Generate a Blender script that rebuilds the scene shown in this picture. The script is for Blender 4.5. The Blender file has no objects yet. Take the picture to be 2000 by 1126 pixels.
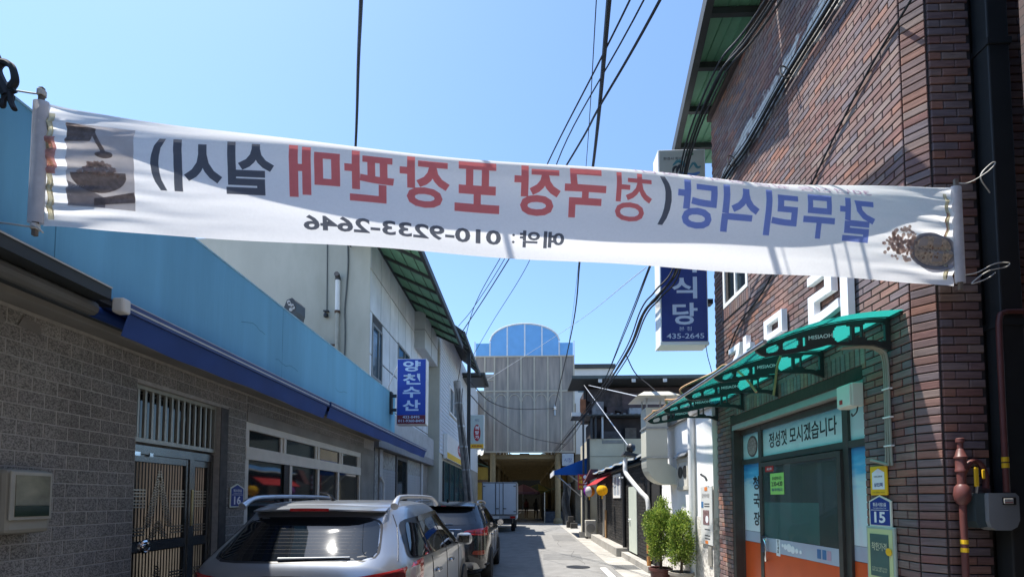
import bpy, bmesh, math, random
from mathutils import Vector, Matrix, Quaternion, noise
random.seed(7)
SC = bpy.context.scene
COL = SC.collection
R = math.radians

# ---------------------------------------------------------------- camera
cam_d = bpy.data.cameras.new('camera')
cam = bpy.data.objects.new('camera', cam_d); COL.objects.link(cam)
cam_d.sensor_width = 36.0
cam_d.lens = 36.0 * 915 / 2000
cam_d.shift_y = 368 / 2000
cam_d.clip_start = 0.05; cam_d.clip_end = 2000
cam.location = (0, 0, 1.70)
cam.rotation_euler = (R(90 + 2.6906), 0, R(1.8758))
SC.camera = cam

# ---------------------------------------------------------------- light
SUN = Vector((-1.0, 0.35, 2.7)).normalized()
w = bpy.data.worlds.new('World'); SC.world = w; w.use_nodes = True
nt = w.node_tree
bg = nt.nodes['Background']
sky = nt.nodes.new('ShaderNodeTexSky'); sky.sky_type = 'NISHITA'; sky.sun_disc = False
sky.sun_elevation = math.asin(SUN.z); sky.sun_rotation = math.atan2(SUN.x, SUN.y)
sky.air_density = 1.0; sky.dust_density = 0.6; sky.ozone_density = 3.0; sky.altitude = 100
tint = nt.nodes.new('ShaderNodeVectorMath'); tint.operation = 'MULTIPLY'; tint.inputs[1].default_value = (0.93, 1.03, 1.10)
nt.links.new(sky.outputs[0], tint.inputs[0]); nt.links.new(tint.outputs[0], bg.inputs[0]); bg.inputs[1].default_value = 0.14
sd = bpy.data.lights.new('sun', 'SUN'); sd.energy = 5.0; sd.angle = R(0.5); sd.color = (1.0, 0.955, 0.88)
so = bpy.data.objects.new('sun', sd); COL.objects.link(so)
so.rotation_euler = SUN.to_track_quat('Z', 'Y').to_euler()
so.location = SUN * 60
SC.view_settings.view_transform = 'Standard'; SC.view_settings.look = 'None'
SC.view_settings.exposure = 1.0; SC.view_settings.gamma = 1.0
SC.view_settings.use_curve_mapping = False
try:
    SC.cycles.max_bounces = 8; SC.cycles.transparent_max_bounces = 12
    SC.cycles.use_denoising = True
    SC.cycles.caustics_reflective = False; SC.cycles.caustics_refractive = False
    SC.cycles.sample_clamp_indirect = 6.0
except Exception: pass

# ---------------------------------------------------------------- materials
_m = {}
def _nodes(name):
    m = bpy.data.materials.new(name); m.use_nodes = True
    t = m.node_tree; b = t.nodes['Principled BSDF']
    return m, t, b
def N(t, kind, **kw):
    n = t.nodes.new(kind)
    for k, v in kw.items(): setattr(n, k, v)
    return n
def mat(name, col, rough=0.7, metal=0.0, var=0.12, scale=6.0, bump=0.0, bscale=None, spec=0.4, dirt=0.0, dirtcol=(0.10,0.09,0.08), trans=0.0, coat=0.0, stretch=None, rvar=0.0):
    """plain surface with two octaves of tone variation, optional stains and fine relief"""
    if name in _m: return _m[name]
    m, t, b = _nodes(name)
    tc = N(t, 'ShaderNodeTexCoord')
    src = tc.outputs['Object']
    if stretch:
        mp = N(t, 'ShaderNodeMapping'); mp.inputs['Scale'].default_value = stretch
        t.links.new(src, mp.inputs[0]); src = mp.outputs[0]
    n1 = N(t, 'ShaderNodeTexNoise'); n1.inputs['Scale'].default_value = scale; n1.inputs['Detail'].default_value = 6
    t.links.new(src, n1.inputs['Vector'])
    rp = N(t, 'ShaderNodeMapRange'); rp.inputs[1].default_value = 0.3; rp.inputs[2].default_value = 0.7
    rp.inputs[3].default_value = 1 - var; rp.inputs[4].default_value = 1 + var
    t.links.new(n1.outputs[0], rp.inputs[0])
    mx = N(t, 'ShaderNodeVectorMath', operation='SCALE'); mx.inputs[0].default_value = col[:3]
    t.links.new(rp.outputs[0], mx.inputs['Scale'])
    out = mx.outputs[0]
    if dirt > 0:
        n2 = N(t, 'ShaderNodeTexNoise'); n2.inputs['Scale'].default_value = scale * 0.45; n2.inputs['Detail'].default_value = 9; n2.inputs['Roughness'].default_value = 0.65
        t.links.new(src, n2.inputs['Vector'])
        r2 = N(t, 'ShaderNodeMapRange'); r2.inputs[1].default_value = 0.48; r2.inputs[2].default_value = 0.72; r2.inputs[3].default_value = 0; r2.inputs[4].default_value = dirt
        t.links.new(n2.outputs[0], r2.inputs[0])
        mm = N(t, 'ShaderNodeMix', data_type='RGBA')
        t.links.new(r2.outputs[0], mm.inputs[0]); t.links.new(out, mm.inputs[6]); mm.inputs[7].default_value = (*dirtcol, 1)
        out = mm.outputs[2]
    t.links.new(out, b.inputs['Base Color'])
    b.inputs['Roughness'].default_value = rough
    if rvar > 0:
        r3 = N(t, 'ShaderNodeMapRange'); r3.inputs[3].default_value = max(0.02, rough - rvar); r3.inputs[4].default_value = min(1, rough + rvar)
        t.links.new(n1.outputs[0], r3.inputs[0]); t.links.new(r3.outputs[0], b.inputs['Roughness'])
    b.inputs['Metallic'].default_value = metal
    b.inputs['Specular IOR Level'].default_value = spec
    if trans: b.inputs['Transmission Weight'].default_value = trans
    if coat: b.inputs['Coat Weight'].default_value = coat; b.inputs['Coat Roughness'].default_value = 0.05
    if bump > 0:
        nb = N(t, 'ShaderNodeTexNoise'); nb.inputs['Scale'].default_value = bscale or scale * 8; nb.inputs['Detail'].default_value = 5
        t.links.new(src, nb.inputs['Vector'])
        bp = N(t, 'ShaderNodeBump'); bp.inputs['Strength'].default_value = bump; bp.inputs['Distance'].default_value = 0.01
        t.links.new(nb.outputs[0], bp.inputs['Height']); t.links.new(bp.outputs[0], b.inputs['Normal'])
    _m[name] = m; return m
def brickmat(name, cols, rough=0.8, streak=0.25, bump=0.35, stretch=(6, 6, 60), speck=0.0, spscale=90, grime=0.22):
    """each brick or block takes its own tone; grain inside it"""
    m, t, b = _nodes(name)
    geo = N(t, 'ShaderNodeNewGeometry'); oi = N(t, 'ShaderNodeObjectInfo')
    ad = N(t, 'ShaderNodeMath', operation='ADD'); t.links.new(geo.outputs['Random Per Island'], ad.inputs[0]); t.links.new(oi.outputs['Random'], ad.inputs[1])
    fr = N(t, 'ShaderNodeMath', operation='FRACT'); t.links.new(ad.outputs[0], fr.inputs[0])
    cr = N(t, 'ShaderNodeValToRGB'); cr.color_ramp.interpolation = 'LINEAR'
    els = cr.color_ramp.elements
    for i, c in enumerate(cols):
        p = i / (len(cols) - 1)
        e = els[i] if i < 2 else els.new(p)
        e.position = p; e.color = (*c, 1)
    els[0].position = 0
    t.links.new(fr.outputs[0], cr.inputs[0])
    tc = N(t, 'ShaderNodeTexCoord'); mp = N(t, 'ShaderNodeMapping'); mp.inputs['Scale'].default_value = stretch
    # world position so joined and single pieces get the same grain
    t.links.new(geo.outputs['Position'], mp.inputs[0])
    n1 = N(t, 'ShaderNodeTexNoise'); n1.inputs['Scale'].default_value = 1.0; n1.inputs['Detail'].default_value = 7; n1.inputs['Roughness'].default_value = 0.65
    t.links.new(mp.outputs[0], n1.inputs['Vector'])
    r1 = N(t, 'ShaderNodeMapRange'); r1.inputs[1].default_value = 0.3; r1.inputs[2].default_value = 0.7; r1.inputs[3].default_value = 1 - streak; r1.inputs[4].default_value = 1 + streak
    t.links.new(n1.outputs[0], r1.inputs[0])
    sc = N(t, 'ShaderNodeVectorMath', operation='SCALE'); t.links.new(cr.outputs[0], sc.inputs[0]); t.links.new(r1.outputs[0], sc.inputs['Scale'])
    ng = N(t, 'ShaderNodeTexNoise'); ng.inputs['Scale'].default_value = 1.1; ng.inputs['Detail'].default_value = 6; ng.inputs['Roughness'].default_value = 0.6
    mg = N(t, 'ShaderNodeMapping'); mg.inputs['Scale'].default_value = (1, 1, 0.55); t.links.new(geo.outputs['Position'], mg.inputs[0]); t.links.new(mg.outputs[0], ng.inputs['Vector'])
    rg = N(t, 'ShaderNodeMapRange'); rg.inputs[1].default_value = 0.32; rg.inputs[2].default_value = 0.68; rg.inputs[3].default_value = 1 - grime; rg.inputs[4].default_value = 1 + grime*0.6
    t.links.new(ng.outputs[0], rg.inputs[0])
    sg_ = N(t, 'ShaderNodeVectorMath', operation='SCALE'); t.links.new(sc.outputs[0], sg_.inputs[0]); t.links.new(rg.outputs[0], sg_.inputs['Scale'])
    out = sg_.outputs[0]
    hgt = n1.outputs[0]
    if speck > 0:
        n2 = N(t, 'ShaderNodeTexNoise'); n2.inputs['Scale'].default_value = spscale; n2.inputs['Detail'].default_value = 3
        t.links.new(geo.outputs['Position'], n2.inputs['Vector'])
        r2 = N(t, 'ShaderNodeMapRange'); r2.inputs[1].default_value = 0.36; r2.inputs[2].default_value = 0.60; r2.inputs[3].default_value = 1 - speck; r2.inputs[4].default_value = 1 + speck * 0.6
        t.links.new(n2.outputs[0], r2.inputs[0])
        s2 = N(t, 'ShaderNodeVectorMath', operation='SCALE'); t.links.new(out, s2.inputs[0]); t.links.new(r2.outputs[0], s2.inputs['Scale'])
        out = s2.outputs[0]; hgt = n2.outputs[0]
    t.links.new(out, b.inputs['Base Color'])
    b.inputs['Roughness'].default_value = rough; b.inputs['Specular IOR Level'].default_value = 0.3
    bp = N(t, 'ShaderNodeBump'); bp.inputs['Strength'].default_value = bump; bp.inputs['Distance'].default_value = 0.008
    t.links.new(hgt, bp.inputs['Height']); t.links.new(bp.outputs[0], b.inputs['Normal'])
    return m
def clothmat(name, col, tr=0.45, var=0.05, scale=30):
    """thin fabric: light comes through it"""
    if name in _m: return _m[name]
    m = bpy.data.materials.new(name); m.use_nodes = True; t = m.node_tree
    t.nodes.remove(t.nodes['Principled BSDF']); o = t.nodes['Material Output']
    tc = N(t, 'ShaderNodeTexCoord'); n1 = N(t, 'ShaderNodeTexNoise'); n1.inputs['Scale'].default_value = scale; n1.inputs['Detail'].default_value = 5
    t.links.new(tc.outputs['Object'], n1.inputs['Vector'])
    rp = N(t, 'ShaderNodeMapRange'); rp.inputs[1].default_value = 0.3; rp.inputs[2].default_value = 0.7; rp.inputs[3].default_value = 1 - var; rp.inputs[4].default_value = 1 + var
    t.links.new(n1.outputs[0], rp.inputs[0])
    s = N(t, 'ShaderNodeVectorMath', operation='SCALE'); s.inputs[0].default_value = col[:3]; t.links.new(rp.outputs[0], s.inputs['Scale'])
    d = N(t, 'ShaderNodeBsdfDiffuse'); tl = N(t, 'ShaderNodeBsdfTranslucent'); mx = N(t, 'ShaderNodeMixShader')
    t.links.new(s.outputs[0], d.inputs[0]); t.links.new(s.outputs[0], tl.inputs[0])
    mx.inputs[0].default_value = tr
    t.links.new(d.outputs[0], mx.inputs[1]); t.links.new(tl.outputs[0], mx.inputs[2]); t.links.new(mx.outputs[0], o.inputs[0])
    _m[name] = m; return m
def sheetmat(name, col, clear=0.5, rough=0.12, var=0.08, tl=0.3):
    """tinted plastic or glass sheet: partly see-through, partly scattering, glossy"""
    if name in _m: return _m[name]
    m = bpy.data.materials.new(name); m.use_nodes = True; t = m.node_tree
    t.nodes.remove(t.nodes['Principled BSDF']); o = t.nodes['Material Output']
    tr = N(t, 'ShaderNodeBsdfTransparent'); tr.inputs[0].default_value = (*col, 1)
    d = N(t, 'ShaderNodeBsdfDiffuse'); d.inputs[0].default_value = (*[c * 0.8 for c in col], 1)
    ts = N(t, 'ShaderNodeBsdfTranslucent'); ts.inputs[0].default_value = (*col, 1)
    m1 = N(t, 'ShaderNodeMixShader'); m1.inputs[0].default_value = 0.6; t.links.new(d.outputs[0], m1.inputs[1]); t.links.new(ts.outputs[0], m1.inputs[2])
    m2 = N(t, 'ShaderNodeMixShader'); m2.inputs[0].default_value = clear; t.links.new(m1.outputs[0], m2.inputs[1]); t.links.new(tr.outputs[0], m2.inputs[2])
    g = N(t, 'ShaderNodeBsdfGlossy'); g.inputs[0].default_value = (1, 1, 1, 1); g.inputs['Roughness'].default_value = rough
    lw = N(t, 'ShaderNodeLayerWeight'); lw.inputs[0].default_value = 0.5
    pw = N(t, 'ShaderNodeMath', operation='POWER'); t.links.new(lw.outputs['Facing'], pw.inputs[0]); pw.inputs[1].default_value = 4.0
    fr = N(t, 'ShaderNodeMath', operation='MULTIPLY_ADD'); t.links.new(pw.outputs[0], fr.inputs[0]); fr.inputs[1].default_value = 0.85; fr.inputs[2].default_value = 0.045
    m3 = N(t, 'ShaderNodeMixShader'); t.links.new(fr.outputs[0], m3.inputs[0]); t.links.new(m2.outputs[0], m3.inputs[1]); t.links.new(g.outputs[0], m3.inputs[2])
    t.links.new(m3.outputs[0], o.inputs[0])
    _m[name] = m; return m

# ---------------------------------------------------------------- geometry helpers
ORG = {}
class MB:
    def __init__(s): s.v = []; s.f = []
    def add(s, vs, fs):
        o = len(s.v); s.v += [tuple(p) for p in vs]; s.f += [tuple(i + o for i in f) for f in fs]; return s
    def box(s, x0, x1, y0, y1, z0, z1):
        if x0 > x1: x0, x1 = x1, x0
        if y0 > y1: y0, y1 = y1, y0
        if z0 > z1: z0, z1 = z1, z0
        return s.add([(x0,y0,z0),(x1,y0,z0),(x1,y1,z0),(x0,y1,z0),(x0,y0,z1),(x1,y0,z1),(x1,y1,z1),(x0,y1,z1)],
                     [(0,3,2,1),(4,5,6,7),(0,1,5,4),(1,2,6,5),(2,3,7,6),(3,0,4,7)])
    def cbox(s, x0, x1, y0, y1, z0, z1, c=0.01):
        """box with chamfered edges"""
        if x0 > x1: x0, x1 = x1, x0
        if y0 > y1: y0, y1 = y1, y0
        if z0 > z1: z0, z1 = z1, z0
        bm = bmesh.new(); bmesh.ops.create_cube(bm, size=1.0)
        for v in bm.verts: v.co = Vector(((x0+x1)/2 + v.co.x*(x1-x0), (y0+y1)/2 + v.co.y*(y1-y0), (z0+z1)/2 + v.co.z*(z1-z0)))
        bmesh.ops.bevel(bm, geom=bm.edges[:], offset=min(c, (x1-x0)*.45, (y1-y0)*.45, (z1-z0)*.45), segments=2, affect='EDGES', profile=0.5)
        bm.verts.index_update()
        s.add([v.co[:] for v in bm.verts], [[v.index for v in f.verts] for f in bm.faces]); bm.free(); return s
    def prism(s, pts, ext):
        n = len(pts); ext = Vector(ext)
        vs = [Vector(p) for p in pts] + [Vector(p) + ext for p in pts]
        return s.add(vs, [tuple(range(n))[::-1], tuple(range(n, 2*n))] + [(i, (i+1) % n, n + (i+1) % n, n + i) for i in range(n)])
    def quad(s, a, b, c, d): return s.add([a, b, c, d], [(0,1,2,3)])
    def tube(s, pts, r, n=8, cap=True):
        pts = [Vector(p) for p in pts]; m = len(pts)
        if m < 2: return s
        rs = r if isinstance(r, (list, tuple)) else [r] * m
        vs = []; fs = []
        up = None
        for i, p in enumerate(pts):
            d = (pts[min(i+1, m-1)] - pts[max(i-1, 0)])
            d = d.normalized() if d.length > 1e-9 else Vector((0,0,1))
            if up is None:
                up = Vector((0,0,1)) if abs(d.z) < 0.9 else Vector((1,0,0))
            a = d.cross(up)
            if a.length < 1e-6: a = d.cross(Vector((0,1,0.1)))
            a.normalize(); bb = a.cross(d).normalized(); up = bb
            for k in range(n):
                th = 2*math.pi*k/n
                vs.append(p + (a*math.cos(th) + bb*math.sin(th)) * rs[i])
        for i in range(m-1):
            for k in range(n):
                fs.append((i*n+k, i*n+(k+1)%n, (i+1)*n+(k+1)%n, (i+1)*n+k))
        if cap: fs.append(tuple(range(n))[::-1]); fs.append(tuple(range((m-1)*n, m*n)))
        return s.add(vs, fs)
    def lathe(s, prof, center, axis=(0,0,1), n=20):
        """prof: list of (radius, height along axis)"""
        ax = Vector(axis).normalized(); c = Vector(center)
        a = ax.orthogonal().normalized(); b = ax.cross(a)
        vs = []; fs = []; m = len(prof)
        for r, h in prof:
            for k in range(n):
                th = 2*math.pi*k/n
                vs.append(c + ax*h + (a*math.cos(th) + b*math.sin(th))*max(r, 1e-4))
        for i in range(m-1):
            for k in range(n):
                fs.append((i*n+k, i*n+(k+1)%n, (i+1)*n+(k+1)%n, (i+1)*n+k))
        fs.append(tuple(range(n))[::-1]); fs.append(tuple(range((m-1)*n, m*n)))
        return s.add(vs, fs)
    def grid(s, fn, nu, nv):
        vs = [fn(i/nu, j/nv) for j in range(nv+1) for i in range(nu+1)]
        fs = [(j*(nu+1)+i, j*(nu+1)+i+1, (j+1)*(nu+1)+i+1, (j+1)*(nu+1)+i) for j in range(nv) for i in range(nu)]
        return s.add(vs, fs)
    def mesh(s, name, m=None, smooth=False, org=(0,0,0)):
        me = bpy.data.meshes.new(name); o = Vector(org)
        me.from_pydata([(Vector(p) - o)[:] for p in s.v], [], s.f)
        bm = bmesh.new(); bm.from_mesh(me); bmesh.ops.recalc_face_normals(bm, faces=bm.faces[:]); bm.to_mesh(me); bm.free()
        if smooth:
            me.polygons.foreach_set('use_smooth', [True]*len(me.polygons))
            try: me.set_sharp_from_angle(angle=R(38))
            except Exception: pass
        if m: me.materials.append(m)
        return me
    def build(s, name, m, parent=None, smooth=False, kind=None, label=None):
        org = ORG.get(parent.name, (0,0,0)) if parent else (0,0,0)
        o = bpy.data.objects.new(name, s.mesh(name, m, smooth, org)); COL.objects.link(o)
        if parent: o.parent = parent; ORG[o.name] = org
        if kind: o['kind'] = kind
        if label: o['label'] = label
        return o
def tag(o, label, cat, group=None):
    o['label'] = label; o['category'] = cat
    if group: o['group'] = group
    return o
def thing(name, label, cat, loc=(0,0,0), group=None):
    o = bpy.data.objects.new(name, None); COL.objects.link(o)
    o.empty_display_size = 0.2; o.location = loc; ORG[o.name] = Vector(loc)
    return tag(o, label, cat, group)
def solo(mb, name, label, cat, m, loc, group=None, smooth=False):
    """a thing that is one mesh, its origin at loc"""
    o = bpy.data.objects.new(name, mb.mesh(name, m, smooth, loc)); COL.objects.link(o); o.location = loc
    return tag(o, label, cat, group)
def box(name, m, parent, *b, c=0.0, **kw):
    mb = MB()
    (mb.cbox(*b, c=c) if c else mb.box(*b))
    return mb.build(name, m, parent, **kw)
def child_copy(src, parent, loc, rot=None):
    o = src.copy(); COL.objects.link(o); o.parent = parent; o.location = Vector(loc) - Vector(ORG.get(parent.name, (0,0,0)))
    if rot is not None: o.rotation_euler = rot
    return o
_tx = {}
def glyphs(body, bold=0.0, extrude=0.0, shear=0.0):
    k = (body, bold, extrude, shear)
    if k in _tx: return _tx[k]
    c = bpy.data.curves.new('t', 'FONT'); c.body = body; c.offset = bold; c.extrude = extrude; c.shear = shear; c.resolution_u = 3
    c.space_line = 1.0
    o = bpy.data.objects.new('t', c)
    me = bpy.data.meshes.new_from_object(o)
    vs = [v.co.copy() for v in me.vertices]; fs = [tuple(p.vertices) for p in me.polygons]
    bpy.data.objects.remove(o); bpy.data.curves.remove(c); bpy.data.meshes.remove(me)
    if vs:
        x0 = min(v.x for v in vs); x1 = max(v.x for v in vs); y0 = min(v.y for v in vs); y1 = max(v.y for v in vs)
    else: x0 = y0 = 0; x1 = y1 = 1
    _tx[k] = (vs, fs, x0, x1, y0, y1); return _tx[k]
def lettering(body, center, right, up, w, h, m, parent, bold=0.0, extrude=0.0, name='lettering', mapf=None, sub=0.0, shear=0.0, label=None):
    """printed or cut-out letters: the block of letters fills w x h (metres) about its centre"""
    vs, fs, x0, x1, y0, y1 = glyphs(body, bold, extrude, shear)
    c = Vector(center); r = Vector(right).normalized(); u = Vector(up).normalized(); nrm = r.cross(u)
    sx = w / max(x1-x0, 1e-6); sy = h / max(y1-y0, 1e-6)
    pts = []
    for v in vs: pts.append(((v.x - (x0+x1)/2)*sx, (v.y - (y0+y1)/2)*sy, v.z))
    if sub > 0:
        bm = bmesh.new(); bv = [bm.verts.new(p) for p in pts]
        for f in fs:
            try: bm.faces.new([bv[i] for i in f])
            except ValueError: pass
        bmesh.ops.triangulate(bm, faces=bm.faces[:])
        for _ in range(5):
            es = [e for e in bm.edges if e.calc_length() > sub]
            if not es: break
            bmesh.ops.subdivide_edges(bm, edges=es, cuts=1, use_grid_fill=False)
            bmesh.ops.triangulate(bm, faces=bm.faces[:])
        bm.verts.index_update()
        pts = [v.co[:] for v in bm.verts]; fs = [tuple(v.index for v in f.verts) for f in bm.faces]; bm.free()
    mb = MB()
    if mapf: mb.add([mapf(p) for p in pts], fs)
    else: mb.add([c + r*p[0] + u*p[1] + nrm*p[2] for p in pts], fs)
    return mb.build(name, m, parent, label=label)
def spline(pts, n=8):
    """Catmull-Rom through pts"""
    P = [Vector(p) for p in pts]; P = [2*P[0]-P[1]] + P + [2*P[-1]-P[-2]]; out = []
    for i in range(1, len(P)-2):
        for k in range(n):
            t = k/n
            out.append(0.5*((2*P[i]) + (P[i+1]-P[i-1])*t + (2*P[i-1]-5*P[i]+4*P[i+1]-P[i+2])*t*t + (3*P[i]-P[i-1]-3*P[i+1]+P[i+2])*t**3))
    return out + [P[-2]]
_bm = {}
def unit_mesh(tagname, w, h, d, m, ch=0.004):
    """a brick-like piece: width along x, face towards -y, chamfered face edges; shared between alike pieces"""
    k = (tagname, round(w, 3), round(h, 3))
    if k in _bm: return _bm[k]
    a, b = w/2, h/2; c = min(ch, a*.5, b*.5)
    mb = MB().add([(-a,d,-b),(a,d,-b),(a,d,b),(-a,d,b),(-a,c,-b),(a,c,-b),(a,c,b),(-a,c,b),(-a+c,0,-b+c),(a-c,0,-b+c),(a-c,0,b-c),(-a+c,0,b-c)],
                  [(0,4,7,3),(1,2,6,5),(0,1,5,4),(3,7,6,2),(4,5,9,8),(5,6,10,9),(6,7,11,10),(7,4,8,11),(8,9,10,11)])
    _bm[k] = (mb, mb.mesh(tagname, m)); return _bm[k]
def project(p):
    """pixel in a 2000 px wide frame, only to rank pieces by how large they show"""
    v = Vector(p) - cam.location; q = cam.rotation_euler.to_matrix()
    l = q.transposed() @ v
    if l.z > -0.05: return None
    return (1000 + 915*l.x/-l.z, 931 - 915*l.y/-l.z, 915/-l.z)
def lay_pieces(name, parent, items, m, d, keep=300, weight=None, ch=0.004, stuffname=None):
    """items: (centre, rotz, w, h). The largest-showing ones become parts of their own, the rest one joined part"""
    sc = []
    for it in items:
        pr = project(it[0]); s = -1
        if pr and -40 < pr[0] < 2040 and -40 < pr[1] < 1166:
            nrm = Vector((math.sin(it[1]), -math.cos(it[1]), 0)); v = (cam.location - Vector(it[0])).normalized()
            s = pr[2]**2 * it[2]*it[3] * max(0.0, nrm.dot(v))
            if weight: s *= weight(pr)
        sc.append(s)
    order = sorted(range(len(items)), key=lambda i: -sc[i])
    big = [i for i in order[:keep] if sc[i] > 0]; bs = set(big)
    for i in big:
        c, rz, w_, h_ = items[i]
        _, me = unit_mesh(name, w_, h_, d, m, ch)
        o = bpy.data.objects.new(name, me); COL.objects.link(o); o.parent = parent
        o.location = Vector(c) - Vector(ORG[parent.name]); o.rotation_euler = (0, 0, rz)
    rest = MB()
    for i in range(len(items)):
        if i in bs: continue
        c, rz, w_, h_ = items[i]; mb, _ = unit_mesh(name, w_, h_, d, m, ch)
        cs, sn = math.cos(rz), math.sin(rz)
        rest.add([(c[0]+x*cs-y*sn, c[1]+x*sn+y*cs, c[2]+z) for x, y, z in mb.v], mb.f)
    if rest.v: rest.build(stuffname or name + '_field', m, parent, kind='stuff')
def courses(u0, u1, z0, z1, pu, pz, joint, holes=(), phase=0.0, bond=0.5):
    """running bond between u0..u1, z0..z1: (u centre, z centre, width, height), cut round the holes (u0,u1,z0,z1)"""
    out = []; k = 0; z = z0
    while z + pz*0.5 < z1:
        h = min(pz, z1 - z) - joint; zc = z + h/2 + joint/2
        free = [(u0, u1)]
        for a, b, c, d in holes:
            if d > zc and c < zc:
                nf = []
                for p, q in free:
                    if b <= p or a >= q: nf.append((p, q)); continue
                    if a > p: nf.append((p, a))
                    if b < q: nf.append((b, q))
                free = nf
        off = phase + (bond*pu if k % 2 else 0.0)
        for p, q in free:
            i0 = math.floor((p - off)/pu)
            u = off + i0*pu
            while u < q - 1e-6:
                a = max(u, p); b = min(u + pu, q)
                if b - a > joint*2.5: out.append(((a+b)/2, zc, round(b-a-joint, 3), round(h, 3)))
                u += pu
        z += pz; k += 1
    return out
# ================================================================ materials used throughout
ASPH = mat('asphalt', (0.20,0.195,0.185), 0.9, var=0.14, scale=3, bump=0.5, bscale=160, dirt=0.45, dirtcol=(0.11,0.105,0.10))
CONC = mat('gutter_concrete', (0.33,0.315,0.285), 0.9, var=0.15, scale=2.2, bump=0.4, bscale=70, dirt=0.4, dirtcol=(0.17,0.155,0.13))
WHITE = mat('white_paint', (0.78,0.77,0.74), 0.5, var=0.05, scale=8)
PVC = mat('white_pvc', (0.72,0.72,0.70), 0.35, var=0.06, scale=5, dirt=0.25, dirtcol=(0.45,0.42,0.36))
BLACK = mat('black_plastic', (0.018,0.018,0.02), 0.4, var=0.1)
WIRE = mat('cable_rubber', (0.014,0.014,0.016), 0.65, var=0.1)
DKMETAL = mat('dark_metal', (0.05,0.052,0.055), 0.45, metal=0.6, var=0.15)
CHROME = mat('chrome', (0.75,0.75,0.76), 0.12, metal=1.0, var=0.03)
STEEL = mat('galvanised_steel', (0.45,0.46,0.46), 0.38, metal=0.9, var=0.12, scale=12)
ALU = mat('aluminium_frame', (0.42,0.42,0.40), 0.45, metal=0.5, var=0.06)
CREAM = mat('cream_window_frame', (0.66,0.63,0.55), 0.5, var=0.06)
NAVY = mat('navy_print', (0.022,0.04,0.19), 0.45, var=0.05)
INKW = mat('white_print', (0.74,0.76,0.80), 0.5, var=0.02)
INKK = mat('black_print', (0.025,0.025,0.03), 0.6, var=0.05)
INKR = mat('red_print', (0.45,0.035,0.035), 0.5, var=0.05)
REDP = mat('red_panel', (0.33,0.02,0.03), 0.5, var=0.05)
YELL = mat('yellow_paint', (0.78,0.48,0.02), 0.5, var=0.06)
GLASSD = mat('dark_window_glass', (0.015,0.022,0.024), 0.04, var=0.2, scale=1.5, spec=0.6)
RUBBER = mat('tyre_rubber', (0.02,0.02,0.021), 0.85, var=0.1)

# ================================================================ ground
MB().quad((-250,-200,-0.012),(250,-200,-0.012),(250,500,-0.012),(-250,500,-0.012)).build('ground', CONC, kind='structure')
road = MB().grid(lambda u, v: (-3.45 + u*5.55, -14 + v*94, 0.0), 4, 40).build('road', ASPH, kind='structure')
gut = MB().box(2.10, 3.06, -14, 60, -0.01, 0.012).build('gutter_pavement', CONC, kind='structure')
PAINT = mat('road_paint', (0.70,0.69,0.66), 0.8, var=0.12, scale=9, dirt=0.6, dirtcol=(0.3,0.29,0.27), bump=0.3, bscale=120)
st = MB()
for y0 in (9.2, ): st.quad((1.76,y0,0.004),(1.92,y0,0.004),(1.95,y0+2.6,0.004),(1.80,y0+2.6,0.004))
st.build('lane_line', PAINT, road)
pm = mat('asphalt_patch', (0.15,0.148,0.143), 0.92, var=0.15, scale=4, bump=0.5, bscale=150)
MB().add([(0.45,13.4,0.0025),(1.55,13.2,0.0025),(1.62,14.6,0.0025),(0.5,14.75,0.0025)],[(0,1,2,3)]).build('asphalt_patch', pm, road)
MB().add([(1.1,19.2,0.0025),(2.0,19.1,0.0025),(2.02,22.4,0.0025),(1.15,22.5,0.0025)],[(0,1,2,3)]).build('asphalt_patch', pm, road)
rk = MB()
for x_, y_, a_ in ((0.6,10.4,0.3),(1.5,12.4,1.3),(0.4,16.0,0.1),(1.2,16.8,1.5),(0.9,25.0,0.2)):
    for q in range(16):
        a_ += random.uniform(-.5,.5)*0.8; x2, y2 = x_+0.10*math.cos(a_), y_+0.16*math.sin(a_)+0.05
        rk.quad((x_-.006,y_,0.0032),(x_+.006,y_,0.0032),(x2+.006,y2,0.0032),(x2-.006,y2,0.0032)); x_, y_ = x2, y2
rk.build('road_cracks', mat('crack_tar', (0.06,0.058,0.055), 0.95), road, kind='stuff')
MB().lathe([(0.30,0.0),(0.30,0.006),(0.26,0.007),(0.255,0.003),(0.0,0.004)], (1.27,11.9,0.001), n=28).build('manhole_cover', DKMETAL, road)
GRATE = mat('drain_steel', (0.30,0.30,0.29), 0.5, metal=0.6, var=0.15)
gr = thing('drain_grate', 'steel drain grate set flat in the gutter by the black shop', 'grate', (2.42,11.8,0.012))
MB().box(2.10,2.74,11.45,11.50,0.012,0.02).box(2.10,2.74,12.15,12.20,0.012,0.02).box(2.10,2.13,11.5,12.15,0.012,0.02).box(2.71,2.74,11.5,12.15,0.012,0.02).build('frame', GRATE, gr)
b0 = MB().box(2.14,2.158,11.5,12.15,0.012,0.019).build('bar', GRATE, gr)
for k in range(1, 14):
    o = b0.copy(); COL.objects.link(o); o.parent = gr; o.location = (k*0.041, 0, 0)
MB().box(2.13,2.71,11.5,12.15,0.0125,0.0135).build('pit', BLACK, gr)
# concrete slab joints in the gutter strip
sl = MB()
for k in range(14): sl.box(2.10,2.95,13.2+k*1.35,13.215+k*1.35,0.0121,0.0128)
sl.build('slab_joint', mat('joint_dark', (0.10,0.095,0.085), 0.95), gut)

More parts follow.
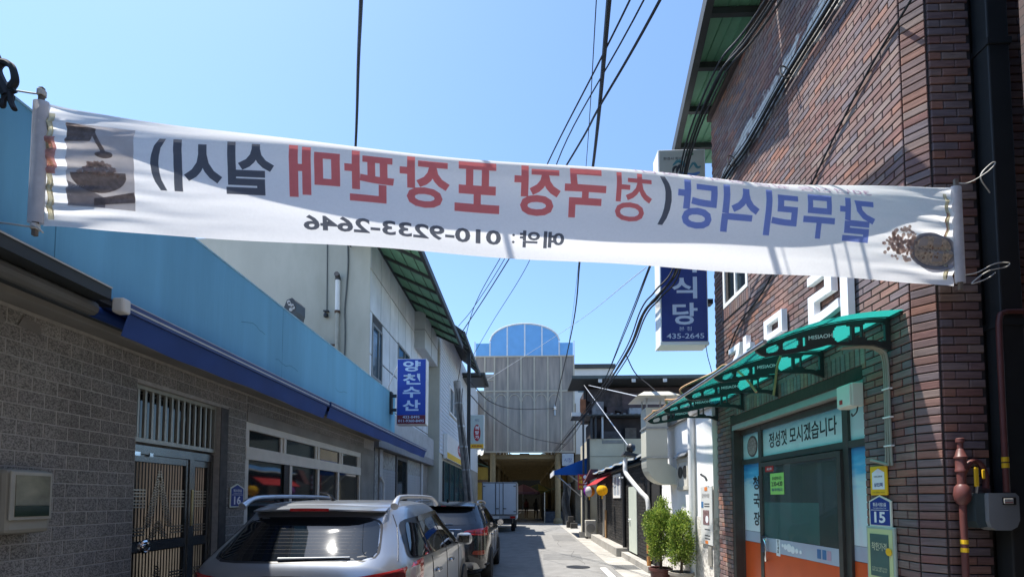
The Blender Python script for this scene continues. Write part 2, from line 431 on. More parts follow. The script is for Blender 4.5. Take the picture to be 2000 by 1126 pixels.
# ================================================================ brick restaurant building (right)
BRX, BRY = 3.05, 3.645
BRICK = brickmat('brown_red_brick', [(0.215,0.105,0.088),(0.165,0.118,0.12),(0.285,0.14,0.10),(0.205,0.15,0.142),(0.15,0.122,0.135),(0.255,0.185,0.158),(0.195,0.11,0.095),(0.18,0.14,0.138)], 0.75, streak=0.28, bump=0.35, grime=0.30)
# a chalky white stain runs along the cable line of the wall
t = BRICK.node_tree; bs = t.nodes['Principled BSDF']
old = bs.inputs['Base Color'].links[0].from_socket
geo = N(t,'ShaderNodeNewGeometry'); sx = N(t,'ShaderNodeSeparateXYZ'); t.links.new(geo.outputs['Position'], sx.inputs[0])
ln = N(t,'ShaderNodeMath',operation='MULTIPLY_ADD'); t.links.new(sx.outputs['Y'], ln.inputs[0]); ln.inputs[1].default_value = -0.03; ln.inputs[2].default_value = 6.84
df = N(t,'ShaderNodeMath',operation='SUBTRACT'); t.links.new(sx.outputs['Z'], df.inputs[0]); t.links.new(ln.outputs[0], df.inputs[1])
ab = N(t,'ShaderNodeMath',operation='ABSOLUTE'); t.links.new(df.outputs[0], ab.inputs[0])
nz = N(t,'ShaderNodeTexNoise'); nz.inputs['Scale'].default_value = 5.5; nz.inputs['Detail'].default_value = 8; t.links.new(geo.outputs['Position'], nz.inputs['Vector'])
ma = N(t,'ShaderNodeMath',operation='MULTIPLY_ADD'); t.links.new(nz.outputs[0], ma.inputs[0]); ma.inputs[1].default_value = -0.75; t.links.new(ab.outputs[0], ma.inputs[2])
mr = N(t,'ShaderNodeMapRange'); t.links.new(ma.outputs[0], mr.inputs[0]); mr.inputs[1].default_value = -0.26; mr.inputs[2].default_value = -0.20; mr.inputs[3].default_value = 0.85; mr.inputs[4].default_value = 0.0
mxc = N(t,'ShaderNodeMix',data_type='RGBA'); t.links.new(mr.outputs[0], mxc.inputs[0]); t.links.new(old, mxc.inputs[6]); mxc.inputs[7].default_value = (0.66,0.64,0.60,1)
t.links.new(mxc.outputs[2], bs.inputs['Base Color'])
MORTAR = mat('raked_mortar', (0.045,0.038,0.036), 0.95, var=0.3, scale=30)
bb = thing('brick_building', 'dark brown brick restaurant building with chamfered corner and green eave', 'building', (4.5, 5.6, 0))
ZT = 8.02
core = MB()
cx = BRX + 0.012
core.box(cx, 6.2, 3.78, 4.33, 0, ZT).box(cx, 6.2, 7.10, 7.60, 0, ZT).box(cx, 6.2, 4.33, 7.10, 2.92, 4.64)
core.box(cx, 6.2, 4.33, 6.45, 4.64, ZT).box(cx, 6.2, 6.45, 7.10, 6.10, ZT)
core.prism([(BRX+0.016,3.78,0),(BRX+0.118,3.66,0),(3.50,3.66,0),(3.50,3.78,0)], (0,0,ZT))
core.box(3.50, 3.76, 3.765, 3.78, 0, ZT).box(3.76, 6.2, 3.66, 3.78, 0, ZT)
core.build('wall_core', MORTAR, bb)
items = []
for u, z, w_, h_ in courses(3.775, 7.60, 0, ZT, 0.20, 0.067, 0.010, [(4.33,7.10,0,2.92),(4.28,6.95,2.92,3.10),(6.45,7.25,4.64,6.10),(6.38,7.32,4.45,4.64)], phase=3.775):
    items.append(((BRX + random.uniform(-.0015,.0015), u, z), R(-90), w_, h_))
ca = math.atan2(-0.751, 0.661)
k = 0; z = 0
while z < ZT - 0.03:
    items.append(((3.105-0.003, 3.7075-0.003, z+0.0335), ca, 0.150, 0.057)); z += 0.067
for u, z, w_, h_ in courses(3.172, 3.495, 0, ZT, 0.20, 0.067, 0.010, [], phase=3.172): items.append(((u, BRY + random.uniform(-.001,.001), z), 0, w_, h_))
for u, z, w_, h_ in courses(3.765, 5.4, 0, ZT, 0.20, 0.067, 0.010, [], phase=3.765): items.append(((u, BRY, z), 0, w_, h_))
def bw(pr):      # bricks hidden behind the banner cloth count less
    x, y = pr[0], pr[1]
    tp = 195 + (x-75)*0.093 + 31*(1-((x-970)/900)**2); bt = 430 + (x-55)*0.066
    return 0.05 if tp-5 < y < bt+5 and x < 1900 else (0.25 if (1428 < x < 1690 and y > 700) else 1.0)
lay_pieces('brick', bb, items, BRICK, 0.05, keep=300, weight=bw)
sold = [((BRX, 4.28+0.067*(i+.5), 3.01), R(-90), 0.057, 0.17) for i in range(40)] + [((BRX, 6.38+0.067*(i+.5), 4.545), R(-90), 0.057, 0.18) for i in range(14)]
lay_pieces('soldier_brick', bb, sold, BRICK, 0.05, keep=80)
# upstairs window
wf = MB().box(BRX-0.005,BRX+0.05,6.45,6.51,4.64,6.10).box(BRX-0.005,BRX+0.05,7.19,7.25,4.64,6.10).box(BRX-0.005,BRX+0.05,6.51,7.19,4.64,4.70).box(BRX-0.005,BRX+0.05,6.51,7.19,6.04,6.10).box(BRX,BRX+0.045,6.83,6.87,4.70,6.04)
wo = wf.build('window', WHITE, bb)
MB().box(BRX+0.03,BRX+0.036,6.51,7.19,4.70,6.04).build('pane', GLASSD, wo)
# cornice and green eave
GREEN = mat('green_sheet_metal', (0.15,0.33,0.21), 0.5, var=0.12, scale=3, dirt=0.3, dirtcol=(0.10,0.17,0.12))
EDK = mat('eave_steel', (0.035,0.04,0.04), 0.6, var=0.2)
MB().box(BRX-0.05,BRX+0.3,3.6,7.63,ZT-0.05,ZT+0.04).build('cornice', mat('cornice_dark',(0.06,0.045,0.045),0.8), bb)
eo = lambda y: 2.62 if y < 5.62 else (2.38 + (y-5.95)*0.15)
eave = thing('green_eave', 'green corrugated sheet eave on dark steel ribs atop the brick building', 'eave', (2.8, 6.0, 8.1))
sh = MB()
for y0, y1 in ((3.3,4.2),(4.2,5.1),(5.1,5.60),(5.63,6.75),(6.75,7.76),(7.76,8.9)):
    sh = MB(); sh.add([(eo(y0)+.03,y0,8.19),(3.6,y0,8.19),(3.6,y1,8.19),(eo(y1)+.03,y1,8.19),(eo(y0)+.03,y0,8.20),(3.6,y0,8.20),(3.6,y1,8.20),(eo(y1)+.03,y1,8.20)], [(0,3,2,1),(4,5,6,7),(0,1,5,4),(1,2,6,5),(2,3,7,6),(3,0,4,7)])
    for q in range(8):
        x = 2.52 + q*0.13
        if x < max(eo(y0), eo(y1)) + .06: continue
        sh.add([(x-.012,y0+.002,8.189),(x,y0+.002,8.168),(x+.012,y0+.002,8.189),(x-.012,y1-.002,8.189),(x,y1-.002,8.168),(x+.012,y1-.002,8.189)], [(0,1,4,3),(1,2,5,4)])
    sh.build('roof_sheet', GREEN, eave)
for y in (3.6,4.4,5.2,5.98,6.76,7.55,8.35): box('rib', EDK, eave, eo(y)+.04, 3.4, y-.03, y+.03, 8.07, 8.16)
for ya, yb in ((3.3,5.60),(5.63,8.9)): MB().prism([(eo(ya)-.06,ya,8.02),(eo(ya)+.04,ya,8.02),(eo(ya)+.04,ya,8.24),(eo(ya)-.06,ya,8.24)], (eo(yb)-eo(ya),yb-ya,0)).build('fascia', EDK, eave)

# white cut-out letters on the wall
let = mat('white_acrylic', (0.86,0.86,0.88), 0.35, var=0.02)
for ch, y0, y1, where in (('갈',6.98,6.22,'farthest'),('무',5.98,5.38,'middle'),('리',4.96,4.36,'nearest')):
    o = thing('wall_letter', f'white block letter on the brick wall above the awning, {where} of three', 'letter', (BRX-0.08,(y0+y1)/2,3.36), group='white block letters over the restaurant door')
    hh = 0.78 if ch == '리' else 0.60
    lettering(ch, (BRX-0.05,(y0+y1)/2,3.30+hh/2+0.02), (0,-1,0), (0,0,1), abs(y0-y1)*(1.02 if ch == '리' else 0.92), hh, let, o, bold=0.02, extrude=0.032, name='letter_face')

# ---------------------------------------------------------------- storefront
GX = 3.20
FR = mat('shopfront_frame', (0.075,0.072,0.066), 0.45, metal=0.3, var=0.1)
POST = mat('poster_sky', (0.42,0.55,0.60), 0.3, var=0.0)
def posterize(name, ramp, z0, z1):
    m, t, b = _nodes(name)
    tc = N(t,'ShaderNodeNewGeometry'); s = N(t,'ShaderNodeSeparateXYZ'); t.links.new(tc.outputs['Position'], s.inputs[0])
    nz = N(t,'ShaderNodeTexNoise'); nz.inputs['Scale'].default_value = 2.0; nz.inputs['Detail'].default_value = 5
    mp = N(t,'ShaderNodeMapping'); mp.inputs['Scale'].default_value = (1,1,5); t.links.new(tc.outputs['Position'], mp.inputs[0]); t.links.new(mp.outputs[0], nz.inputs['Vector'])
    mr = N(t,'ShaderNodeMapRange'); mr.inputs[1].default_value = z0; mr.inputs[2].default_value = z1; t.links.new(s.outputs['Z'], mr.inputs[0])
    ad = N(t,'ShaderNodeMath',operation='MULTIPLY_ADD'); t.links.new(nz.outputs[0], ad.inputs[0]); ad.inputs[1].default_value = 0.5; t.links.new(mr.outputs[0], ad.inputs[2])
    sb = N(t,'ShaderNodeMath',operation='SUBTRACT'); t.links.new(ad.outputs[0], sb.inputs[0]); sb.inputs[1].default_value = 0.25
    cr = N(t,'ShaderNodeValToRGB'); e = cr.color_ramp.elements
    for i, (p, c) in enumerate(ramp):
        el = e[i] if i < 2 else e.new(p); el.position = p; el.color = (*c, 1)
    t.links.new(sb.outputs[0], cr.inputs[0]); t.links.new(cr.outputs[0], b.inputs['Base Color']); b.inputs['Roughness'].default_value = 0.25
    return m
SKYP = posterize('printed_sky_top', [(0.0,(0.66,0.74,0.76)),(0.55,(0.55,0.70,0.74)),(0.8,(0.20,0.40,0.52)),(1.0,(0.12,0.28,0.42))], 2.3, 2.72)
SKYS = posterize('printed_sky_side', [(0.0,(0.72,0.76,0.80)),(0.6,(0.55,0.75,0.80)),(0.8,(0.10,0.42,0.70)),(1.0,(0.03,0.22,0.50))], 1.2, 2.25)
LAV = mat('lavender_band', (0.42,0.46,0.56), 0.3, var=0.03)
ORNG = mat('orange_print', (0.62,0.095,0.025), 0.3, var=0.1, scale=3)
GLS = sheetmat('shop_door_glass', (0.62,0.74,0.72), clear=0.82, rough=0.03)
FROST = mat('frosted_film', (0.20,0.40,0.41), 0.35, var=0.15, scale=2)
shop = thing('shopfront', 'restaurant shopfront of printed sky panels and dark frames under the awning', 'shopfront', (GX, 5.7, 0))
for y in (4.33, 4.72, 6.44, 7.02): box('frame_post', FR, shop, GX-0.03, GX+0.05, y, y+0.08, 0, 2.72)
MB().box(GX-0.028,GX+0.048,4.41,7.02,2.64,2.715).box(GX-0.028,GX+0.048,4.80,6.44,2.205,2.275).box(GX-0.028,GX+0.048,4.41,4.72,2.205,2.275).box(GX-0.028,GX+0.048,6.52,7.02,2.205,2.275).build('frame_rails', FR, shop)
box('lintel_strip', ALU, shop, BRX+0.02, GX+0.06, 4.33, 7.10, 2.722, 2.80)
box('lintel_board', mat('dark_wood',(0.045,0.027,0.02),0.7,var=0.25,stretch=(1,8,1)), shop, BRX+0.004, GX+0.06, 4.33, 7.10, 2.803, 2.918)
box('jamb', mat('jamb_brown',(0.05,0.042,0.038),0.6), shop, BRX+0.01, GX-0.03, 7.02, 7.099, 0, 2.72)
def panel(name, m, y0, y1, z0, z1, x=GX, par=shop): return box(name, m, par, x, x+0.012, y0, y1, z0, z1)
top = panel('top_poster', SKYP, 4.80, 6.44, 2.275, 2.64)
lettering('정성껏 모시겠습니다', (GX-0.003,5.60,2.47), (0,-1,0), (0,0,1), 1.36, 0.20, INKK, top, bold=0.012)
panel('top_poster', SKYP, 6.52, 7.02, 2.275, 2.64)
panel('top_poster', SKYP, 4.41, 4.72, 2.275, 2.64)
BOWL = mat('printed_bowl', (0.14,0.09,0.09), 0.4, var=0.35, scale=30)
pb = MB().lathe([(0.0,0),(0.15,0),(0.15,0.003),(0.0,0.003)], (GX-0.004,6.74,2.45), axis=(1,0,0), n=26).build('printed_bowl', BOWL, shop)
MB().lathe([(0.0,0),(0.125,0),(0.125,0.002),(0.0,0.002)], (GX-0.007,6.74,2.45), axis=(1,0,0), n=26).build('printed_food', mat('printed_stew',(0.34,0.25,0.24),0.4,var=0.5,scale=45), pb)
sp = panel('side_poster', SKYS, 6.52, 7.02, 1.25, 2.205)
for i, ch in enumerate('청국장'): lettering(ch, (GX-0.003,6.66,1.93-i*0.25), (0,-1,0), (0,0,1), 0.17, 0.19, INKK, sp, bold=0.02)
sp2 = panel('side_poster', SKYS, 4.41, 4.72, 1.25, 2.205)
panel('band', LAV, 6.52, 7.02, 1.10, 1.245); panel('orange_panel', ORNG, 6.52, 7.02, 0.02, 1.095)
panel('band', LAV, 4.41, 4.72, 1.10, 1.245); panel('orange_panel', ORNG, 4.41, 4.72, 0.02, 1.095)
# the glass door
door = MB().box(GX-0.06,GX-0.03,6.38,6.44,0.03,2.19).box(GX-0.06,GX-0.03,4.80,4.86,0.03,2.19).box(GX-0.06,GX-0.03,4.86,6.38,2.13,2.19).build('door', FR, shop)
MB().box(GX-0.047,GX-0.041,4.86,6.38,1.20,2.13).build('pane', GLS, door)
MB().box(GX-0.0400,GX-0.036,5.20,6.36,1.20,1.66).build('frosted_film', FROST, door)
box('band', LAV, door, GX-0.05, GX-0.04, 4.86, 6.38, 1.02, 1.197)
box('orange_panel', ORNG, door, GX-0.05, GX-0.04, 4.86, 6.38, 0.06, 1.017)
cl = MB()
for y, z, r in ((5.78,1.115,0.05),(5.70,1.10,0.045),(5.86,1.12,0.035),(5.62,1.095,0.03),(5.54,1.09,0.022),(5.92,1.13,0.022)):
    cl.lathe([(0,0),(r,0),(r,0.002),(0,0.002)], (GX-0.0535-(y-5.5)*0.002,y,z), axis=(1,0,0), n=18)
cl.build('printed_cloud', INKW, door)
for y, c in ((5.20,NAVY),(5.11,NAVY),(5.03,mat('pink_print',(0.45,0.3,0.4),0.5))): box('printed_square', mat('blue_print',(0.06,0.17,0.36),0.4) if c is NAVY else c, door, GX-0.053, GX-0.051, y-0.032, y+0.032, 1.06, 1.16)
no = box('notice', mat('lime_paper',(0.34,0.66,0.16),0.6,var=0.03), door, GX-0.050, GX-0.0475, 5.86, 6.18, 1.76, 2.03)
lettering('휴식준비시간', (GX-0.0515,6.02,1.965), (0,-1,0), (0,0,1), 0.22, 0.045, INKK, no, bold=0.02)
lettering('2:30-4:30', (GX-0.0515,6.02,1.895), (0,-1,0), (0,0,1), 0.26, 0.06, INKK, no, bold=0.03)
lettering('재료 정리 중입니다', (GX-0.0515,6.02,1.82), (0,-1,0), (0,0,1), 0.25, 0.04, NAVY, no, bold=0.02)
rs = box('sticker', INKR, door, GX-0.050, GX-0.0475, 6.10, 6.30, 2.06, 2.13)
lettering('세스코', (GX-0.0515,6.20,2.095), (0,-1,0), (0,0,1), 0.12, 0.035, INKW, rs, bold=0.02)
pl = box('pull_label', INKW, door, GX-0.053, GX-0.051, 5.98, 6.07, 0.99, 1.20)
for i, ch in enumerate('당기세요'): lettering(ch, (GX-0.0545,6.025,1.175-i*0.043), (0,-1,0), (0,0,1), 0.04, 0.036, INKK, pl, bold=0.02)
MB().box(GX-0.075,GX-0.05,6.27,6.40,1.00,1.22).build('lock_plate', CHROME, door)
MB().tube(spline([(GX-0.06,6.30,1.17),(GX-0.11,6.26,1.18),(GX-0.125,6.20,1.12),(GX-0.125,6.20,0.95),(GX-0.11,6.22,0.90),(GX-0.06,6.30,0.90)], 6), 0.014, 10).build('handle', CHROME, door, smooth=True)
# dim dining room behind the glass
INT = mat('room_wall', (0.38,0.37,0.31), 0.8, var=0.2, scale=1)
MB().box(6.0,6.1,4.0,7.3,0,2.8).box(GX+0.06,6.1,7.13,7.2,0,2.8).box(GX+0.06,6.1,4.2,4.31,0,2.8).box(GX+0.06,6.1,4.2,7.2,2.81,2.9).box(GX+0.06,6.1,4.2,7.2,0.0,0.02).build('dining_room', INT, shop)
ib = MB().box(3.65,3.66,4.95,5.35,1.15,2.1).build('inner_banner', mat('inner_banner',(0.42,0.44,0.38),0.7), shop)
for i, ch in enumerate('특순대국'): lettering(ch, (3.647,5.15,1.98-i*0.22), (0,-1,0), (0,0,1), 0.17, 0.18, INKK, ib, bold=0.03)

# ---------------------------------------------------------------- teal awning on black brackets
TEAL = sheetmat('teal_polycarbonate', (0.03,0.44,0.39), clear=0.14, rough=0.15)
BRK = mat('bracket_plastic', (0.022,0.024,0.026), 0.38, var=0.1)
aw = thing('door_awning', 'curved teal polycarbonate awning on black brackets over the restaurant door', 'awning', (2.5, 5.7, 3.2))
AX0, AX1 = BRX - 0.012, 1.93
def aw_z(p): return 3.215 - 0.02*p - 0.235*p**2.2      # p 0 at wall, 1 at the lip
ys = (3.97, 4.85, 5.74, 6.63, 7.52)
for i in range(4):
    a, b = ys[i] - (0.16 if i == 0 else 0), ys[i+1] + (0.10 if i == 3 else 0)
    def f(u, v, a=a+.004, b=b-.004): return (AX0 + (AX1-AX0)*u, a + (b-a)*v, aw_z(u) + 0.012)
    mb = MB().grid(f, 18, 2); mb.build('sheet', TEAL, aw, smooth=True)
def bracket(y):
    n = 26; top = []; bot = []
    for i in range(n+1):
        p = i/n
        top.append((AX0 + (AX1-AX0)*p, aw_z(p)))
        d = 0.275 - 0.20*min(1, p/0.45) + 0.10*math.sin(math.pi*max(0, (p-0.12))/0.88)*1.0
        d *= 1 if p < 0.9 else max(0.25, math.sqrt(max(0, 1-((p-0.9)/0.1)**2)))
        bot.append((AX0 + (AX1-AX0)*p, aw_z(p) - max(d, 0.02)))
    return top, bot
def inset_hole(pts, ax, az):
    """closed rounded polygon"""
    return [Vector((x, 0, z)) for x, z in pts]
bt, bo = bracket(0)
def lerp(p):      # (top z, bottom z, x) at p
    i = min(len(bt)-2, int(p*(len(bt)-1))); tt = p*(len(bt)-1) - i
    return (bt[i][0]+(bt[i+1][0]-bt[i][0])*tt, bt[i][1]+(bt[i+1][1]-bt[i][1])*tt, bo[i][1]+(bo[i+1][1]-bo[i][1])*tt)
# bracket as a plate with five openings: strips between p-stations, each with an optional opening (fractions of depth)
def br_mesh():
    mb = MB(); th = 0.022
    op = [(0.035,0.20,0.12,0.80),(0.215,0.265,0.22,0.70),(0.285,0.42,0.14,0.86),(0.62,0.655,0.30,0.72),(0.68,0.80,0.24,0.78),(0.83,0.925,0.25,0.75)]
    N_ = 80
    def inside(p, q):
        for a, b, c, d in op:
            if a <= p <= b:
                e = abs((p-(a+b)/2)/((b-a)/2)); k_ = (1-e**4)**0.25 if e < 1 else 0
                m_ = (c+d)/2; h = (d-c)/2*k_
                if m_-h < q < m_+h: return True
        return False
    Q = 16; cells = {}
    for i in range(N_):
        for j in range(Q):
            if not inside((i+.5)/N_, (j+.5)/Q): cells[(i,j)] = 1
    def P(i, j, y): x, zt, zb = lerp(i/N_); return (x, y, zt + (zb-zt)*j/Q)
    for (i, j) in cells:
        for y in (-th/2, th/2): mb.quad(P(i,j,y),P(i+1,j,y),P(i+1,j+1,y),P(i,j+1,y))
        for di, dj, e in ((-1,0,((i,j),(i,j+1))),(1,0,((i+1,j),(i+1,j+1))),(0,-1,((i,j),(i+1,j))),(0,1,((i,j+1),(i+1,j+1)))):
            if (i+di, j+dj) not in cells:
                a, b = e; mb.quad(P(*a,-th/2),P(*b,-th/2),P(*b,th/2),P(*a,th/2))
    return mb
bmb = br_mesh()
bme = bmb.mesh('bracket', BRK)
for y in ys:
    o = bpy.data.objects.new('bracket', bme); COL.objects.link(o); o.parent = aw; o.location = Vector((0,y,0)) - ORG[aw.name]; ORG[o.name] = Vector((0,y,0))
    c, zt, zb = lerp(0.52)
    mbt = lettering('MISIAOH', (c, y-0.0135, (zt+zb)/2), (1,0,0.12), (0,0,1), 0.20, 0.034, INKW, o, bold=0.012)
box('wall_rail', BRK, aw, BRX-0.022, BRX-0.002, 3.84, 7.60, 3.20, 3.235)
MB().tube([(AX1-0.006,3.80,aw_z(1)+0.012),(AX1-0.006,7.64,aw_z(1)+0.012)], 0.018, 8).build('front_gutter', STEEL, aw)
for y in ys:
    MB().tube([(AX0+(AX1-AX0)*p, y, aw_z(p)+0.018) for p in (0,.2,.4,.6,.8,1)], 0.011, 6).build('joint_strip', DKMETAL, aw)
ROPE = mat('tan_hose', (0.50,0.30,0.15), 0.7, var=0.1)
pts = [(1.90,7.62,2.99)] + [(1.93+0.05*math.sin(k*2.1), 7.5-k*0.22, 3.03+0.03*math.sin(k*1.7)) for k in range(1, 9)] + [(2.15,5.45,3.16),(2.22,5.25,3.20),(2.30,5.02,3.02),(2.36,4.86,2.80)]
solo(MB().tube(spline(pts, 5), 0.012, 6), 'rope', 'tan rope looped along the front lip of the teal awning', 'rope', ROPE, (1.93,6.5,3.0), smooth=True)
pts = [(2.45,4.55,3.08),(2.44,4.60,3.0),(2.46,4.68,2.86),(2.47,4.74,2.74)]
solo(MB().tube(spline(pts, 5), 0.012, 6), 'rope', 'short rope end hanging under the nearest awning sheet', 'rope', mat('green_rope',(0.20,0.22,0.10),0.7), (2.45,4.6,2.74), smooth=True)
# ================================================================ fixtures on the brick pier
sb = thing('switch_box', 'pale plastic electrical switch box on the brick pier beside the shop lintel', 'box', (3.0,4.42,2.52))
box('case', mat('pale_plastic',(0.62,0.66,0.58),0.45,var=0.04), sb, 2.94, 3.045, 4.30, 4.50, 2.54, 2.76, c=0.012)
box('lid', mat('pale_plastic2',(0.68,0.72,0.64),0.4,var=0.04), sb, 2.925, 2.94, 4.31, 4.49, 2.55, 2.75, c=0.006)
box('red_label', INKR, sb, 2.922, 2.9245, 4.41, 4.45, 2.58, 2.62)
MB().tube(spline([(3.0,4.32,2.54),(3.0,4.34,2.49),(3.02,4.42,2.47),(3.04,4.46,2.50)],5),0.006,6).build('cable_tail', BLACK, sb)
CONDU = mat('conduit_grey', (0.27,0.27,0.22), 0.6, var=0.1)
cdt = thing('conduit_bundle', 'bundle of grey conduits strapped down the brick pier from the awning', 'conduit', (3.03,4.0,1.95))
for i, dy in enumerate((-0.022, 0.0, 0.022)):
    MB().tube(spline([(2.66,4.02+dy,2.98),(2.86,4.015+dy,2.99),(2.98,4.01+dy,2.96),(3.025,4.01+dy,2.86),(3.028,4.01+dy,2.5),(3.028,4.01+dy+.004*i,2.1),(3.028,4.02+dy*1.6,1.98)],6),0.0095,8).build('conduit', CONDU, cdt, smooth=True)
for z in (2.62,2.38,2.14): box('strap', WHITE, cdt, 3.014, 3.045, 3.97, 4.05, z, z+0.012)
MB().tube([(3.03,4.03,1.99),(2.99,4.17,2.04)],0.012,8).build('rod', CONDU, cdt)
op = thing('member_plate', 'orange and white shop member plate on the brick pier', 'plate', (3.04,4.14,1.73))
box('board', YELL, op, 3.030, 3.044, 4.05, 4.24, 1.735, 1.985, c=0.004)
MB().prism([(3.0285,4.075,1.785),(3.0285,4.215,1.785),(3.0285,4.215,1.93),(3.0285,4.145,1.965),(3.0285,4.075,1.93)],(0.001,0,0)).build('white_field', INKW, op)
lettering('상인회', (3.0275,4.145,1.825),(0,-1,0),(0,0,1),0.10,0.035,NAVY,op,bold=0.03)
lettering('안전한 골목시장', (3.0275,4.145,1.895),(0,-1,0),(0,0,1),0.10,0.014,INKK,op,bold=0.02)
lettering('고객과 함께하는 우리시장', (3.0275,4.145,1.758),(0,-1,0),(0,0,1),0.14,0.012,INKK,op)
def house_plate(y, z, num, nx, x, label, s=1.0):
    """pentagon street number plate; nx -1 faces the street from the right, +1 from the left"""
    o = thing('house_number_plate', label, 'plate', (x, y, z), group='blue house number plates')
    def pent(w_, h_, sh, xx): return [(xx,y-w_/2,z-h_/2),(xx,y+w_/2,z-h_/2),(xx,y+w_/2,z+h_/2-sh),(xx,y,z+h_/2),(xx,y-w_/2,z+h_/2-sh)]
    MB().prism(pent(0.25*s,0.27*s,0.05*s,x),(nx*0.012,0,0)).build('rim', mat('plate_rim',(0.70,0.72,0.60),0.4,var=0.02), o)
    MB().prism(pent(0.222*s,0.242*s,0.046*s,x+nx*0.0122),(nx*0.002,0,0)).build('field', mat('plate_blue',(0.02,0.05,0.25),0.4,var=0.03), o)
    rt = (0,nx,0) if nx < 0 else (0,1,0)
    xx = x+nx*0.0155
    lettering(num, (xx,y,z-0.055*s), rt, (0,0,1), 0.125*s, 0.095*s, INKW, o, bold=0.03)
    lettering('황금시장2길', (xx,y,z+0.055*s), rt, (0,0,1), 0.15*s, 0.032*s, INKW, o, bold=0.02)
    lettering('Hwanggeumsijang 2-gil', (xx,y,z+0.024*s), rt, (0,0,1), 0.15*s, 0.014*s, INKW, o)
    MB().box(xx-0.0005,xx+0.0005,y-0.10*s,y+0.10*s,z+0.005*s,z+0.009*s).build('rule', INKW, o)
house_plate(4.14, 1.60, '15', -1, 3.042, 'blue pentagon house number plate reading 15 on the brick pier')
gp = thing('price_plaque', 'pale green framed good price plaque on the brick pier below the number', 'plaque', (3.04,4.14,0.62))
box('frame', mat('plaque_frame',(0.42,0.50,0.44),0.4,metal=0.2), gp, 3.022, 3.044, 3.98, 4.30, 0.62, 1.465, c=0.006)
box('field', mat('plaque_lime',(0.52,0.58,0.30),0.5,var=0.02), gp, 3.019, 3.0225, 4.0, 4.28, 0.64, 1.445)
box('dark_field', mat('plaque_teal',(0.06,0.12,0.11),0.5), gp, 3.016, 3.0195, 4.04, 4.25, 1.04, 1.40)
lettering('착한가격', (3.0145,4.145,1.295),(0,-1,0),(0,0,1),0.17,0.07,mat('pale_ink',(0.6,0.62,0.42),0.5),gp,bold=0.01)
lettering('이 업소는 저렴한 가격과\n좋은 서비스를 드립니다', (3.0145,4.145,1.10),(0,-1,0),(0,0,1),0.17,0.04,mat('pale_ink',(0.6,0.62,0.42),0.5),gp)
MB().lathe([(0,0),(0.032,0),(0.032,0.004),(0,0.004)],(3.011,4.035,1.26),axis=(1,0,0),n=18).build('emblem', YELL, gp)
lettering('김천시', (3.0145,4.20,0.94),(0,-1,0),(0,0,1),0.05,0.02,INKK,gp)
lettering('상인연합회', (3.0145,4.07,0.94),(0,-1,0),(0,0,1),0.08,0.02,INKK,gp)

# ================================================================ pipes and gas meter on the front
PIPEB = mat('brown_gas_pipe', (0.13,0.045,0.04), 0.45, var=0.15, dirt=0.3, dirtcol=(0.05,0.03,0.03))
DPIPE = mat('downpipe_grey', (0.028,0.031,0.033), 0.55, var=0.1)
dp = thing('downpipe', 'wide dark grey square downpipe in the slot of the brick front', 'downpipe', (3.63,3.6,0))
box('pipe', DPIPE, dp, 3.555, 3.715, 3.57, 3.70, 0, 8.0, c=0.01)
for z in (1.0,3.0,5.2): box('collar', DPIPE, dp, 3.545, 3.725, 3.56, 3.705, z, z+0.05)
gp2 = thing('gas_riser', 'brown gas riser pipe with round joint on the dark brick front', 'pipe', (3.26,3.59,0))
gx, gy = 3.225, 3.585
MB().tube([(gx,gy,0),(gx,gy,1.70)],0.022,12).build('lower_pipe', PIPEB, gp2, smooth=True)
MB().lathe([(0.026,1.66),(0.045,1.69),(0.052,1.735),(0.045,1.79),(0.03,1.81)],(gx,gy,0),n=18).build('ball_joint', PIPEB, gp2, smooth=True)
MB().lathe([(0.026,1.80),(0.028,1.90),(0.036,1.905),(0.036,1.92),(0.033,1.925),(0.033,2.00),(0.04,2.005),(0.04,2.015),(0.034,2.02),(0.022,2.07),(0.018,2.075),(0.018,2.12),(0.026,2.125),(0.026,2.15),(0.02,2.155)],(gx,gy,0),n=16).build('upper_pipe', PIPEB, gp2, smooth=True)
for z in (1.37,1.31): MB().lathe([(0.0235,z),(0.0235,z+0.032)],(gx,gy,0),n=12).build('yellow_band', YELL, gp2)
MB().tube(spline([(gx+.03,gy,1.735),(gx+.08,gy-.01,1.735),(gx+.10,gy-.01,1.735)],4),0.016,10).build('branch', CHROME, gp2, smooth=True)
MB().tube(spline([(gx+.02,gy+.0,1.9),(gx+.09,gy+.02,1.98),(gx+.15,gy+.02,1.97),(gx+.19,gy+.02,1.88),(gx+.19,gy+.02,1.78)],5),0.02,10).build('elbow', PIPEB, gp2, smooth=True)
vh = MB().cbox(gx+.052,gx+.082,gy-.05,gy-.035,1.79,1.935,c=0.007).build('valve_handle', YELL, gp2)
MB().tube([(gx+.07,gy-.03,1.735),(gx+.068,gy-.042,1.80)],0.009,8).build('valve_stem', STEEL, vh)
MB().cbox(gx+.135,gx+.155,gy-.02,gy-.008,1.85,1.92,c=0.006).build('small_valve', YELL, gp2)
gm = thing('gas_meter', 'grey gas meter hung beside the brown riser on the brick front', 'meter', (3.5,3.56,1.46))
METG = mat('meter_grey', (0.24,0.26,0.27), 0.35, var=0.06)
prof = [(x-0.065,z) for x,z in [(3.415,1.745),(3.60,1.745),(3.625,1.72),(3.625,1.55),(3.605,1.50),(3.56,1.475),(3.46,1.475),(3.425,1.495),(3.41,1.54),(3.41,1.73)]]
MB().prism([(x,3.515,z) for x,z in prof],(0,0.10,0)).build('body', METG, gm)
MB().prism([(3.28,3.545,1.745),(3.36,3.545,1.745),(3.36,3.545,1.50),(3.305,3.545,1.49),(3.28,3.545,1.54)],(0,0.09,0)).build('rear_case', mat('meter_teal',(0.06,0.085,0.09),0.4), gm)
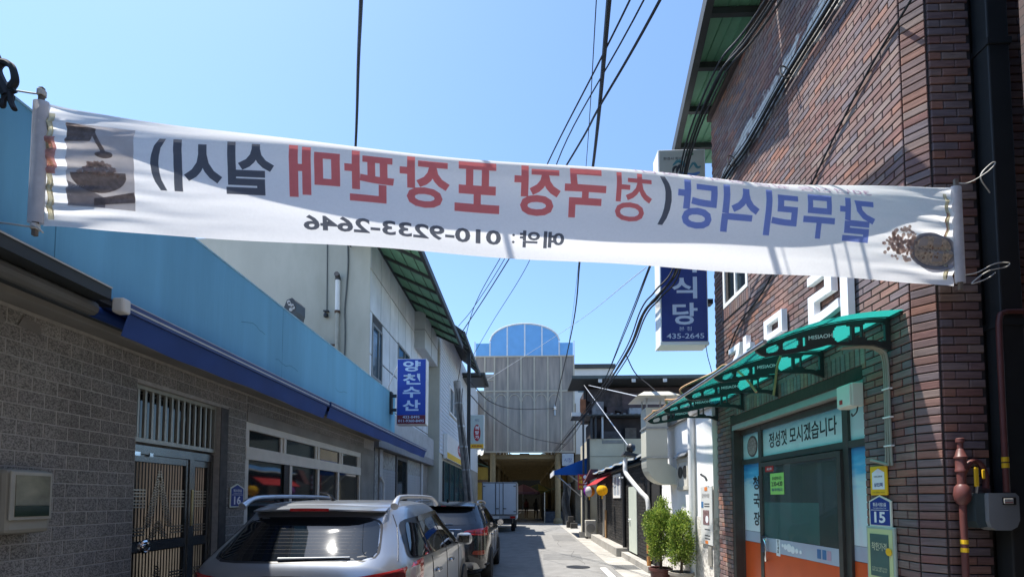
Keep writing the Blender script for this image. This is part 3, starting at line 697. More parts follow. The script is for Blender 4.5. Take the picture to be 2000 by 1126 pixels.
wd = MB().cbox(3.44,3.535,3.508,3.516,1.66,1.715,c=0.006).build('counter_window', BLACK, gm)
MB().cbox(3.445,3.51,3.504,3.509,1.668,1.705,c=0.004).build('counter', mat('counter_white',(0.6,0.6,0.56),0.4), wd)
lettering('0 1 8 4 2', (3.477,3.5035,1.69),(1,0,0),(0,0,1),0.05,0.008,INKK,wd)
MB().box(3.45,3.505,3.5030,3.5038,1.674,1.679).build('red_digits', INKR, wd)
tp = thing('gas_pipe', 'thin brown gas pipe running down into the grey gas meter', 'pipe', (3.55,3.55,1.75))
MB().tube(spline([(4.6,3.56,3.10),(3.7,3.56,3.10),(3.56,3.56,3.09),(3.53,3.56,3.05),(3.522,3.56,2.9),(3.52,3.56,2.2),(3.52,3.56,1.75)],6),0.019,10).build('pipe', PIPEB, tp, smooth=True)
for z in (1.93,1.975): MB().lathe([(0.021,z),(0.021,z+0.035)],(3.52,3.56,0),n=12).build('yellow_band', YELL, tp)

# ================================================================ tall blue sign by the brick corner
SIGNW = mat('sign_box_white', (0.74,0.74,0.72), 0.5, var=0.04, dirt=0.2, dirtcol=(0.5,0.48,0.42))
ts = thing('vertical_sign', 'tall navy vertical shop sign with white letters at the brick corner', 'sign', (2.55,7.7,4.2))
box('case', SIGNW, ts, 2.165, 2.935, 7.56, 7.86, 4.20, 7.46, c=0.01)
box('rim_bottom', SIGNW, ts, 2.16, 2.94, 7.548, 7.87, 4.19, 4.235)
fa = box('navy_face', mat('sign_navy',(0.020,0.045,0.20),0.35,var=0.03), ts, 2.185, 2.915, 7.552, 7.561, 4.25, 6.75)
fb = box('logo_face', mat('sign_beige',(0.34,0.33,0.28),0.5,var=0.05), ts, 2.185, 2.915, 7.552, 7.561, 6.752, 7.44)
SILV = mat('sign_letters', (0.50,0.58,0.74), 0.5, var=0.03)
for i, ch in enumerate('갈무리식당'): lettering(ch, (2.56,7.5495,6.42-i*0.43),(1,0,0),(0,0,1),0.40,0.36,SILV,fa,bold=0.025)
lettering('본 점', (2.56,7.5495,4.455),(1,0,0),(0,0,1),0.20,0.065,SILV,fa)
lettering('435-2645', (2.56,7.5495,4.335),(1,0,0),(0,0,1),0.60,0.085,SILV,fa,bold=0.01)
lettering('환경사 회식', (2.40,7.5495,7.30),(1,0,0),(0,0,1),0.30,0.05,INKK,fb)
LG1 = mat('logo_teal',(0.05,0.16,0.18),0.5); LG2 = mat('logo_blue',(0.06,0.14,0.34),0.5); LG3 = mat('logo_green',(0.04,0.13,0.07),0.5)
def stroke(pts, r, m, par, nm='logo_mark'):
    mb = MB(); P = spline([(x,7.5495,z) for x,z in pts],5)
    for i in range(len(P)-1):
        d = (P[i+1]-P[i]); n_ = Vector((-d.z,0,d.x)).normalized()
        r0 = r*math.sin(math.pi*(i+.25)/len(P))**.6; r1 = r*math.sin(math.pi*(i+1.25)/(len(P)+.6))**.6
        mb.quad(P[i]+n_*r0,P[i]-n_*r0,P[i+1]-n_*r1,P[i+1]+n_*r1)
    return mb.build(nm, m, par)
stroke([(2.62,7.34),(2.68,7.37),(2.74,7.37)],0.03,LG3,fb)
stroke([(2.40,7.06),(2.42,7.14),(2.47,7.17)],0.022,INKK,fb); stroke([(2.46,7.05),(2.49,7.15),(2.55,7.20)],0.026,INKK,fb)
stroke([(2.40,7.18),(2.50,7.26),(2.60,7.18),(2.62,7.10)],0.03,LG1,fb); stroke([(2.66,7.10),(2.74,7.22),(2.80,7.14),(2.86,7.16)],0.022,LG1,fb)
stroke([(2.50,7.08),(2.60,7.03),(2.74,7.02),(2.84,7.06)],0.030,LG2,fb)
MB().box(2.936,3.05,7.64,7.78,4.9,4.98).box(2.936,3.05,7.64,7.78,5.62,5.70).box(2.936,3.05,7.64,7.78,6.8,6.88).build('wall_bracket', DKMETAL, ts)
MB().tube(spline([(2.9,7.6,4.2),(2.93,7.6,4.0),(2.98,7.58,3.75),(3.02,7.56,3.4)],5),0.006,6).build('power_lead', BLACK, ts)
solo(MB().tube([(2.178,7.7,5.05),(2.16,7.7,5.05)],0.02,8),'lock_knob','small dark latch on the sunlit edge of the tall sign','latch',DKMETAL,(2.165,7.7,5.05))

# ================================================================ the banner across the alley
PL = Vector((-2.845,2.53,0)); PR = Vector((3.20,3.48,0)); BD = (PR-PL); BN = Vector((BD.y,-BD.x,0)).normalized()   # BN towards the camera
def ban(u, v, off=0.0):
    """u 0..1 left to right as seen, v 0..1 bottom to top"""
    o = 0.19*max(0.0, math.sin(math.pi*min(max(u,0),1)))**0.8
    lean = o*max(0.0,(v-0.775)/0.225)**1.35
    top = 4.005 + 0.012*math.sin(math.pi*u) - 0.012*math.sin(u*19) - lean*0.10
    bot = 3.28 + 0.02*math.sin(math.pi*u) + 0.006*math.sin(u*23+1)
    z = bot + (top-bot)*v
    e = min(u, 1-u)*6.1
    pl = math.exp(-e/0.32)*(0.012*math.sin(v*46 + math.sin(u*60)) + 0.006*math.sin(v*83+1.2)) * min(1, e/0.10+0.25)
    wv = 0.009*math.sin(u*9+v*2.0) + 0.004*math.sin(u*23+v*5) + 0.003*math.sin(u*6+v*17)
    d = -lean + pl + wv*math.sin(math.pi*u) + 0.02*math.sin(math.pi*u)*math.sin(math.pi*v*0.8)
    d += 0.03*math.sin(math.pi*u)
    d -= 0.10*max(0.0,(0.66-v)/0.66)*(0.35+0.65*math.sin(math.pi*u))
    p = PL + BD*u + BN*(d + off)
    return Vector((p.x, p.y, z))
CLOTH = clothmat('banner_cloth', (0.95,0.95,0.95), 0.55, var=0.02, scale=60)
bn = thing('banner', 'long white cloth banner stretched across the alley, its print seen in mirror image', 'banner', (0.2,3.0,3.28))
MB().grid(lambda u, v: ban(0.006+u*0.988, v), 220, 44).build('cloth', CLOTH, bn, smooth=True)
PRR = clothmat('banner_red', (0.86,0.27,0.27), 0.56, var=0.02); PRB = clothmat('banner_blue', (0.29,0.38,0.78), 0.56, var=0.02); PRK = clothmat('banner_black', (0.17,0.185,0.22), 0.56, var=0.02)
PRM = clothmat('banner_mauve', (0.55,0.44,0.55), 0.5, var=0.02)
L_ = BD.length; HB = 0.715
def bx(px):     # banner coordinate from its own left end in metres of cloth
    return px
def bprint(body, u0, u1, v0, v1, m, bold=0.03):
    """mirror image: the print is on the far face and shows through"""
    uc, vc = (u0+u1)/2, (v0+v1)/2
    def f(p): return ban(uc - p[0]/L_, vc + p[1]/HB, 0.0035)
    return lettering(body, (0,0,0), (1,0,0), (0,0,1), (u1-u0)*L_, (v1-v0)*HB, m, bn, bold=bold, name='printed_letters', mapf=f, sub=0.035)
for ch, a, b, m in ((')',.1012,.1157,PRK),('시',.1224,.1669,PRK),('실',.1704,.2158,PRK),('매',.2299,.2789,PRR),('판',.2832,.3323,PRR),('장',.338,.3888,PRR),('포',.3939,.4409,PRR),('장',.4562,.5062,PRR),('국',.5104,.5560,PRR),('청',.5672,.6082,PRR),('(',.6165,.6307,PRK),('당',.6374,.6832,PRB),('식',.6904,.7346,PRB),('리',.742,.7821,PRB),('무',.7898,.8306,PRB),('갈',.8367,.8835,PRB)):
    sl = (a-0.5)*0.05 if a > 0.5 else 0
    bprint(ch, a, b, 0.355-sl, 0.77-sl, m, bold=0.012 if ch == '청' else (0.03 if ch not in '()' else 0.04))
bprint('010-9233-2646', .242, .4437, .105, .225, PRK, bold=0.028)
bprint('.', .4555, .4585, .130, .150, PRK, bold=0.03); bprint('.', .4556, .4586, .185, .205, PRK, bold=0.03); bprint('약', .4640, .4860, .10, .235, PRK, bold=0.03); bprint('예', .4900, .5128, .10, .235, PRK, bold=0.03)
bprint('30년전통 깊은 청국장 맛집!', .5896, .8804, .80, .89, PRM, bold=0.0)
def bpoly(name, pts, m, off=0.003, par=None, n=1):
    off = 0.004 + (off-0.003)*2.2
    """flat print bounded by a convex outline given in banner coordinates"""
    c = (sum(p[0] for p in pts)/len(pts), sum(p[1] for p in pts)/len(pts)); mb = MB(); K = 14
    rings = [[ban(c[0]+(p[0]-c[0])*k/K, c[1]+(p[1]-c[1])*k/K, off) for p in pts] for k in range(1, K+1)]
    vs = [ban(c[0], c[1], off)] + [q for r_ in rings for q in r_]; m_ = len(pts); fs = [(0,1+i,1+(i+1)%m_) for i in range(m_)]
    for k in range(K-1):
        for i in range(m_): fs.append((1+k*m_+i,1+(k+1)*m_+i,1+(k+1)*m_+(i+1)%m_,1+k*m_+(i+1)%m_))
    mb.add(vs, fs); return mb.build(name, m, par or bn, smooth=True)
def dense(pts, k=20):
    out = []
    for i in range(len(pts)):
        a, b = pts[i], pts[(i+1) % len(pts)]
        out += [(a[0]+(b[0]-a[0])*t/k, a[1]+(b[1]-a[1])*t/k) for t in range(k)]
    return out
def ell(cu, cv, ru, rv, n=30, a0=0, a1=2*math.pi): return [(cu+ru*math.cos(a0+(a1-a0)*i/n), cv+rv*math.sin(a0+(a1-a0)*i/n)) for i in range(n)]
PG = clothmat('print_grey',(0.42,0.40,0.42),0.5,var=0.15,scale=14); PDK = clothmat('print_dark_brown',(0.30,0.26,0.25),0.5,var=0.2,scale=40); PTAN = clothmat('print_bean',(0.60,0.47,0.41),0.5,var=0.3,scale=50)
PSH = clothmat('print_shadow',(0.42,0.43,0.50),0.5,var=0.05); PYE = clothmat('print_yellow',(0.82,0.76,0.55),0.5,var=0.2,scale=20); PIN = clothmat('print_red_side',(0.72,0.38,0.34),0.5,var=0.2,scale=40); PCRM = clothmat('print_cream',(0.82,0.70,0.56),0.5,var=0.25,scale=50); PLT=clothmat('print_pale',(0.66,0.62,0.61),0.5,var=0.1,scale=9)
ph = bpoly('printed_photo', dense([(.0267,.18),(.0865,.17),(.0865,.84),(.0267,.85)]), PLT)
bpoly('printed_table', dense([(.0267,.185),(.060,.175),(.060,.26),(.0267,.38)]), PG, 0.0038)
bpoly('printed_board', dense([(.05,.19),(.0865,.235),(.0865,.315),(.05,.25)]), PDK, 0.0044)
bpoly('printed_jar', dense([(.0267,.68),(.048,.70),(.052,.82),(.0267,.85)]), PDK, 0.0038)
bpoly('printed_ladle', dense([(.047,.80),(.051,.80),(.062,.62),(.058,.61)]), PDK, 0.0044)
bpoly('printed_ladle', ell(.0605,.60,.008,.028), PDK, 0.0046)
bpoly('printed_bowl', ell(.0550,.44,.0245,.15,24,math.pi,2*math.pi)+[(.0795,.46)], PDK, 0.0044)
def beans(name, spots, r, par, m, off):
    off = 0.004 + (off-0.003)*2.2
    mb = MB()
    for (u, v) in spots:
        q = r*random.uniform(.7,1.2); n_ = 8
        vs = [ban(u,v,off+0.0015)] + [ban(u+q/L_*math.cos(2*math.pi*i/n_), v+q/HB*math.sin(2*math.pi*i/n_)*random.uniform(.75,1), off) for i in range(n_)]
        mb.add(vs, [(0,1+i,1+(i+1)%n_) for i in range(n_)])
    o = mb.build(name, m, par); o['kind'] = 'stuff'; return o
sp_ = []
while len(sp_) < 90:
    a, b = random.uniform(-1,1), random.uniform(0,1)
    if b < 1-a*a: sp_.append((.0550+a*.021, .44+b*.10))
beans('printed_beans', sp_, 0.011, bn, PTAN, 0.0052)
bpoly('printed_shadow', ell(.968,.285,.030,.165), PSH, 0.0030)
bpoly('printed_bowl', ell(.9635,.325,.0320,.185), PG, 0.0036)
bpoly('printed_bowl_rim', ell(.9635,.328,.0310,.178), clothmat('print_rim',(0.5,0.5,0.52),0.5), 0.0042)
bpoly('printed_bowl_rim', ell(.9635,.328,.0285,.163), PG, 0.0047)
bpoly('printed_stew', ell(.9635,.325,.0262,.148), PCRM, 0.0052)
bpoly('printed_tofu', dense([(.943,.36),(.955,.37),(.955,.43),(.946,.44)]), PLT, 0.0058); bpoly('printed_tofu', dense([(.962,.22),(.976,.23),(.975,.33),(.963,.31)]), PLT, 0.0058); bpoly('printed_tofu', dense([(.962,.36),(.974,.37),(.973,.46),(.963,.45)]), PLT, 0.0058)
sp_ = [(random.gauss(.920,.0105), random.gauss(.345,.075)) for _ in range(150)]
beans('printed_beans', [s for s in sp_ if abs(s[0]-.92) < .027 and .13 < s[1] < .55], 0.014, bn, PTAN, 0.0056)
sp_ = [(random.uniform(.944,.983), random.gauss(.31,.05)) for _ in range(26)]
beans('printed_garnish', sp_, 0.008, bn, clothmat('print_garnish',(0.50,0.36,0.27),0.5,var=0.3), 0.0062)
for a, b, s in ((.0095,.0145,0),(.980,.9845,1)):
    bpoly('side_stripe', dense([(a,.06),(b,.06),(b,.93),(a,.93)],14), PYE, 0.003)
    bpoly('side_stripe', dense([(a-.001*(1-s),.42),(b+.003*(1-2*s),.42),(b+.003*(1-2*s),.72),(a-.001*(1-s),.72)],14), PIN, 0.0036)
# end sleeves, sticks and ties
SLV = clothmat('banner_sleeve',(0.80,0.79,0.80),0.4,var=0.05)
def sleeve(u0, u1, s):
    def f(a, v):
        th = math.pi*2*a; p = ban((u0+u1)/2, 0.5)
        q = PL + BD*((u0+u1)/2) + BD.normalized()*0.042*math.cos(th) + BN*0.019*math.sin(th)
        return (q.x, q.y, 3.285 + 0.725*v)
    MB().grid(f, 14, 10).build('sleeve', SLV, bn, smooth=True)
sleeve(-0.001, 0.007, 0); sleeve(0.993, 1.001, 1)
WOODS = mat('stick_wood', (0.17,0.14,0.11), 0.8, var=0.25, scale=20)
for u, h in ((0.003,0.075),(0.997,0.05)):
    q = PL + BD*u
    MB().cbox(q.x-0.013,q.x+0.013,q.y-0.010,q.y+0.010,3.285-h,4.02+h,c=0.003).build('stick', WOODS, bn)
TIE = mat('white_cord', (0.68,0.66,0.60), 0.7)
q0 = PL + BD*0.003; q1 = PL + BD*0.997
for z in (4.06, 3.265): MB().tube(spline([(q0.x,q0.y-.02,z),(q0.x-.03,q0.y,z),(q0.x-.3,q0.y,z+.03),(q0.x-.9,q0.y+.1,z+.05)],6),0.005,6).build('tie_cord', TIE, bn)
for z in (4.05, 3.25):
    for k in range(4): MB().lathe([(0.021,z+k*.008-.004),(0.0225,z+k*.008),(0.021,z+k*.008+.004)],(q0.x,q0.y,0),n=12).build('wrapping', TIE, bn)
MB().tube(spline([(q0.x,q0.y-.02,3.26),(q0.x+.05,q0.y-.03,3.24),(q0.x+.08,q0.y-.03,3.21)],5),0.005,6).build('tie_cord', TIE, bn)
for pts in ([(q1.x,q1.y,4.04),(q1.x+.08,q1.y-.02,4.03),(q1.x+.2,q1.y-.03,4.10),(q1.x+.27,q1.y-.02,4.17),(q1.x+.24,q1.y-.02,4.17),(q1.x+.17,q1.y-.01,4.08),(q1.x+.3,q1.y+.06,4.0)],
            [(q1.x,q1.y,3.34),(q1.x+.1,q1.y-.02,3.35),(q1.x+.22,q1.y-.03,3.41),(q1.x+.33,q1.y-.02,3.42),(q1.x+.31,q1.y-.02,3.39),(q1.x+.18,q1.y-.02,3.36),(q1.x+.06,q1.y-.02,3.27),(q1.x+.16,q1.y-.03,3.30),(q1.x+.30,q1.y+.05,3.38)]):
    MB().tube(spline(pts,6),0.004,6).build('tie_cord', TIE, bn)
# ================================================================ grey block house with sky-blue parapet (left)
LX = -3.50
BLOCK = brickmat('grey_granite_block', [(0.255,0.243,0.212),(0.285,0.27,0.235),(0.265,0.252,0.228),(0.30,0.283,0.248),(0.27,0.253,0.223)], 0.9, streak=0.14, bump=0.5, stretch=(30,30,30), speck=0.50, spscale=105, grime=0.30)
MORTL = mat('pale_mortar', (0.42,0.40,0.36), 0.95, var=0.15, scale=20)
CEM = mat('cement_render', (0.27,0.255,0.225), 0.92, var=0.16, scale=2.5, bump=0.35, bscale=40, dirt=0.5, dirtcol=(0.14,0.13,0.11))
BLUE = mat('sky_blue_paint', (0.175,0.445,0.615), 0.8, var=0.07, scale=1.3, bump=0.25, bscale=14, dirt=0.8, dirtcol=(0.13,0.33,0.46), stretch=(1,2.2,0.22))
hs = thing('block_house', 'single storey grey block house with a sky blue painted parapet', 'house', (-4.0,5,0))
core = MB()
xc = LX - 0.0035
core.box(-8.5,xc,-12,4.06,0,3.02).box(-8.5,xc,5.21,5.70,0,3.02).box(-8.5,xc,9.72,10.55,0,3.02)
core.box(-8.5,xc,4.06,5.21,2.75,3.02).box(-8.5,xc,5.70,9.72,2.67,3.02).box(-8.5,xc,5.70,9.72,0,0.92)
core.box(-8.5,-3.70,4.06,5.21,0,2.75).box(-8.5,-3.62,5.70,9.72,0.92,2.67)
core.build('wall_core', MORTL, hs)
items = [((LX, u, z), R(90), w_, h_) for u, z, w_, h_ in courses(2.0, 5.70, 0, 3.0, 0.18, 0.107, 0.009, [(4.06,5.21,0,2.75),(5.21,5.34,0,2.75)], phase=2.0)]
items += [((LX, u, z), R(90), w_, h_) for u, z, w_, h_ in courses(5.70, 9.9, 2.80, 3.0, 0.18, 0.107, 0.009)]
lay_pieces('block', hs, items, BLOCK, 0.05, keep=300, ch=0.0025)
box('stone_jamb', mat('dark_stone',(0.06,0.055,0.05),0.6,var=0.3,scale=12), hs, LX-0.02, LX+0.004, 5.212, 5.338, 0, 2.75)
box('lintel_render', CEM, hs, LX-0.02, LX+0.010, 5.70, 10.55, 2.672, 2.80)
box('end_render', CEM, hs, LX-0.02, LX+0.006, 9.725, 10.55, 0, 2.67)
# top slab, soffit, parapet
box('eave_beam', CEM, hs, LX-0.3, LX+0.17, -12, 10.55, 3.022, 3.15)
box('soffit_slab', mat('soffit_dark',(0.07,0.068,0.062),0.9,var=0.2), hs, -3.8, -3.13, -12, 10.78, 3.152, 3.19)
box('parapet', BLUE, hs, -3.30, -3.10, -12, 10.80, 3.192, 4.12)
box('roof_deck', CEM, hs, -8.5, -3.31, -12, 10.78, 3.2, 3.5)
box('roof_strip', mat('rust_angle',(0.13,0.06,0.035),0.7,var=0.3), hs, -3.24, -3.20, 2.2, 2.62, 4.122, 4.19)
MB().tube([(-3.27,-11.9,3.075),(-3.27,10.4,3.075)],0.03,8).build('soffit_pipe', EDK, hs)
# hairline cracks and plaster seams in the parapet
ck = MB()
for y0_, z0_ in ((4.9,3.62),(5.6,3.42),(7.4,3.5)):
    y_, z_ = y0_, z0_
    for q in range(7):
        y2, z2 = y_+random.uniform(.04,.10), z_+random.uniform(-.035,.035)
        ck.quad((-3.0988,y_,z_-.003),(-3.0988,y2,z2-.003),(-3.0988,y2,z2+.003),(-3.0988,y_,z_+.003)); y_, z_ = y2, z2
for y_ in (2.9,5.75,8.3): ck.quad((-3.0988,y_,3.20),(-3.0988,y_+.006,3.20),(-3.0988,y_+.008,4.11),(-3.0988,y_+.002,4.11))
ck.build('paint_cracks', mat('crack_blue',(0.07,0.20,0.29),0.9), hs, kind='stuff')
box('coping', mat('coping_pale_blue',(0.34,0.56,0.66),0.8,var=0.15,scale=4), hs, -3.32, -3.094, -12, 10.81, 4.121, 4.135)
pt = MB()
for y, z, l in ((2.35,2.93,0.3),(2.75,2.90,0.22),(3.05,2.89,0.16)): pt.add([(LX+0.0075,y,z),(LX+0.0075,y+l,z-0.02),(LX+0.0075,y+l*0.9,z+0.06),(LX+0.0075,y+l*0.2,z+0.07)],[(0,1,2,3)])
pt.build('cement_patch', CEM, hs)
# grille over the gate
GRL = mat('grille_aluminium', (0.40,0.40,0.35), 0.4, metal=0.4, var=0.08)
tr = thing('transom_grille', 'barred transom window over the ribbed steel gate', 'window', (LX-.1,4.63,2.24))
MB().box(LX-0.10,LX-0.05,4.065,5.205,2.225,2.265).box(LX-0.10,LX-0.05,4.065,5.205,2.715,2.748).box(LX-0.10,LX-0.05,4.065,4.095,2.265,2.715).box(LX-0.10,LX-0.05,5.175,5.205,2.265,2.715).build('frame', GRL, tr)
b0 = MB().box(LX-0.09,LX-0.065,4.14,4.162,2.265,2.715).build('bar', GRL, tr)
for k in range(1, 13):
    o = b0.copy(); COL.objects.link(o); o.parent = tr; o.location = (0, k*0.082, 0)
MB().box(LX-0.15,LX-0.145,4.095,5.175,2.265,2.715).build('pane', GLASSD, tr)
# ribbed steel gate
GATE = mat('ribbed_stainless', (0.47,0.44,0.37), 0.30, metal=0.9, var=0.12, scale=5)
GFR = mat('gate_frame_steel', (0.22,0.23,0.23), 0.25, metal=0.8, var=0.1)
GDK = mat('gate_dark_sheet', (0.03,0.03,0.028), 0.35, metal=0.5, var=0.1)
gt = thing('steel_gate', 'ribbed stainless steel double gate in the grey block wall', 'gate', (LX-.12,4.63,0))
GXx = LX - 0.11
MB().box(GXx-0.04,GXx+0.04,4.065,4.095,0,2.20).box(GXx-0.04,GXx+0.04,5.175,5.205,0,2.20).box(GXx-0.04,GXx+0.04,4.095,5.175,2.12,2.20).box(GXx-0.03,GXx+0.035,4.845,4.905,0,2.12).build('frame', GFR, gt)
def leaf(y0, y1, nm):
    lf = MB().box(GXx-0.02,GXx-0.005,y0,y1,0.05,2.115).build(nm, GDK, gt)
    MB().box(GXx-0.004,GXx+0.022,y0,y0+0.03,0.05,2.115).box(GXx-0.004,GXx+0.022,y1-0.03,y1,0.05,2.115).box(GXx-0.004,GXx+0.02,y0+.03,y1-.03,1.21,1.30).box(GXx-0.004,GXx+0.02,y0+.03,y1-.03,2.05,2.115).box(GXx-0.004,GXx+0.02,y0+.03,y1-.03,0.05,0.11).build('leaf_rail', GFR, lf)
    n = int((y1-y0-0.06)/0.037)
    r1 = MB().add([(GXx-.004,y0+.037,1.31),(GXx+.006,y0+.0445,1.31),(GXx-.004,y0+.052,1.31),(GXx-.004,y0+.037,2.045),(GXx+.006,y0+.0445,2.045),(GXx-.004,y0+.052,2.045)],[(0,1,4,3),(1,2,5,4)]).build('rib', GATE, lf)
    r2 = MB().add([(GXx-.004,y0+.037,0.12),(GXx+.006,y0+.0445,0.12),(GXx-.004,y0+.052,0.12),(GXx-.004,y0+.037,1.20),(GXx+.006,y0+.0445,1.20),(GXx-.004,y0+.052,1.20)],[(0,1,4,3),(1,2,5,4)]).build('rib', GATE, lf)
    for k in range(1, n):
        for r_ in (r1, r2):
            o = r_.copy(); COL.objects.link(o); o.parent = lf; o.location = (0, k*0.037, 0)
    # pressed cross bands and the stepped diamond
    em = MB(); w_ = y1-y0-0.07; yc = (y0+y1)/2
    for zb in (1.36,1.39,1.42,1.62,1.65,1.68,1.72,1.75,1.78,0.9,0.93,0.96,0.5,0.53):
        for sg in (-1, 1):
            a = 0.16 if y1-y0 > 0.5 else 0.0
            ya, yb = (yc-w_/2, yc-a) if sg < 0 else (yc+a, yc+w_/2)
            em.box(GXx+0.004,GXx+0.011,ya,yb,zb,zb+0.012)
    if y1-y0 > 0.5:
        for base, top_, hw in ((1.42,1.99,0.17),(1.32,1.50,0.11),(0.55,1.05,0.17)):
            k = 0; z = base
            while z < top_:
                f_ = (z-base)/(top_-base); off = hw*(1-f_)
                for sg in (-1, 1):
                    for q in range(3):
                        yy = yc+sg*(off-0.03*q)
                        if (yy-yc)*sg > -0.01: em.box(GXx+0.004,GXx+0.014,yy-0.012,yy+0.012,z+0.008*q,z+0.008*q+0.011)
                z += 0.026; k += 1
    em.build('pressed_pattern', GATE, lf, kind='stuff'); return lf
lf = leaf(4.10, 4.84, 'large_leaf'); leaf(4.91, 5.17, 'small_leaf')
kn = MB().lathe([(0.0,0),(0.062,0.0),(0.062,0.012),(0.048,0.02),(0.042,0.008),(0.026,0.008),(0.026,0.03),(0.0,0.034)],(GXx+0.02,4.30,1.255),axis=(1,0,0),n=28).build('round_lock', CHROME, lf, smooth=True)
for y in (4.098, 4.875): box('pull_plate', mat('brass_plate',(0.62,0.52,0.26),0.3,metal=0.7), gt, GXx+0.036, GXx+0.044, y, y+0.022, 1.50 if y < 4.5 else 1.42, 1.68 if y < 4.5 else 1.80)
for y0, y1 in ((4.11,4.19),(4.30,4.34)): box('hinge_plate', CHROME, gt, GXx+0.041, GXx+0.046, y0, y1, 2.10, 2.135)
house_plate(5.52, 1.745, '16', 1, LX+0.006, 'blue pentagon house number plate reading 16 beside the steel gate', s=1.05)
# electricity meter box
mb_ = thing('meter_box', 'beige electricity meter box with a window on the grey block wall', 'meter', (LX,3.06,1.46))
BEI = mat('beige_plastic', (0.36,0.34,0.27), 0.5, var=0.06)
box('case', BEI, mb_, LX+0.004, LX+0.13, 2.92, 3.22, 1.47, 1.90, c=0.03)
box('window_frame', mat('beige_plastic2',(0.42,0.40,0.32),0.45), mb_, LX+0.131, LX+0.145, 2.935, 3.205, 1.56, 1.885, c=0.02)
wq = box('window', mat('meter_window',(0.22,0.22,0.15),0.12,var=0.35,scale=9), mb_, LX+0.1455, LX+0.149, 2.965, 3.185, 1.66, 1.86)
box('window_shade', mat('meter_dark',(0.03,0.05,0.03),0.15), mb_, LX+0.1455, LX+0.149, 2.965, 3.185, 1.585, 1.657)
# long window bank
wb = thing('window_bank', 'long cream framed shop window bank with transom panes in the block house', 'window', (LX,7.7,0.9))
F0, F1 = LX-0.07, LX-0.004
MB().box(F0,F1,5.70,9.72,2.575,2.668).build('head', CREAM, wb)
MB().box(F0,F1+0.008,5.70,9.72,2.20,2.36).build('middle_rail', CREAM, wb)
MB().box(F0,F1+0.03,5.70,9.72,0.92,0.98).build('sill', CREAM, wb)
cuts = [5.70, 6.62, 7.72, 8.72, 9.66]
for y in cuts: box('upper_post', CREAM, wb, F0, F1-0.002, y, y+0.06, 2.36, 2.575)
for i in range(4):
    for sy in (cuts[i]+.06, cuts[i+1]-.06): box('sash', CREAM, wb, F0+.01, F1-.02, sy, sy+.04 if sy < cuts[i]+.1 else sy+.06, 2.36, 2.575)
    box('upper_pane', GLASSD, wb, F0+0.02, F0+0.026, cuts[i]+.10, cuts[i+1]-.06, 2.362, 2.573)
low = [5.70, 6.80, 7.72, 8.55, 9.66]
for y in low: box('lower_post', CREAM, wb, F0, F1-0.002, y, y+0.07, 0.98, 2.20)
for i in range(4): box('lower_pane', GLASSD, wb, F0+0.02, F0+0.026, low[i]+.07, low[i+1], 0.982, 2.198)
box('curtain_wall', mat('green_curtain',(0.10,0.14,0.13),0.8,var=0.25,stretch=(1,9,1)), wb, F0-0.002, F0+0.01, 7.79, 9.64, 0.99, 2.19)
box('sash_strip', BLACK, wb, F0+.03, F1-.012, 6.66, 6.80, 0.98, 2.198)
# retracted awnings
NAVYC = mat('navy_canvas', (0.012,0.048,0.21), 0.65, var=0.1, scale=3, bump=0.2, bscale=200)
TRIM = mat('awning_trim', (0.50,0.50,0.47), 0.5)
def awning(y0, y1, z, label, lead=True):
    a = thing('retracted_awning', label, 'awning', (-2.95,(y0+y1)/2,z), group='navy retracted shop awnings')
    MB().tube([(-3.045,y0,z+0.01),(-3.045,y1,z+0.01)],0.045,14).build('roller', NAVYC, a, smooth=True)
    def f(u, v): return (-3.03+0.245*v, y0+.03+(y1-y0-.06)*u, z+0.05-0.01*v-0.008*math.sin(v*3.1)*(1+0.5*math.sin(u*17)))
    MB().grid(f, 24, 4).build('fabric', NAVYC, a, smooth=True)
    MB().box(-2.81,-2.775,y0,y1,z-0.01,z+0.055).build('front_bar', mat('bar_navy',(0.03,0.05,0.16),0.45), a)
    MB().box(-2.7748,-2.772,y0,y1,z+0.012,z+0.024).build('trim_line', TRIM, a)
    MB().box(-2.812,-2.773,y0,y1,z+0.0555,z+0.060).build('trim_line', TRIM, a)
    def g(u, v): return (-2.795-0.05*v+0.010*math.sin(u*31)*v, y0+.01+(y1-y0-.02)*u, z-0.011-0.155*v-0.008*v*math.sin(u*9)-0.012*v*math.sin(u*2.5))
    MB().grid(g, 60, 4).build('valance', NAVYC, a, smooth=True)
    MB().cbox(-2.85,-2.765,y0-0.07,y0,z-0.03,z+0.075,c=0.015).build('end_cap', mat('end_cap_white',(0.55,0.54,0.50),0.5,var=0.1), a) if lead else None
    for y in (y0+.4,(y0+y1)/2,y1-.4):
        MB().tube([(-3.10,y,z+0.02),(-2.81,y,z+0.0)],0.014,6).build('arm', DKMETAL, a)
    return a
awning(3.13, 6.43, 3.01, 'nearer navy retracted awning under the sky blue parapet, white end cap')
awning(6.50, 12.8, 3.02, 'farther navy retracted awning running past the sky blue parapet', lead=False)
cs = thing('awning_cassette', 'bare dark awning housing under the parapet at the left edge', 'awning', (-2.98,2.2,3.0))
MB().box(-3.09,-2.84,-6,3.05,3.06,3.15).build('housing', EDK, cs); MB().tube([(-2.97,-6,3.0),(-2.97,3.05,3.0)],0.05,10).build('roller', mat('roller_grey',(0.12,0.12,0.11),0.7), cs)
MB().box(-2.838,-2.832,2.3,3.05,3.135,3.145).build('trim_line', TRIM, cs)
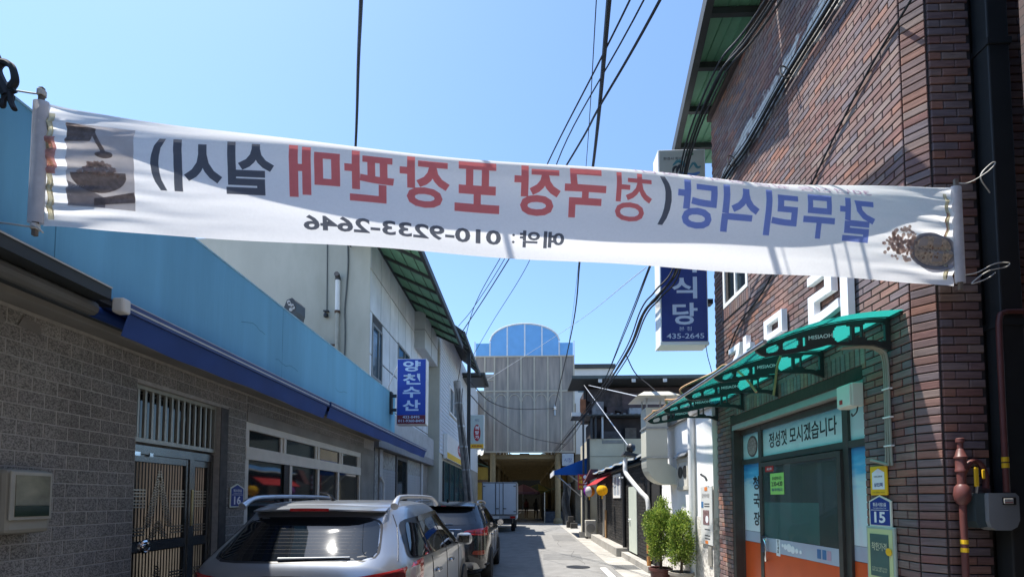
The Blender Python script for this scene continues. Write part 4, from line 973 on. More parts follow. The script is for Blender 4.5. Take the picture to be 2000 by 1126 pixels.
# tiled ridge behind the parapet
TILE = mat('black_roof_tile', (0.055,0.058,0.062), 0.45, var=0.2)
rd = thing('tiled_ridge', 'black curved roof ridge with ornamental end tile behind the blue parapet', 'roof ridge', (-4.8,8.6,3.5))
MB().prism([(-7.5,8.6,3.5),(-4.45,8.6,3.5),(-4.45,8.6,4.75),(-4.62,8.6,5.0),(-7.5,8.6,5.0)],(0,0.18,0)).build('gable', TILE, rd)
MB().tube([(-7.5,8.69,5.12),(-5.0,8.69,5.14),(-4.7,8.69,5.19)],0.10,12).build('ridge_roll', TILE, rd, smooth=True)
for k, z in enumerate((5.06,4.96)): MB().tube([(-7.5,8.62-.06*k,z),(-4.72+.1*k,8.62-.06*k,z+.04)],0.06,10).build('ridge_tile', TILE, rd, smooth=True)
et = MB().prism([(-4.62,8.55,5.02),(-4.40,8.55,5.10),(-4.36,8.55,5.24),(-4.36,8.55,5.42),(-4.44,8.55,5.50),(-4.54,8.55,5.46),(-4.60,8.55,5.30)],(0.03,0.3,0.0)).build('end_tile', TILE, rd)
sq = MB()
for k in range(5):
    a0 = k*1.25; sq.lathe([(0.0,0),(0.035,0),(0.035,0.006),(0.0,0.006)],(-4.455+0.045*math.sin(a0),8.543,5.27+0.036*k),axis=(0,-1,0),n=10)
sq.build('ornament', mat('tile_ornament',(0.42,0.42,0.42),0.7), et)
MB().lathe([(0.0,-.02),(0.085,0.0),(0.085,0.05),(0.0,0.08)],(-4.38,8.69,5.06),axis=(1,0,-.1),n=14).build('end_tile', TILE, rd, smooth=True)

# ================================================================ concrete and panel building behind it
SIDE = mat('weathered_concrete', (0.47,0.46,0.40), 0.92, var=0.10, scale=0.9, bump=0.25, bscale=30, dirt=0.75, dirtcol=(0.31,0.305,0.25), stretch=(1,1,0.4))
PANEL = brickmat('pale_facade_panel', [(0.60,0.65,0.69),(0.66,0.70,0.73),(0.63,0.67,0.70),(0.57,0.62,0.66)], 0.5, streak=0.06, bump=0.05, stretch=(2,2,2))
JOINT = mat('panel_joint', (0.07,0.075,0.08), 0.9)
P2 = -3.75
pb_ = thing('panel_building', 'two storey building with pale panelled front and bare concrete side wall', 'building', (-6,14,0))
w1 = (11.05,11.85,4.65,5.98); w2 = (13.30,14.62,4.95,6.25)
c = MB().box(-9.5,P2-0.02,11.1,17.5,0,8.05)
c.build('wall_core', JOINT, pb_)
box('side_wall', SIDE, pb_, -9.5, P2-0.015, 10.90, 11.098, 0, 8.05)
items = [((P2, u, z), R(90), w_, h_) for u, z, w_, h_ in courses(10.905, 17.5, 3.10, 8.0, 0.80, 1.035, 0.036, [w1, w2], phase=10.905, bond=0.0)]
lay_pieces('facade_panel', pb_, items, PANEL, 0.03, keep=300, ch=0.003)
for (a, b, z0, z1), nm in ((w1,'tall'),(w2,'wide')):
    wn = MB().box(P2-0.03,P2+0.015,a,a+0.06,z0,z1).box(P2-0.03,P2+0.015,b-0.06,b,z0,z1).box(P2-0.03,P2+0.015,a+.06,b-.06,z0,z0+0.06).box(P2-0.03,P2+0.015,a+.06,b-.06,z1-0.06,z1).box(P2-0.03,P2+0.01,(a+b)/2+.1,(a+b)/2+.14,z0+.06,z1-.06).build('window', mat('window_grey',(0.20,0.21,0.21),0.5), pb_)
    MB().box(P2-0.024,P2-0.015,a+.06,b-.06,z0+.06,z1-.06).build('pane', mat('blue_glass',(0.03,0.07,0.11),0.05,var=0.1), wn)
bxs = MB().box(P2+0.001,-3.40,15.25,17.46,6.72,7.96).build('wall_box', mat('box_cladding',(0.42,0.44,0.45),0.5,var=0.06), pb_)
MB().box(-3.402,-3.395,16.3,16.32,6.72,7.96).box(P2+.001,-3.395,15.244,15.25,7.33,7.345).box(-3.40,-3.394,15.25,17.46,7.33,7.345).build('box_joint', JOINT, bxs)
# things on the concrete side
sv = thing('stove_pipe', 'white and grey stove pipe with dark cap on the concrete side wall', 'pipe', (-4.52,10.84,4.3))
MB().tube([(-4.52,10.83,4.2),(-4.52,10.83,6.15)],0.045,12).build('lower_pipe', mat('pipe_tan',(0.36,0.35,0.30),0.6,var=0.15), sv, smooth=True)
MB().tube([(-4.52,10.83,6.15),(-4.52,10.83,6.92)],0.058,12).build('upper_pipe', PVC, sv, smooth=True)
MB().tube([(-4.52,10.83,6.92),(-4.52,10.83,6.98),(-4.52,10.79,7.03),(-4.52,10.74,7.04)],0.062,12).build('cap', DKMETAL, sv, smooth=True)
MB().lathe([(0.066,6.13),(0.066,6.18)],(-4.52,10.83,0),n=12).build('collar', mat('rust',(0.10,0.06,0.04),0.8), sv)
ld = thing('hanging_camera', 'small black lamp hanging on a thin cable down the concrete side wall', 'lamp', (-4.80,10.85,6.05))
MB().tube([(-4.82,10.885,8.0),(-4.81,10.885,7.2),(-4.80,10.885,6.18)],0.012,6).build('cable', mat('grey_cable',(0.10,0.11,0.11),0.7), ld)
MB().lathe([(0.0,-.06),(0.05,-.04),(0.06,0.0),(0.04,0.05),(0.0,0.06)],(-4.80,10.84,6.08),n=12).build('lamp_body', BLACK, ld, smooth=True)
MB().box(-4.86,-4.74,10.82,10.89,6.17,6.20).build('hood', BLACK, ld)
solo(MB().tube(spline([(-4.32,10.88,8.0),(-4.30,10.88,7.3),(-4.33,10.88,6.7),(-4.36,10.88,6.2),(-4.34,10.88,5.5),(-4.38,10.88,4.2)],6),0.018,6),'wall_cable','dark cable wandering down the concrete side wall beside the stove pipe','cable',mat('grey_cable',(0.10,0.11,0.11),0.7),(-4.33,10.88,6))
sw = thing('small_window', 'small white framed window low on the concrete side wall', 'window', (-4.75,10.88,4.9))
MB().box(-5.1,-4.56,10.87,10.897,5.28,5.34).box(-4.62,-4.56,10.87,10.897,4.7,5.28).box(-5.1,-5.04,10.87,10.897,4.7,5.28).build('frame', WHITE, sw); MB().box(-5.04,-4.62,10.885,10.892,4.7,5.28).build('pane', GLASSD, sw)
MB().box(-5.15,-4.55,10.80,10.898,5.345,5.37).build('rust_hood', mat('rust',(0.10,0.06,0.04),0.8), sw)
# green eave with steel purlins
def slope_eave(name, label, y0, y1, xi, zi, xo, zo, nrib, nseam, loc):
    e = thing(name, label, 'eave', loc)
    ny = nrib
    for i in range(ny):
        a, b = y0+(y1-y0)*i/ny, y0+(y1-y0)*(i+1)/ny
        for k in range(nseam):
            t0, t1 = k/nseam, (k+1)/nseam
            xa, za, xb, zb = xi+(xo-xi)*t0, zi+(zo-zi)*t0, xi+(xo-xi)*t1, zi+(zo-zi)*t1
            MB().add([(xa+.012,a+.02,za),(xb-.012,a+.02,zb),(xb-.012,b-.02,zb),(xa+.012,b-.02,za),(xa+.012,a+.02,za+.02),(xb-.012,a+.02,zb+.02),(xb-.012,b-.02,zb+.02),(xa+.012,b-.02,za+.02)],[(0,3,2,1),(4,5,6,7),(0,1,5,4),(1,2,6,5),(2,3,7,6),(3,0,4,7)]).build('eave_sheet', GREEN, e)
    for i in range(ny+1):
        y = y0+(y1-y0)*i/ny
        MB().prism([(xi,y-.035,zi-.07),(xo,y-.035,zo-.07),(xo,y-.035,zo+.015),(xi,y-.035,zi+.015)],(0,0.07,0)).build('rib', EDK, e)
    MB().prism([(xo-.03,y0-.05,zo-.10),(xo+.05,y0-.05,zo-.10),(xo+.05,y0-.05,zo+.07),(xo-.03,y0-.05,zo+.07)],(0,y1-y0+.1,0)).build('fascia', EDK, e)
    MB().add([(xi-.5,y0-.05,zi+.21+.03),(xo,y0-.05,zo+.03),(xo,y1+.05,zo+.03),(xi-.5,y1+.05,zi+.24),(xi-.5,y0-.05,zi+.28),(xo,y0-.05,zo+.075),(xo,y1+.05,zo+.075),(xi-.5,y1+.05,zi+.28)],[(0,3,2,1),(4,5,6,7),(0,1,5,4),(1,2,6,5),(2,3,7,6),(3,0,4,7)]).build('roof_top', EDK, e)
    return e
slope_eave('green_eave', 'green sheet eave on dark purlins over the pale panelled front', 10.0, 17.2, P2+0.03, 8.03, -2.45, 7.42, 8, 4, (-3.1,13.5,7.6))
# street level of the panel building
box('sign_band', mat('band_grey',(0.40,0.41,0.42),0.6,var=0.08,dirt=0.3), pb_, P2+0.035, -3.52, 10.95, 17.48, 3.18, 3.92)
box('band_base', mat('band_lead',(0.22,0.22,0.23),0.6,var=0.1), pb_, P2+0.035, -3.515, 10.95, 17.48, 2.95, 3.178)
SHUT = mat('shutter_slats', (0.34,0.36,0.38), 0.5, metal=0.2, var=0.08)
STONE = mat('pebble_pilaster', (0.33,0.33,0.31), 0.85, var=0.35, scale=14, bump=0.5, bscale=30)
box('pilaster', STONE, pb_, P2-0.015, P2+0.06, 11.0, 11.45, 0, 2.945)
box('pilaster', mat('white_pilaster',(0.45,0.46,0.46),0.6,var=0.06), pb_, P2-0.015, P2+0.09, 11.5, 11.75, 0, 2.945)
def shutter(y0, y1, z1):
    s_ = box('roller_shutter', SHUT, pb_, P2-0.018, P2-0.005, y0, y1, 0.02, z1-0.45)
    q = MB().box(P2-0.004,P2+0.006,y0,y1,0.02,0.09).build('slat', SHUT, s_)
    for k in range(1, int((z1-0.47)/0.085)):
        o = q.copy(); COL.objects.link(o); o.parent = s_; o.location = (0,0,k*0.085)
    box('patterned_head', STONE, pb_, P2-0.018, P2+0.002, y0, y1, z1-0.448, z1)
shutter(11.80, 13.15, 2.94)
dg = MB().box(P2-0.015,P2+0.03,13.2,13.3,0,2.94).box(P2-0.015,P2+0.03,14.35,14.45,0,2.94).box(P2-0.015,P2+0.03,13.3,14.35,2.84,2.94).build('shop_door', mat('door_frame_dark',(0.10,0.10,0.10),0.5), pb_)
MB().box(P2-0.012,P2-0.004,13.3,14.35,0.02,2.84).build('pane', GLASSD, dg)
MB().tube([(P2+0.05,13.45,0.9),(P2+0.05,13.45,1.9)],0.015,8).build('handle', CHROME, dg)
shutter(14.5, 16.2, 2.94)
box('pilaster', mat('white_pilaster',(0.45,0.46,0.46),0.6,var=0.06), pb_, P2-0.015, P2+0.05, 16.25, 16.5, 0, 2.945)
box('render_wall', CEM, pb_, P2-0.018, P2+0.0, 16.52, 17.48, 0, 2.945)
dn = thing('drainpipe', 'dark drainpipe between the block house and the roller shutter', 'pipe', (-3.55,10.65,0))
MB().tube([(-3.56,10.66,0),(-3.56,10.66,2.9)],0.045,10).build('pipe', DKMETAL, dn, smooth=True)
solo(MB().tube(spline([(-3.60,11.62,0.1),(-3.60,11.62,1.9),(-3.60,11.60,2.1),(-3.64,11.5,2.25)],5),0.035,8),'vent_pipe','pale bent vent pipe in front of the white shop pilaster','pipe',PVC,(-3.6,11.62,0),smooth=True)

# ================================================================ sky-facing sign of the fish shop
sA = thing('shop_sign', 'blue projecting box sign with four white letters over the navy awning', 'sign', (-2.6,10.35,3.35))
box('case', SIGNW, sA, -2.925, -2.255, 10.31, 10.55, 3.36, 4.85, c=0.012)
fA = box('blue_face', mat('sign_blue',(0.015,0.055,0.36),0.35,var=0.03), sA, -2.910, -2.272, 10.303, 10.312, 3.575, 4.835)
fR = box('red_face', mat('sign_maroon',(0.14,0.02,0.035),0.4), sA, -2.910, -2.272, 10.303, 10.312, 3.375, 3.573)
PBL = mat('sign_pale_letters', (0.52,0.66,0.84), 0.5)
for i, ch in enumerate('양천수산'): lettering(ch, (-2.585,10.300,4.68-i*0.295),(1,0,0),(0,0,1),0.40,0.245,PBL,fA,bold=0.03)
lettering('433-8495', (-2.59,10.300,3.53),(1,0,0),(0,0,1),0.38,0.058,PBL,fR,bold=0.01)
lettering('011-9360-8495', (-2.59,10.300,3.445),(1,0,0),(0,0,1),0.58,0.058,PBL,fR,bold=0.01)
MB().box(-3.098,-2.926,10.38,10.46,3.68,3.74).box(-3.098,-2.926,10.38,10.46,4.0,4.06).box(-3.10,-3.05,10.36,10.48,3.62,4.12).build('bracket', DKMETAL, sA)
MB().tube([(-2.90,10.4,4.80),(-3.19,10.4,4.12)],0.012,6).build('stay', STEEL, sA)

# ================================================================ white clapboard building beyond
X3 = -3.30
SIDING = mat('white_siding', (0.58,0.62,0.66), 0.55, var=0.05, scale=2, dirt=0.2, dirtcol=(0.36,0.37,0.38))
cb = thing('siding_building', 'white clapboard two storey building beside the leaning pole', 'building', (-5,24,0))
box('wall_core', SIDE, cb, -9, X3-0.03, 17.5, 31, 0, 8.72)
w3 = (19.6, 21.8, 5.35, 6.55)
pz = 3.45; k = 0
brd = {}
while pz < 8.62:
    segs = [(17.52, 31.0)] if not (w3[2]-.1 < pz+.05 < w3[3]) else [(17.52, w3[0]), (w3[1], 31.0)]
    for a, b in segs:
        if (a, b) not in brd:
            me = MB().add([(X3-.03,a,0),(X3+.012,a,0),(X3-.012,a,0.16),(X3-.03,a,0.16),(X3-.03,b,0),(X3+.012,b,0),(X3-.012,b,0.16),(X3-.03,b,0.16)],[(0,1,2,3),(7,6,5,4),(1,5,6,2),(0,4,5,1)]).mesh('board', SIDING, org=(0,0,0))
            brd[(a, b)] = me
        o = bpy.data.objects.new('siding_board', brd[(a, b)]); COL.objects.link(o); o.parent = cb; o.location = Vector((0,0,pz)) - ORG[cb.name]
    pz += 0.15
wn = MB().box(X3-.03,X3+.03,w3[0],w3[0]+.09,w3[2],w3[3]).box(X3-.03,X3+.03,w3[1]-.09,w3[1],w3[2],w3[3]).box(X3-.03,X3+.03,w3[0]+.09,w3[1]-.09,w3[2],w3[2]+.08).box(X3-.03,X3+.03,w3[0]+.09,w3[1]-.09,w3[3]-.08,w3[3]).box(X3-.03,X3+.025,20.65,20.74,w3[2]+.08,w3[3]-.08).build('window', WHITE, cb)
MB().box(X3-.02,X3-.012,w3[0]+.09,w3[1]-.09,w3[2]+.08,w3[3]-.08).build('pane', mat('blue_glass',(0.03,0.07,0.11),0.05,var=0.1), wn)
box('shop_front', mat('teal_shop_glass',(0.03,0.09,0.10),0.08,var=0.2,scale=1), cb, X3-0.028, X3+0.005, 18.3, 24.0, 0, 3.2)
for y in (18.25,19.6,21.0,22.4,24.0): box('shop_post', DKMETAL, cb, X3-0.02, X3+0.04, y, y+0.1, 0, 3.2)
box('shop_wall', CEM, cb, X3-0.028, X3+0.0, 24.12, 31, 0, 3.44)
bd = thing('shop_signboard', 'long white shop signboard with a red oval over the teal shop windows', 'sign', (X3,21.6,3.4))
box('board', SIGNW, bd, X3+0.015, X3+0.16, 18.2, 24.6, 3.30, 4.28)
box('yellow_band', YELL, bd, X3+0.161, X3+0.166, 18.25, 24.55, 3.32, 3.55)
ov = MB().add([(X3+0.168, 21.7+0.75*math.cos(a*math.pi/16), 3.93+0.27*math.sin(a*math.pi/16)) for a in range(32)],[tuple(range(32))]).build('red_oval', REDP, bd)
lettering('희망도매집', (X3+0.171,21.7,3.93),(0,1,0),(0,0,1),1.1,0.22,INKW,ov,bold=0.03)
slope_eave('green_eave', 'green sheet eave of the white clapboard building, farther down the alley', 17.3, 23.0, X3+0.03, 8.75, -2.38, 7.92, 7, 3, (-2.9,20,8.2))
cn = thing('flat_canopy', 'dark flat canopy sticking out beyond the farther green eave', 'canopy', (-2.7,24.5,7.9))
MB().box(-3.6,-2.15,23.4,26.0,7.98,8.10).build('slab', EDK, cn); MB().box(-3.4,-2.3,23.6,25.8,7.90,7.978).build('frame', DKMETAL, cn)
pp = thing('steel_post', 'black steel post holding the farther green eave', 'post', (-2.42,19.2,0))
MB().box(-2.49,-2.35,19.13,19.27,0,7.95).build('shaft', BLACK, pp); MB().box(-2.55,-2.29,19.07,19.33,0,0.05).build('base_plate', DKMETAL, pp)
sB = thing('shop_sign', 'small pale box sign with a red oval hung beside the black post', 'sign', (-2.15,20,3.9))
box('case', SIGNW, sB, -2.46, -1.86, 20.0, 20.2, 3.88, 5.33, c=0.012)
fB = box('face', mat('sign_mint',(0.42,0.50,0.48),0.4,var=0.03), sB, -2.445, -1.875, 19.992, 20.001, 4.07, 5.315)
ov = MB().add([(-2.16+0.15*math.cos(a*math.pi/14), 19.988, 4.55+0.36*math.sin(a*math.pi/14)) for a in range(28)],[tuple(range(28))]).build('red_oval', REDP, fB)
for i, ch in enumerate('희망가'): lettering(ch, (-2.16,19.984,4.76-i*0.20),(1,0,0),(0,0,1),0.17,0.16,INKW,ov,bold=0.03)
lettering('카드', (-2.16,19.986,5.09),(1,0,0),(0,0,1),0.20,0.12,NAVY,fB)
yb = box('yellow_band', YELL, sB, -2.445, -1.875, 19.992, 20.001, 3.89, 4.065)
lettering('430-8846', (-2.16,19.986,3.98),(1,0,0),(0,0,1),0.45,0.09,REDP,yb,bold=0.01)
MB().box(-2.49,-2.44,20.05,20.12,4.2,4.26).box(-2.49,-2.44,20.05,20.12,5.0,5.06).build('bracket', DKMETAL, sB)
# leaning utility pole
up_ = thing('utility_pole', 'leaning grey utility pole wrapped in cables before the clapboard building', 'pole', (-1.83,16,0))
MB().tube([(-1.80,16,0),(-2.02,16,1.9),(-2.24,16,3.9),(-2.44,16,5.78)],[0.16,0.15,0.135,0.12],14).build('shaft', mat('pole_concrete',(0.28,0.265,0.245),0.9,var=0.2,scale=6,bump=0.3), up_, smooth=True)
for z, x in ((5.0,-2.355),(4.2,-2.27),(3.5,-2.195),(2.7,-2.11)): MB().lathe([(0.145,-.03),(0.15,0),(0.145,.03)],(x,16,z),n=14).build('band', STEEL, up_)
for k in range(3): MB().tube(spline([(-2.42+.1*k,15.86,5.5),(-2.30+.03*k,15.83,4.4),(-2.14+.05*k,15.83,3.2),(-1.98+.03*k,15.83,1.6)],6),0.012,6).build('pole_cable', WIRE, up_)
# ================================================================ vehicles
def paintmat(name, col, metal=0.6, rough=0.32):
    if name in _m: return _m[name]
    m, t, b = _nodes(name)
    tc = N(t,'ShaderNodeTexCoord'); n1 = N(t,'ShaderNodeTexNoise'); n1.inputs['Scale'].default_value = 3; n1.inputs['Detail'].default_value = 6; t.links.new(tc.outputs['Object'], n1.inputs['Vector'])
    r_ = N(t,'ShaderNodeMapRange'); r_.inputs[3].default_value = rough-.05; r_.inputs[4].default_value = rough+.10; t.links.new(n1.outputs[0], r_.inputs[0]); t.links.new(r_.outputs[0], b.inputs['Roughness'])
    b.inputs['Base Color'].default_value = (*col, 1); b.inputs['Metallic'].default_value = metal
    b.inputs['Coat Weight'].default_value = 0.7; b.inputs['Coat Roughness'].default_value = 0.06
    _m[name] = m; return m
CGLASS = mat('car_glass', (0.008,0.010,0.012), 0.03, var=0.1, spec=0.7)
TAIL = mat('tail_light_red', (0.40,0.012,0.012), 0.12, var=0.1, scale=30, coat=0.8)
TAILC = mat('tail_light_clear', (0.42,0.36,0.36), 0.15, var=0.1, coat=0.8)
class Body:
    """car body as stacked rounded plan outlines: half width, rear y, front y at each height (car points to +y, rear at y=0)"""
    def __init__(s, keys): s.k = keys
    def at(s, z):
        k = s.k
        if z <= k[0][0]: return k[0][1:]
        for a, b in zip(k, k[1:]):
            if z <= b[0]:
                t_ = (z-a[0])/(b[0]-a[0]); return tuple(a[i]+(b[i]-a[i])*t_ for i in range(1, 5))
        return k[-1][1:]
    def side(s, y, z, off=0.0, sg=1):
        w_, r_, f_, n = s.at(z); l = (f_-r_)/2; c = (f_+r_)/2; q = min(0.999, abs((y-c)/l))
        return Vector((sg*((w_*(1-q**n)**(1/n))+off), y, z))
    def rear(s, x, z, off=0.0):
        w_, r_, f_, n = s.at(z); l = (f_-r_)/2; c = (f_+r_)/2; q = min(0.999, abs(x/w_))
        return Vector((x, c - l*(1-q**n)**(1/n) - off, z))
    def mesh(s, zs, M=72):
        mb = MB(); 
        for z in zs:
            w_, r_, f_, n = s.at(z); l = (f_-r_)/2; c = (f_+r_)/2
            for i in range(M):
                a = 2*math.pi*i/M; ca, sa = math.cos(a), math.sin(a)
                # spread points so corners are well sampled
                mb.v.append((w_*math.copysign(abs(ca)**(2/n), ca), c + l*math.copysign(abs(sa)**(2/n), sa), z))
        R_ = len(zs)
        for j in range(R_-1):
            for i in range(M): mb.f.append((j*M+i, j*M+(i+1)%M, (j+1)*M+(i+1)%M, (j+1)*M+i))
        mb.f.append(tuple(range(M))[::-1]); mb.f.append(tuple(range((R_-1)*M, R_*M)))
        return mb
def patch(fn, quad, e=5.0, nr=7, M=44):
    """rounded four-cornered patch; quad corners (a,z) in order lower-left, lower-right, upper-right, upper-left"""
    def bil(u, v):
        (a0,z0),(a1,z1),(a2,z2),(a3,z3) = quad
        return ((a0*(1-u)+a1*u)*(1-v)+(a3*(1-u)+a2*u)*v, (z0*(1-u)+z1*u)*(1-v)+(z3*(1-u)+z2*u)*v)
    mb = MB(); vs = [fn(*bil(.5,.5))]; fs = []
    for k in range(1, nr+1):
        r_ = k/nr
        for i in range(M):
            a = 2*math.pi*i/M; ca, sa = math.cos(a), math.sin(a)
            rr = (abs(ca)**e+abs(sa)**e)**(-1/e)
            vs.append(fn(*bil(.5+.5*r_*rr*ca, .5+.5*r_*rr*sa)))
    for i in range(M): fs.append((0,1+i,1+(i+1)%M))
    for k in range(nr-1):
        for i in range(M): fs.append((1+k*M+i,1+(k+1)*M+i,1+(k+1)*M+(i+1)%M,1+k*M+(i+1)%M))
    mb.add(vs, fs); return mb
def wheel(par, x, y, r, sg):
    w_ = MB().lathe([(r*.62,-.10),(r*.95,-.105),(r,-.07),(r,.07),(r*.95,.105),(r*.62,.10)],(x,y,r),axis=(sg,0,0),n=36).build('wheel', RUBBER, par, smooth=True)
    rm = MB().lathe([(0,.06),(r*.15,.075),(r*.16,.05),(r*.58,.03),(r*.62,.10),(r*.66,.10),(r*.66,-.05),(0,-.05)],(x,y,r),axis=(sg,0,0),n=36).build('rim', mat('alloy',(0.42,0.43,0.44),0.3,metal=0.9), w_, smooth=True)
    sp = MB()
    for k in range(5):
        a = 2*math.pi*k/5; d = Vector((0,math.cos(a),math.sin(a))); c = Vector((x+sg*.085,y,r))
        n_ = Vector((0,-d.z,d.y))
        sp.prism([c+d*r*.1+n_*.05,c+d*r*.62+n_*.028,c+d*r*.62-n_*.028,c+d*r*.1-n_*.05],(-sg*.03,0,0))
    sp.build('spokes', mat('alloy',(0.42,0.43,0.44),0.3,metal=0.9), w_); 
def roofrail(par, B, x, y0, y1, zb, h, m, r=0.022):
    for sg in (-1, 1):
        P = spline([(sg*(x+.02),y0,zb-0.01),(sg*(x+.012),y0+.12,zb+h*.62),(sg*x,y0+.32,zb+h),(sg*(x-.01),(y0+y1)/2,zb+h*1.12),(sg*(x-.005),y1-.35,zb+h),(sg*(x+.005),y1-.1,zb+h*.55),(sg*(x+.01),y1,zb-.01)],8)
        n = len(P); rs = [r*(1.6-0.6*min(1,min(i,n-1-i)/10)) for i in range(n)]
        MB().tube(P, rs, 10).build('roof_rail', m, par, smooth=True)

# ---- silver SUV -------------------------------------------------
SILVER = paintmat('silver_paint', (0.36,0.38,0.41), 0.75, 0.28)
car = thing('parked_suv', 'silver SUV parked by the block house gate, rear window towards us', 'car', (0,0,0), group='SUVs parked along the left wall')
B1 = Body([(0.28,0.86,0.10,4.58,7),(0.40,0.935,0.02,4.66,7),(0.62,0.945,0.0,4.67,7),(0.90,0.945,0.02,4.62,6.5),(1.06,0.935,0.045,4.45,6.5),(1.12,0.925,0.055,3.75,6),(1.18,0.905,0.085,3.60,5.5),(1.30,0.855,0.235,3.36,5),(1.45,0.785,0.43,3.05,4.6),(1.56,0.735,0.545,2.82,4.3),(1.62,0.70,0.60,2.66,4.1),(1.655,0.655,0.665,2.50,3.8),(1.678,0.55,0.82,2.25,3.4),(1.690,0.36,1.10,1.95,3.0),(1.692,0.05,1.45,1.6,2.6)])
zs = [0.28,0.33,0.40,0.5,0.62,0.76,0.90,1.0,1.06,1.10,1.14,1.18,1.24,1.30,1.38,1.45,1.51,1.56,1.60,1.63,1.655,1.668,1.678,1.685,1.690,1.692]
bd1 = B1.mesh(zs).build('body', SILVER, car, smooth=True)
rw = patch(lambda x, z: B1.rear(x, z, 0.006), [(-0.66,1.215),(0.66,1.215),(0.565,1.535),(-0.565,1.535)], 7).build('rear_window', CGLASS, car, smooth=True)
patch(lambda x, z: B1.rear(x, z, 0.003), [(-0.685,1.20),(0.685,1.20),(0.585,1.545),(-0.585,1.545)], 7).build('window_seal', BLACK, rw, smooth=True)
# heating lines and cargo seen on the glass
hl = MB()
for k in range(9):
    z = 1.27+k*0.026; hl.tube([B1.rear(x/10, z, 0.0063) for x in range(-5,6)], 0.0006, 4)
hl.build('heater_lines', mat('heater_brown',(0.05,0.04,0.035),0.3), rw, kind='stuff')
# roof spoiler with brake light
def spf(u, v):
    x = -0.60+1.20*u; p = B1.rear(x, 1.585, 0); e = 1-abs(2*u-1)**6
    return Vector((x, p.y+0.10-0.22*v*(0.75+0.25*e), 1.640+0.022*(1-(2*u-1)**2)-0.045*v**1.5-0.01*(1-v)))
s_ = MB().grid(spf, 30, 6)
s_.grid(lambda u, v: spf(u, v)-Vector((0,0,0.03*(1-v*0.55))), 30, 6)
s_.grid(lambda u, v: spf(u, 1)-Vector((0,0,0.0135*v)), 30, 1)
sp1 = s_.build('roof_spoiler', SILVER, car, smooth=True)
MB().grid(lambda u, v: spf(0.36+0.28*u, 1)-Vector((0,0.003,-0.006+0.026*v)), 14, 1).build('brake_light', TAIL, sp1)
roofrail(car, B1, 0.665, 0.62, 2.75, 1.645, 0.075, mat('rail_silver',(0.55,0.56,0.58),0.3,metal=0.7))
MB().tube(spline([(-0.02,1.02,1.685),(-0.03,0.99,1.72),(-0.05,0.93,1.755),(-0.09,0.86,1.765)],5),[0.02,0.02,0.018,0.016,0.015,0.014,0.013,0.012,0.011,0.01,0.009,0.008,0.008,0.007,0.006,0.005],8).build('aerial', BLACK, car, smooth=True)
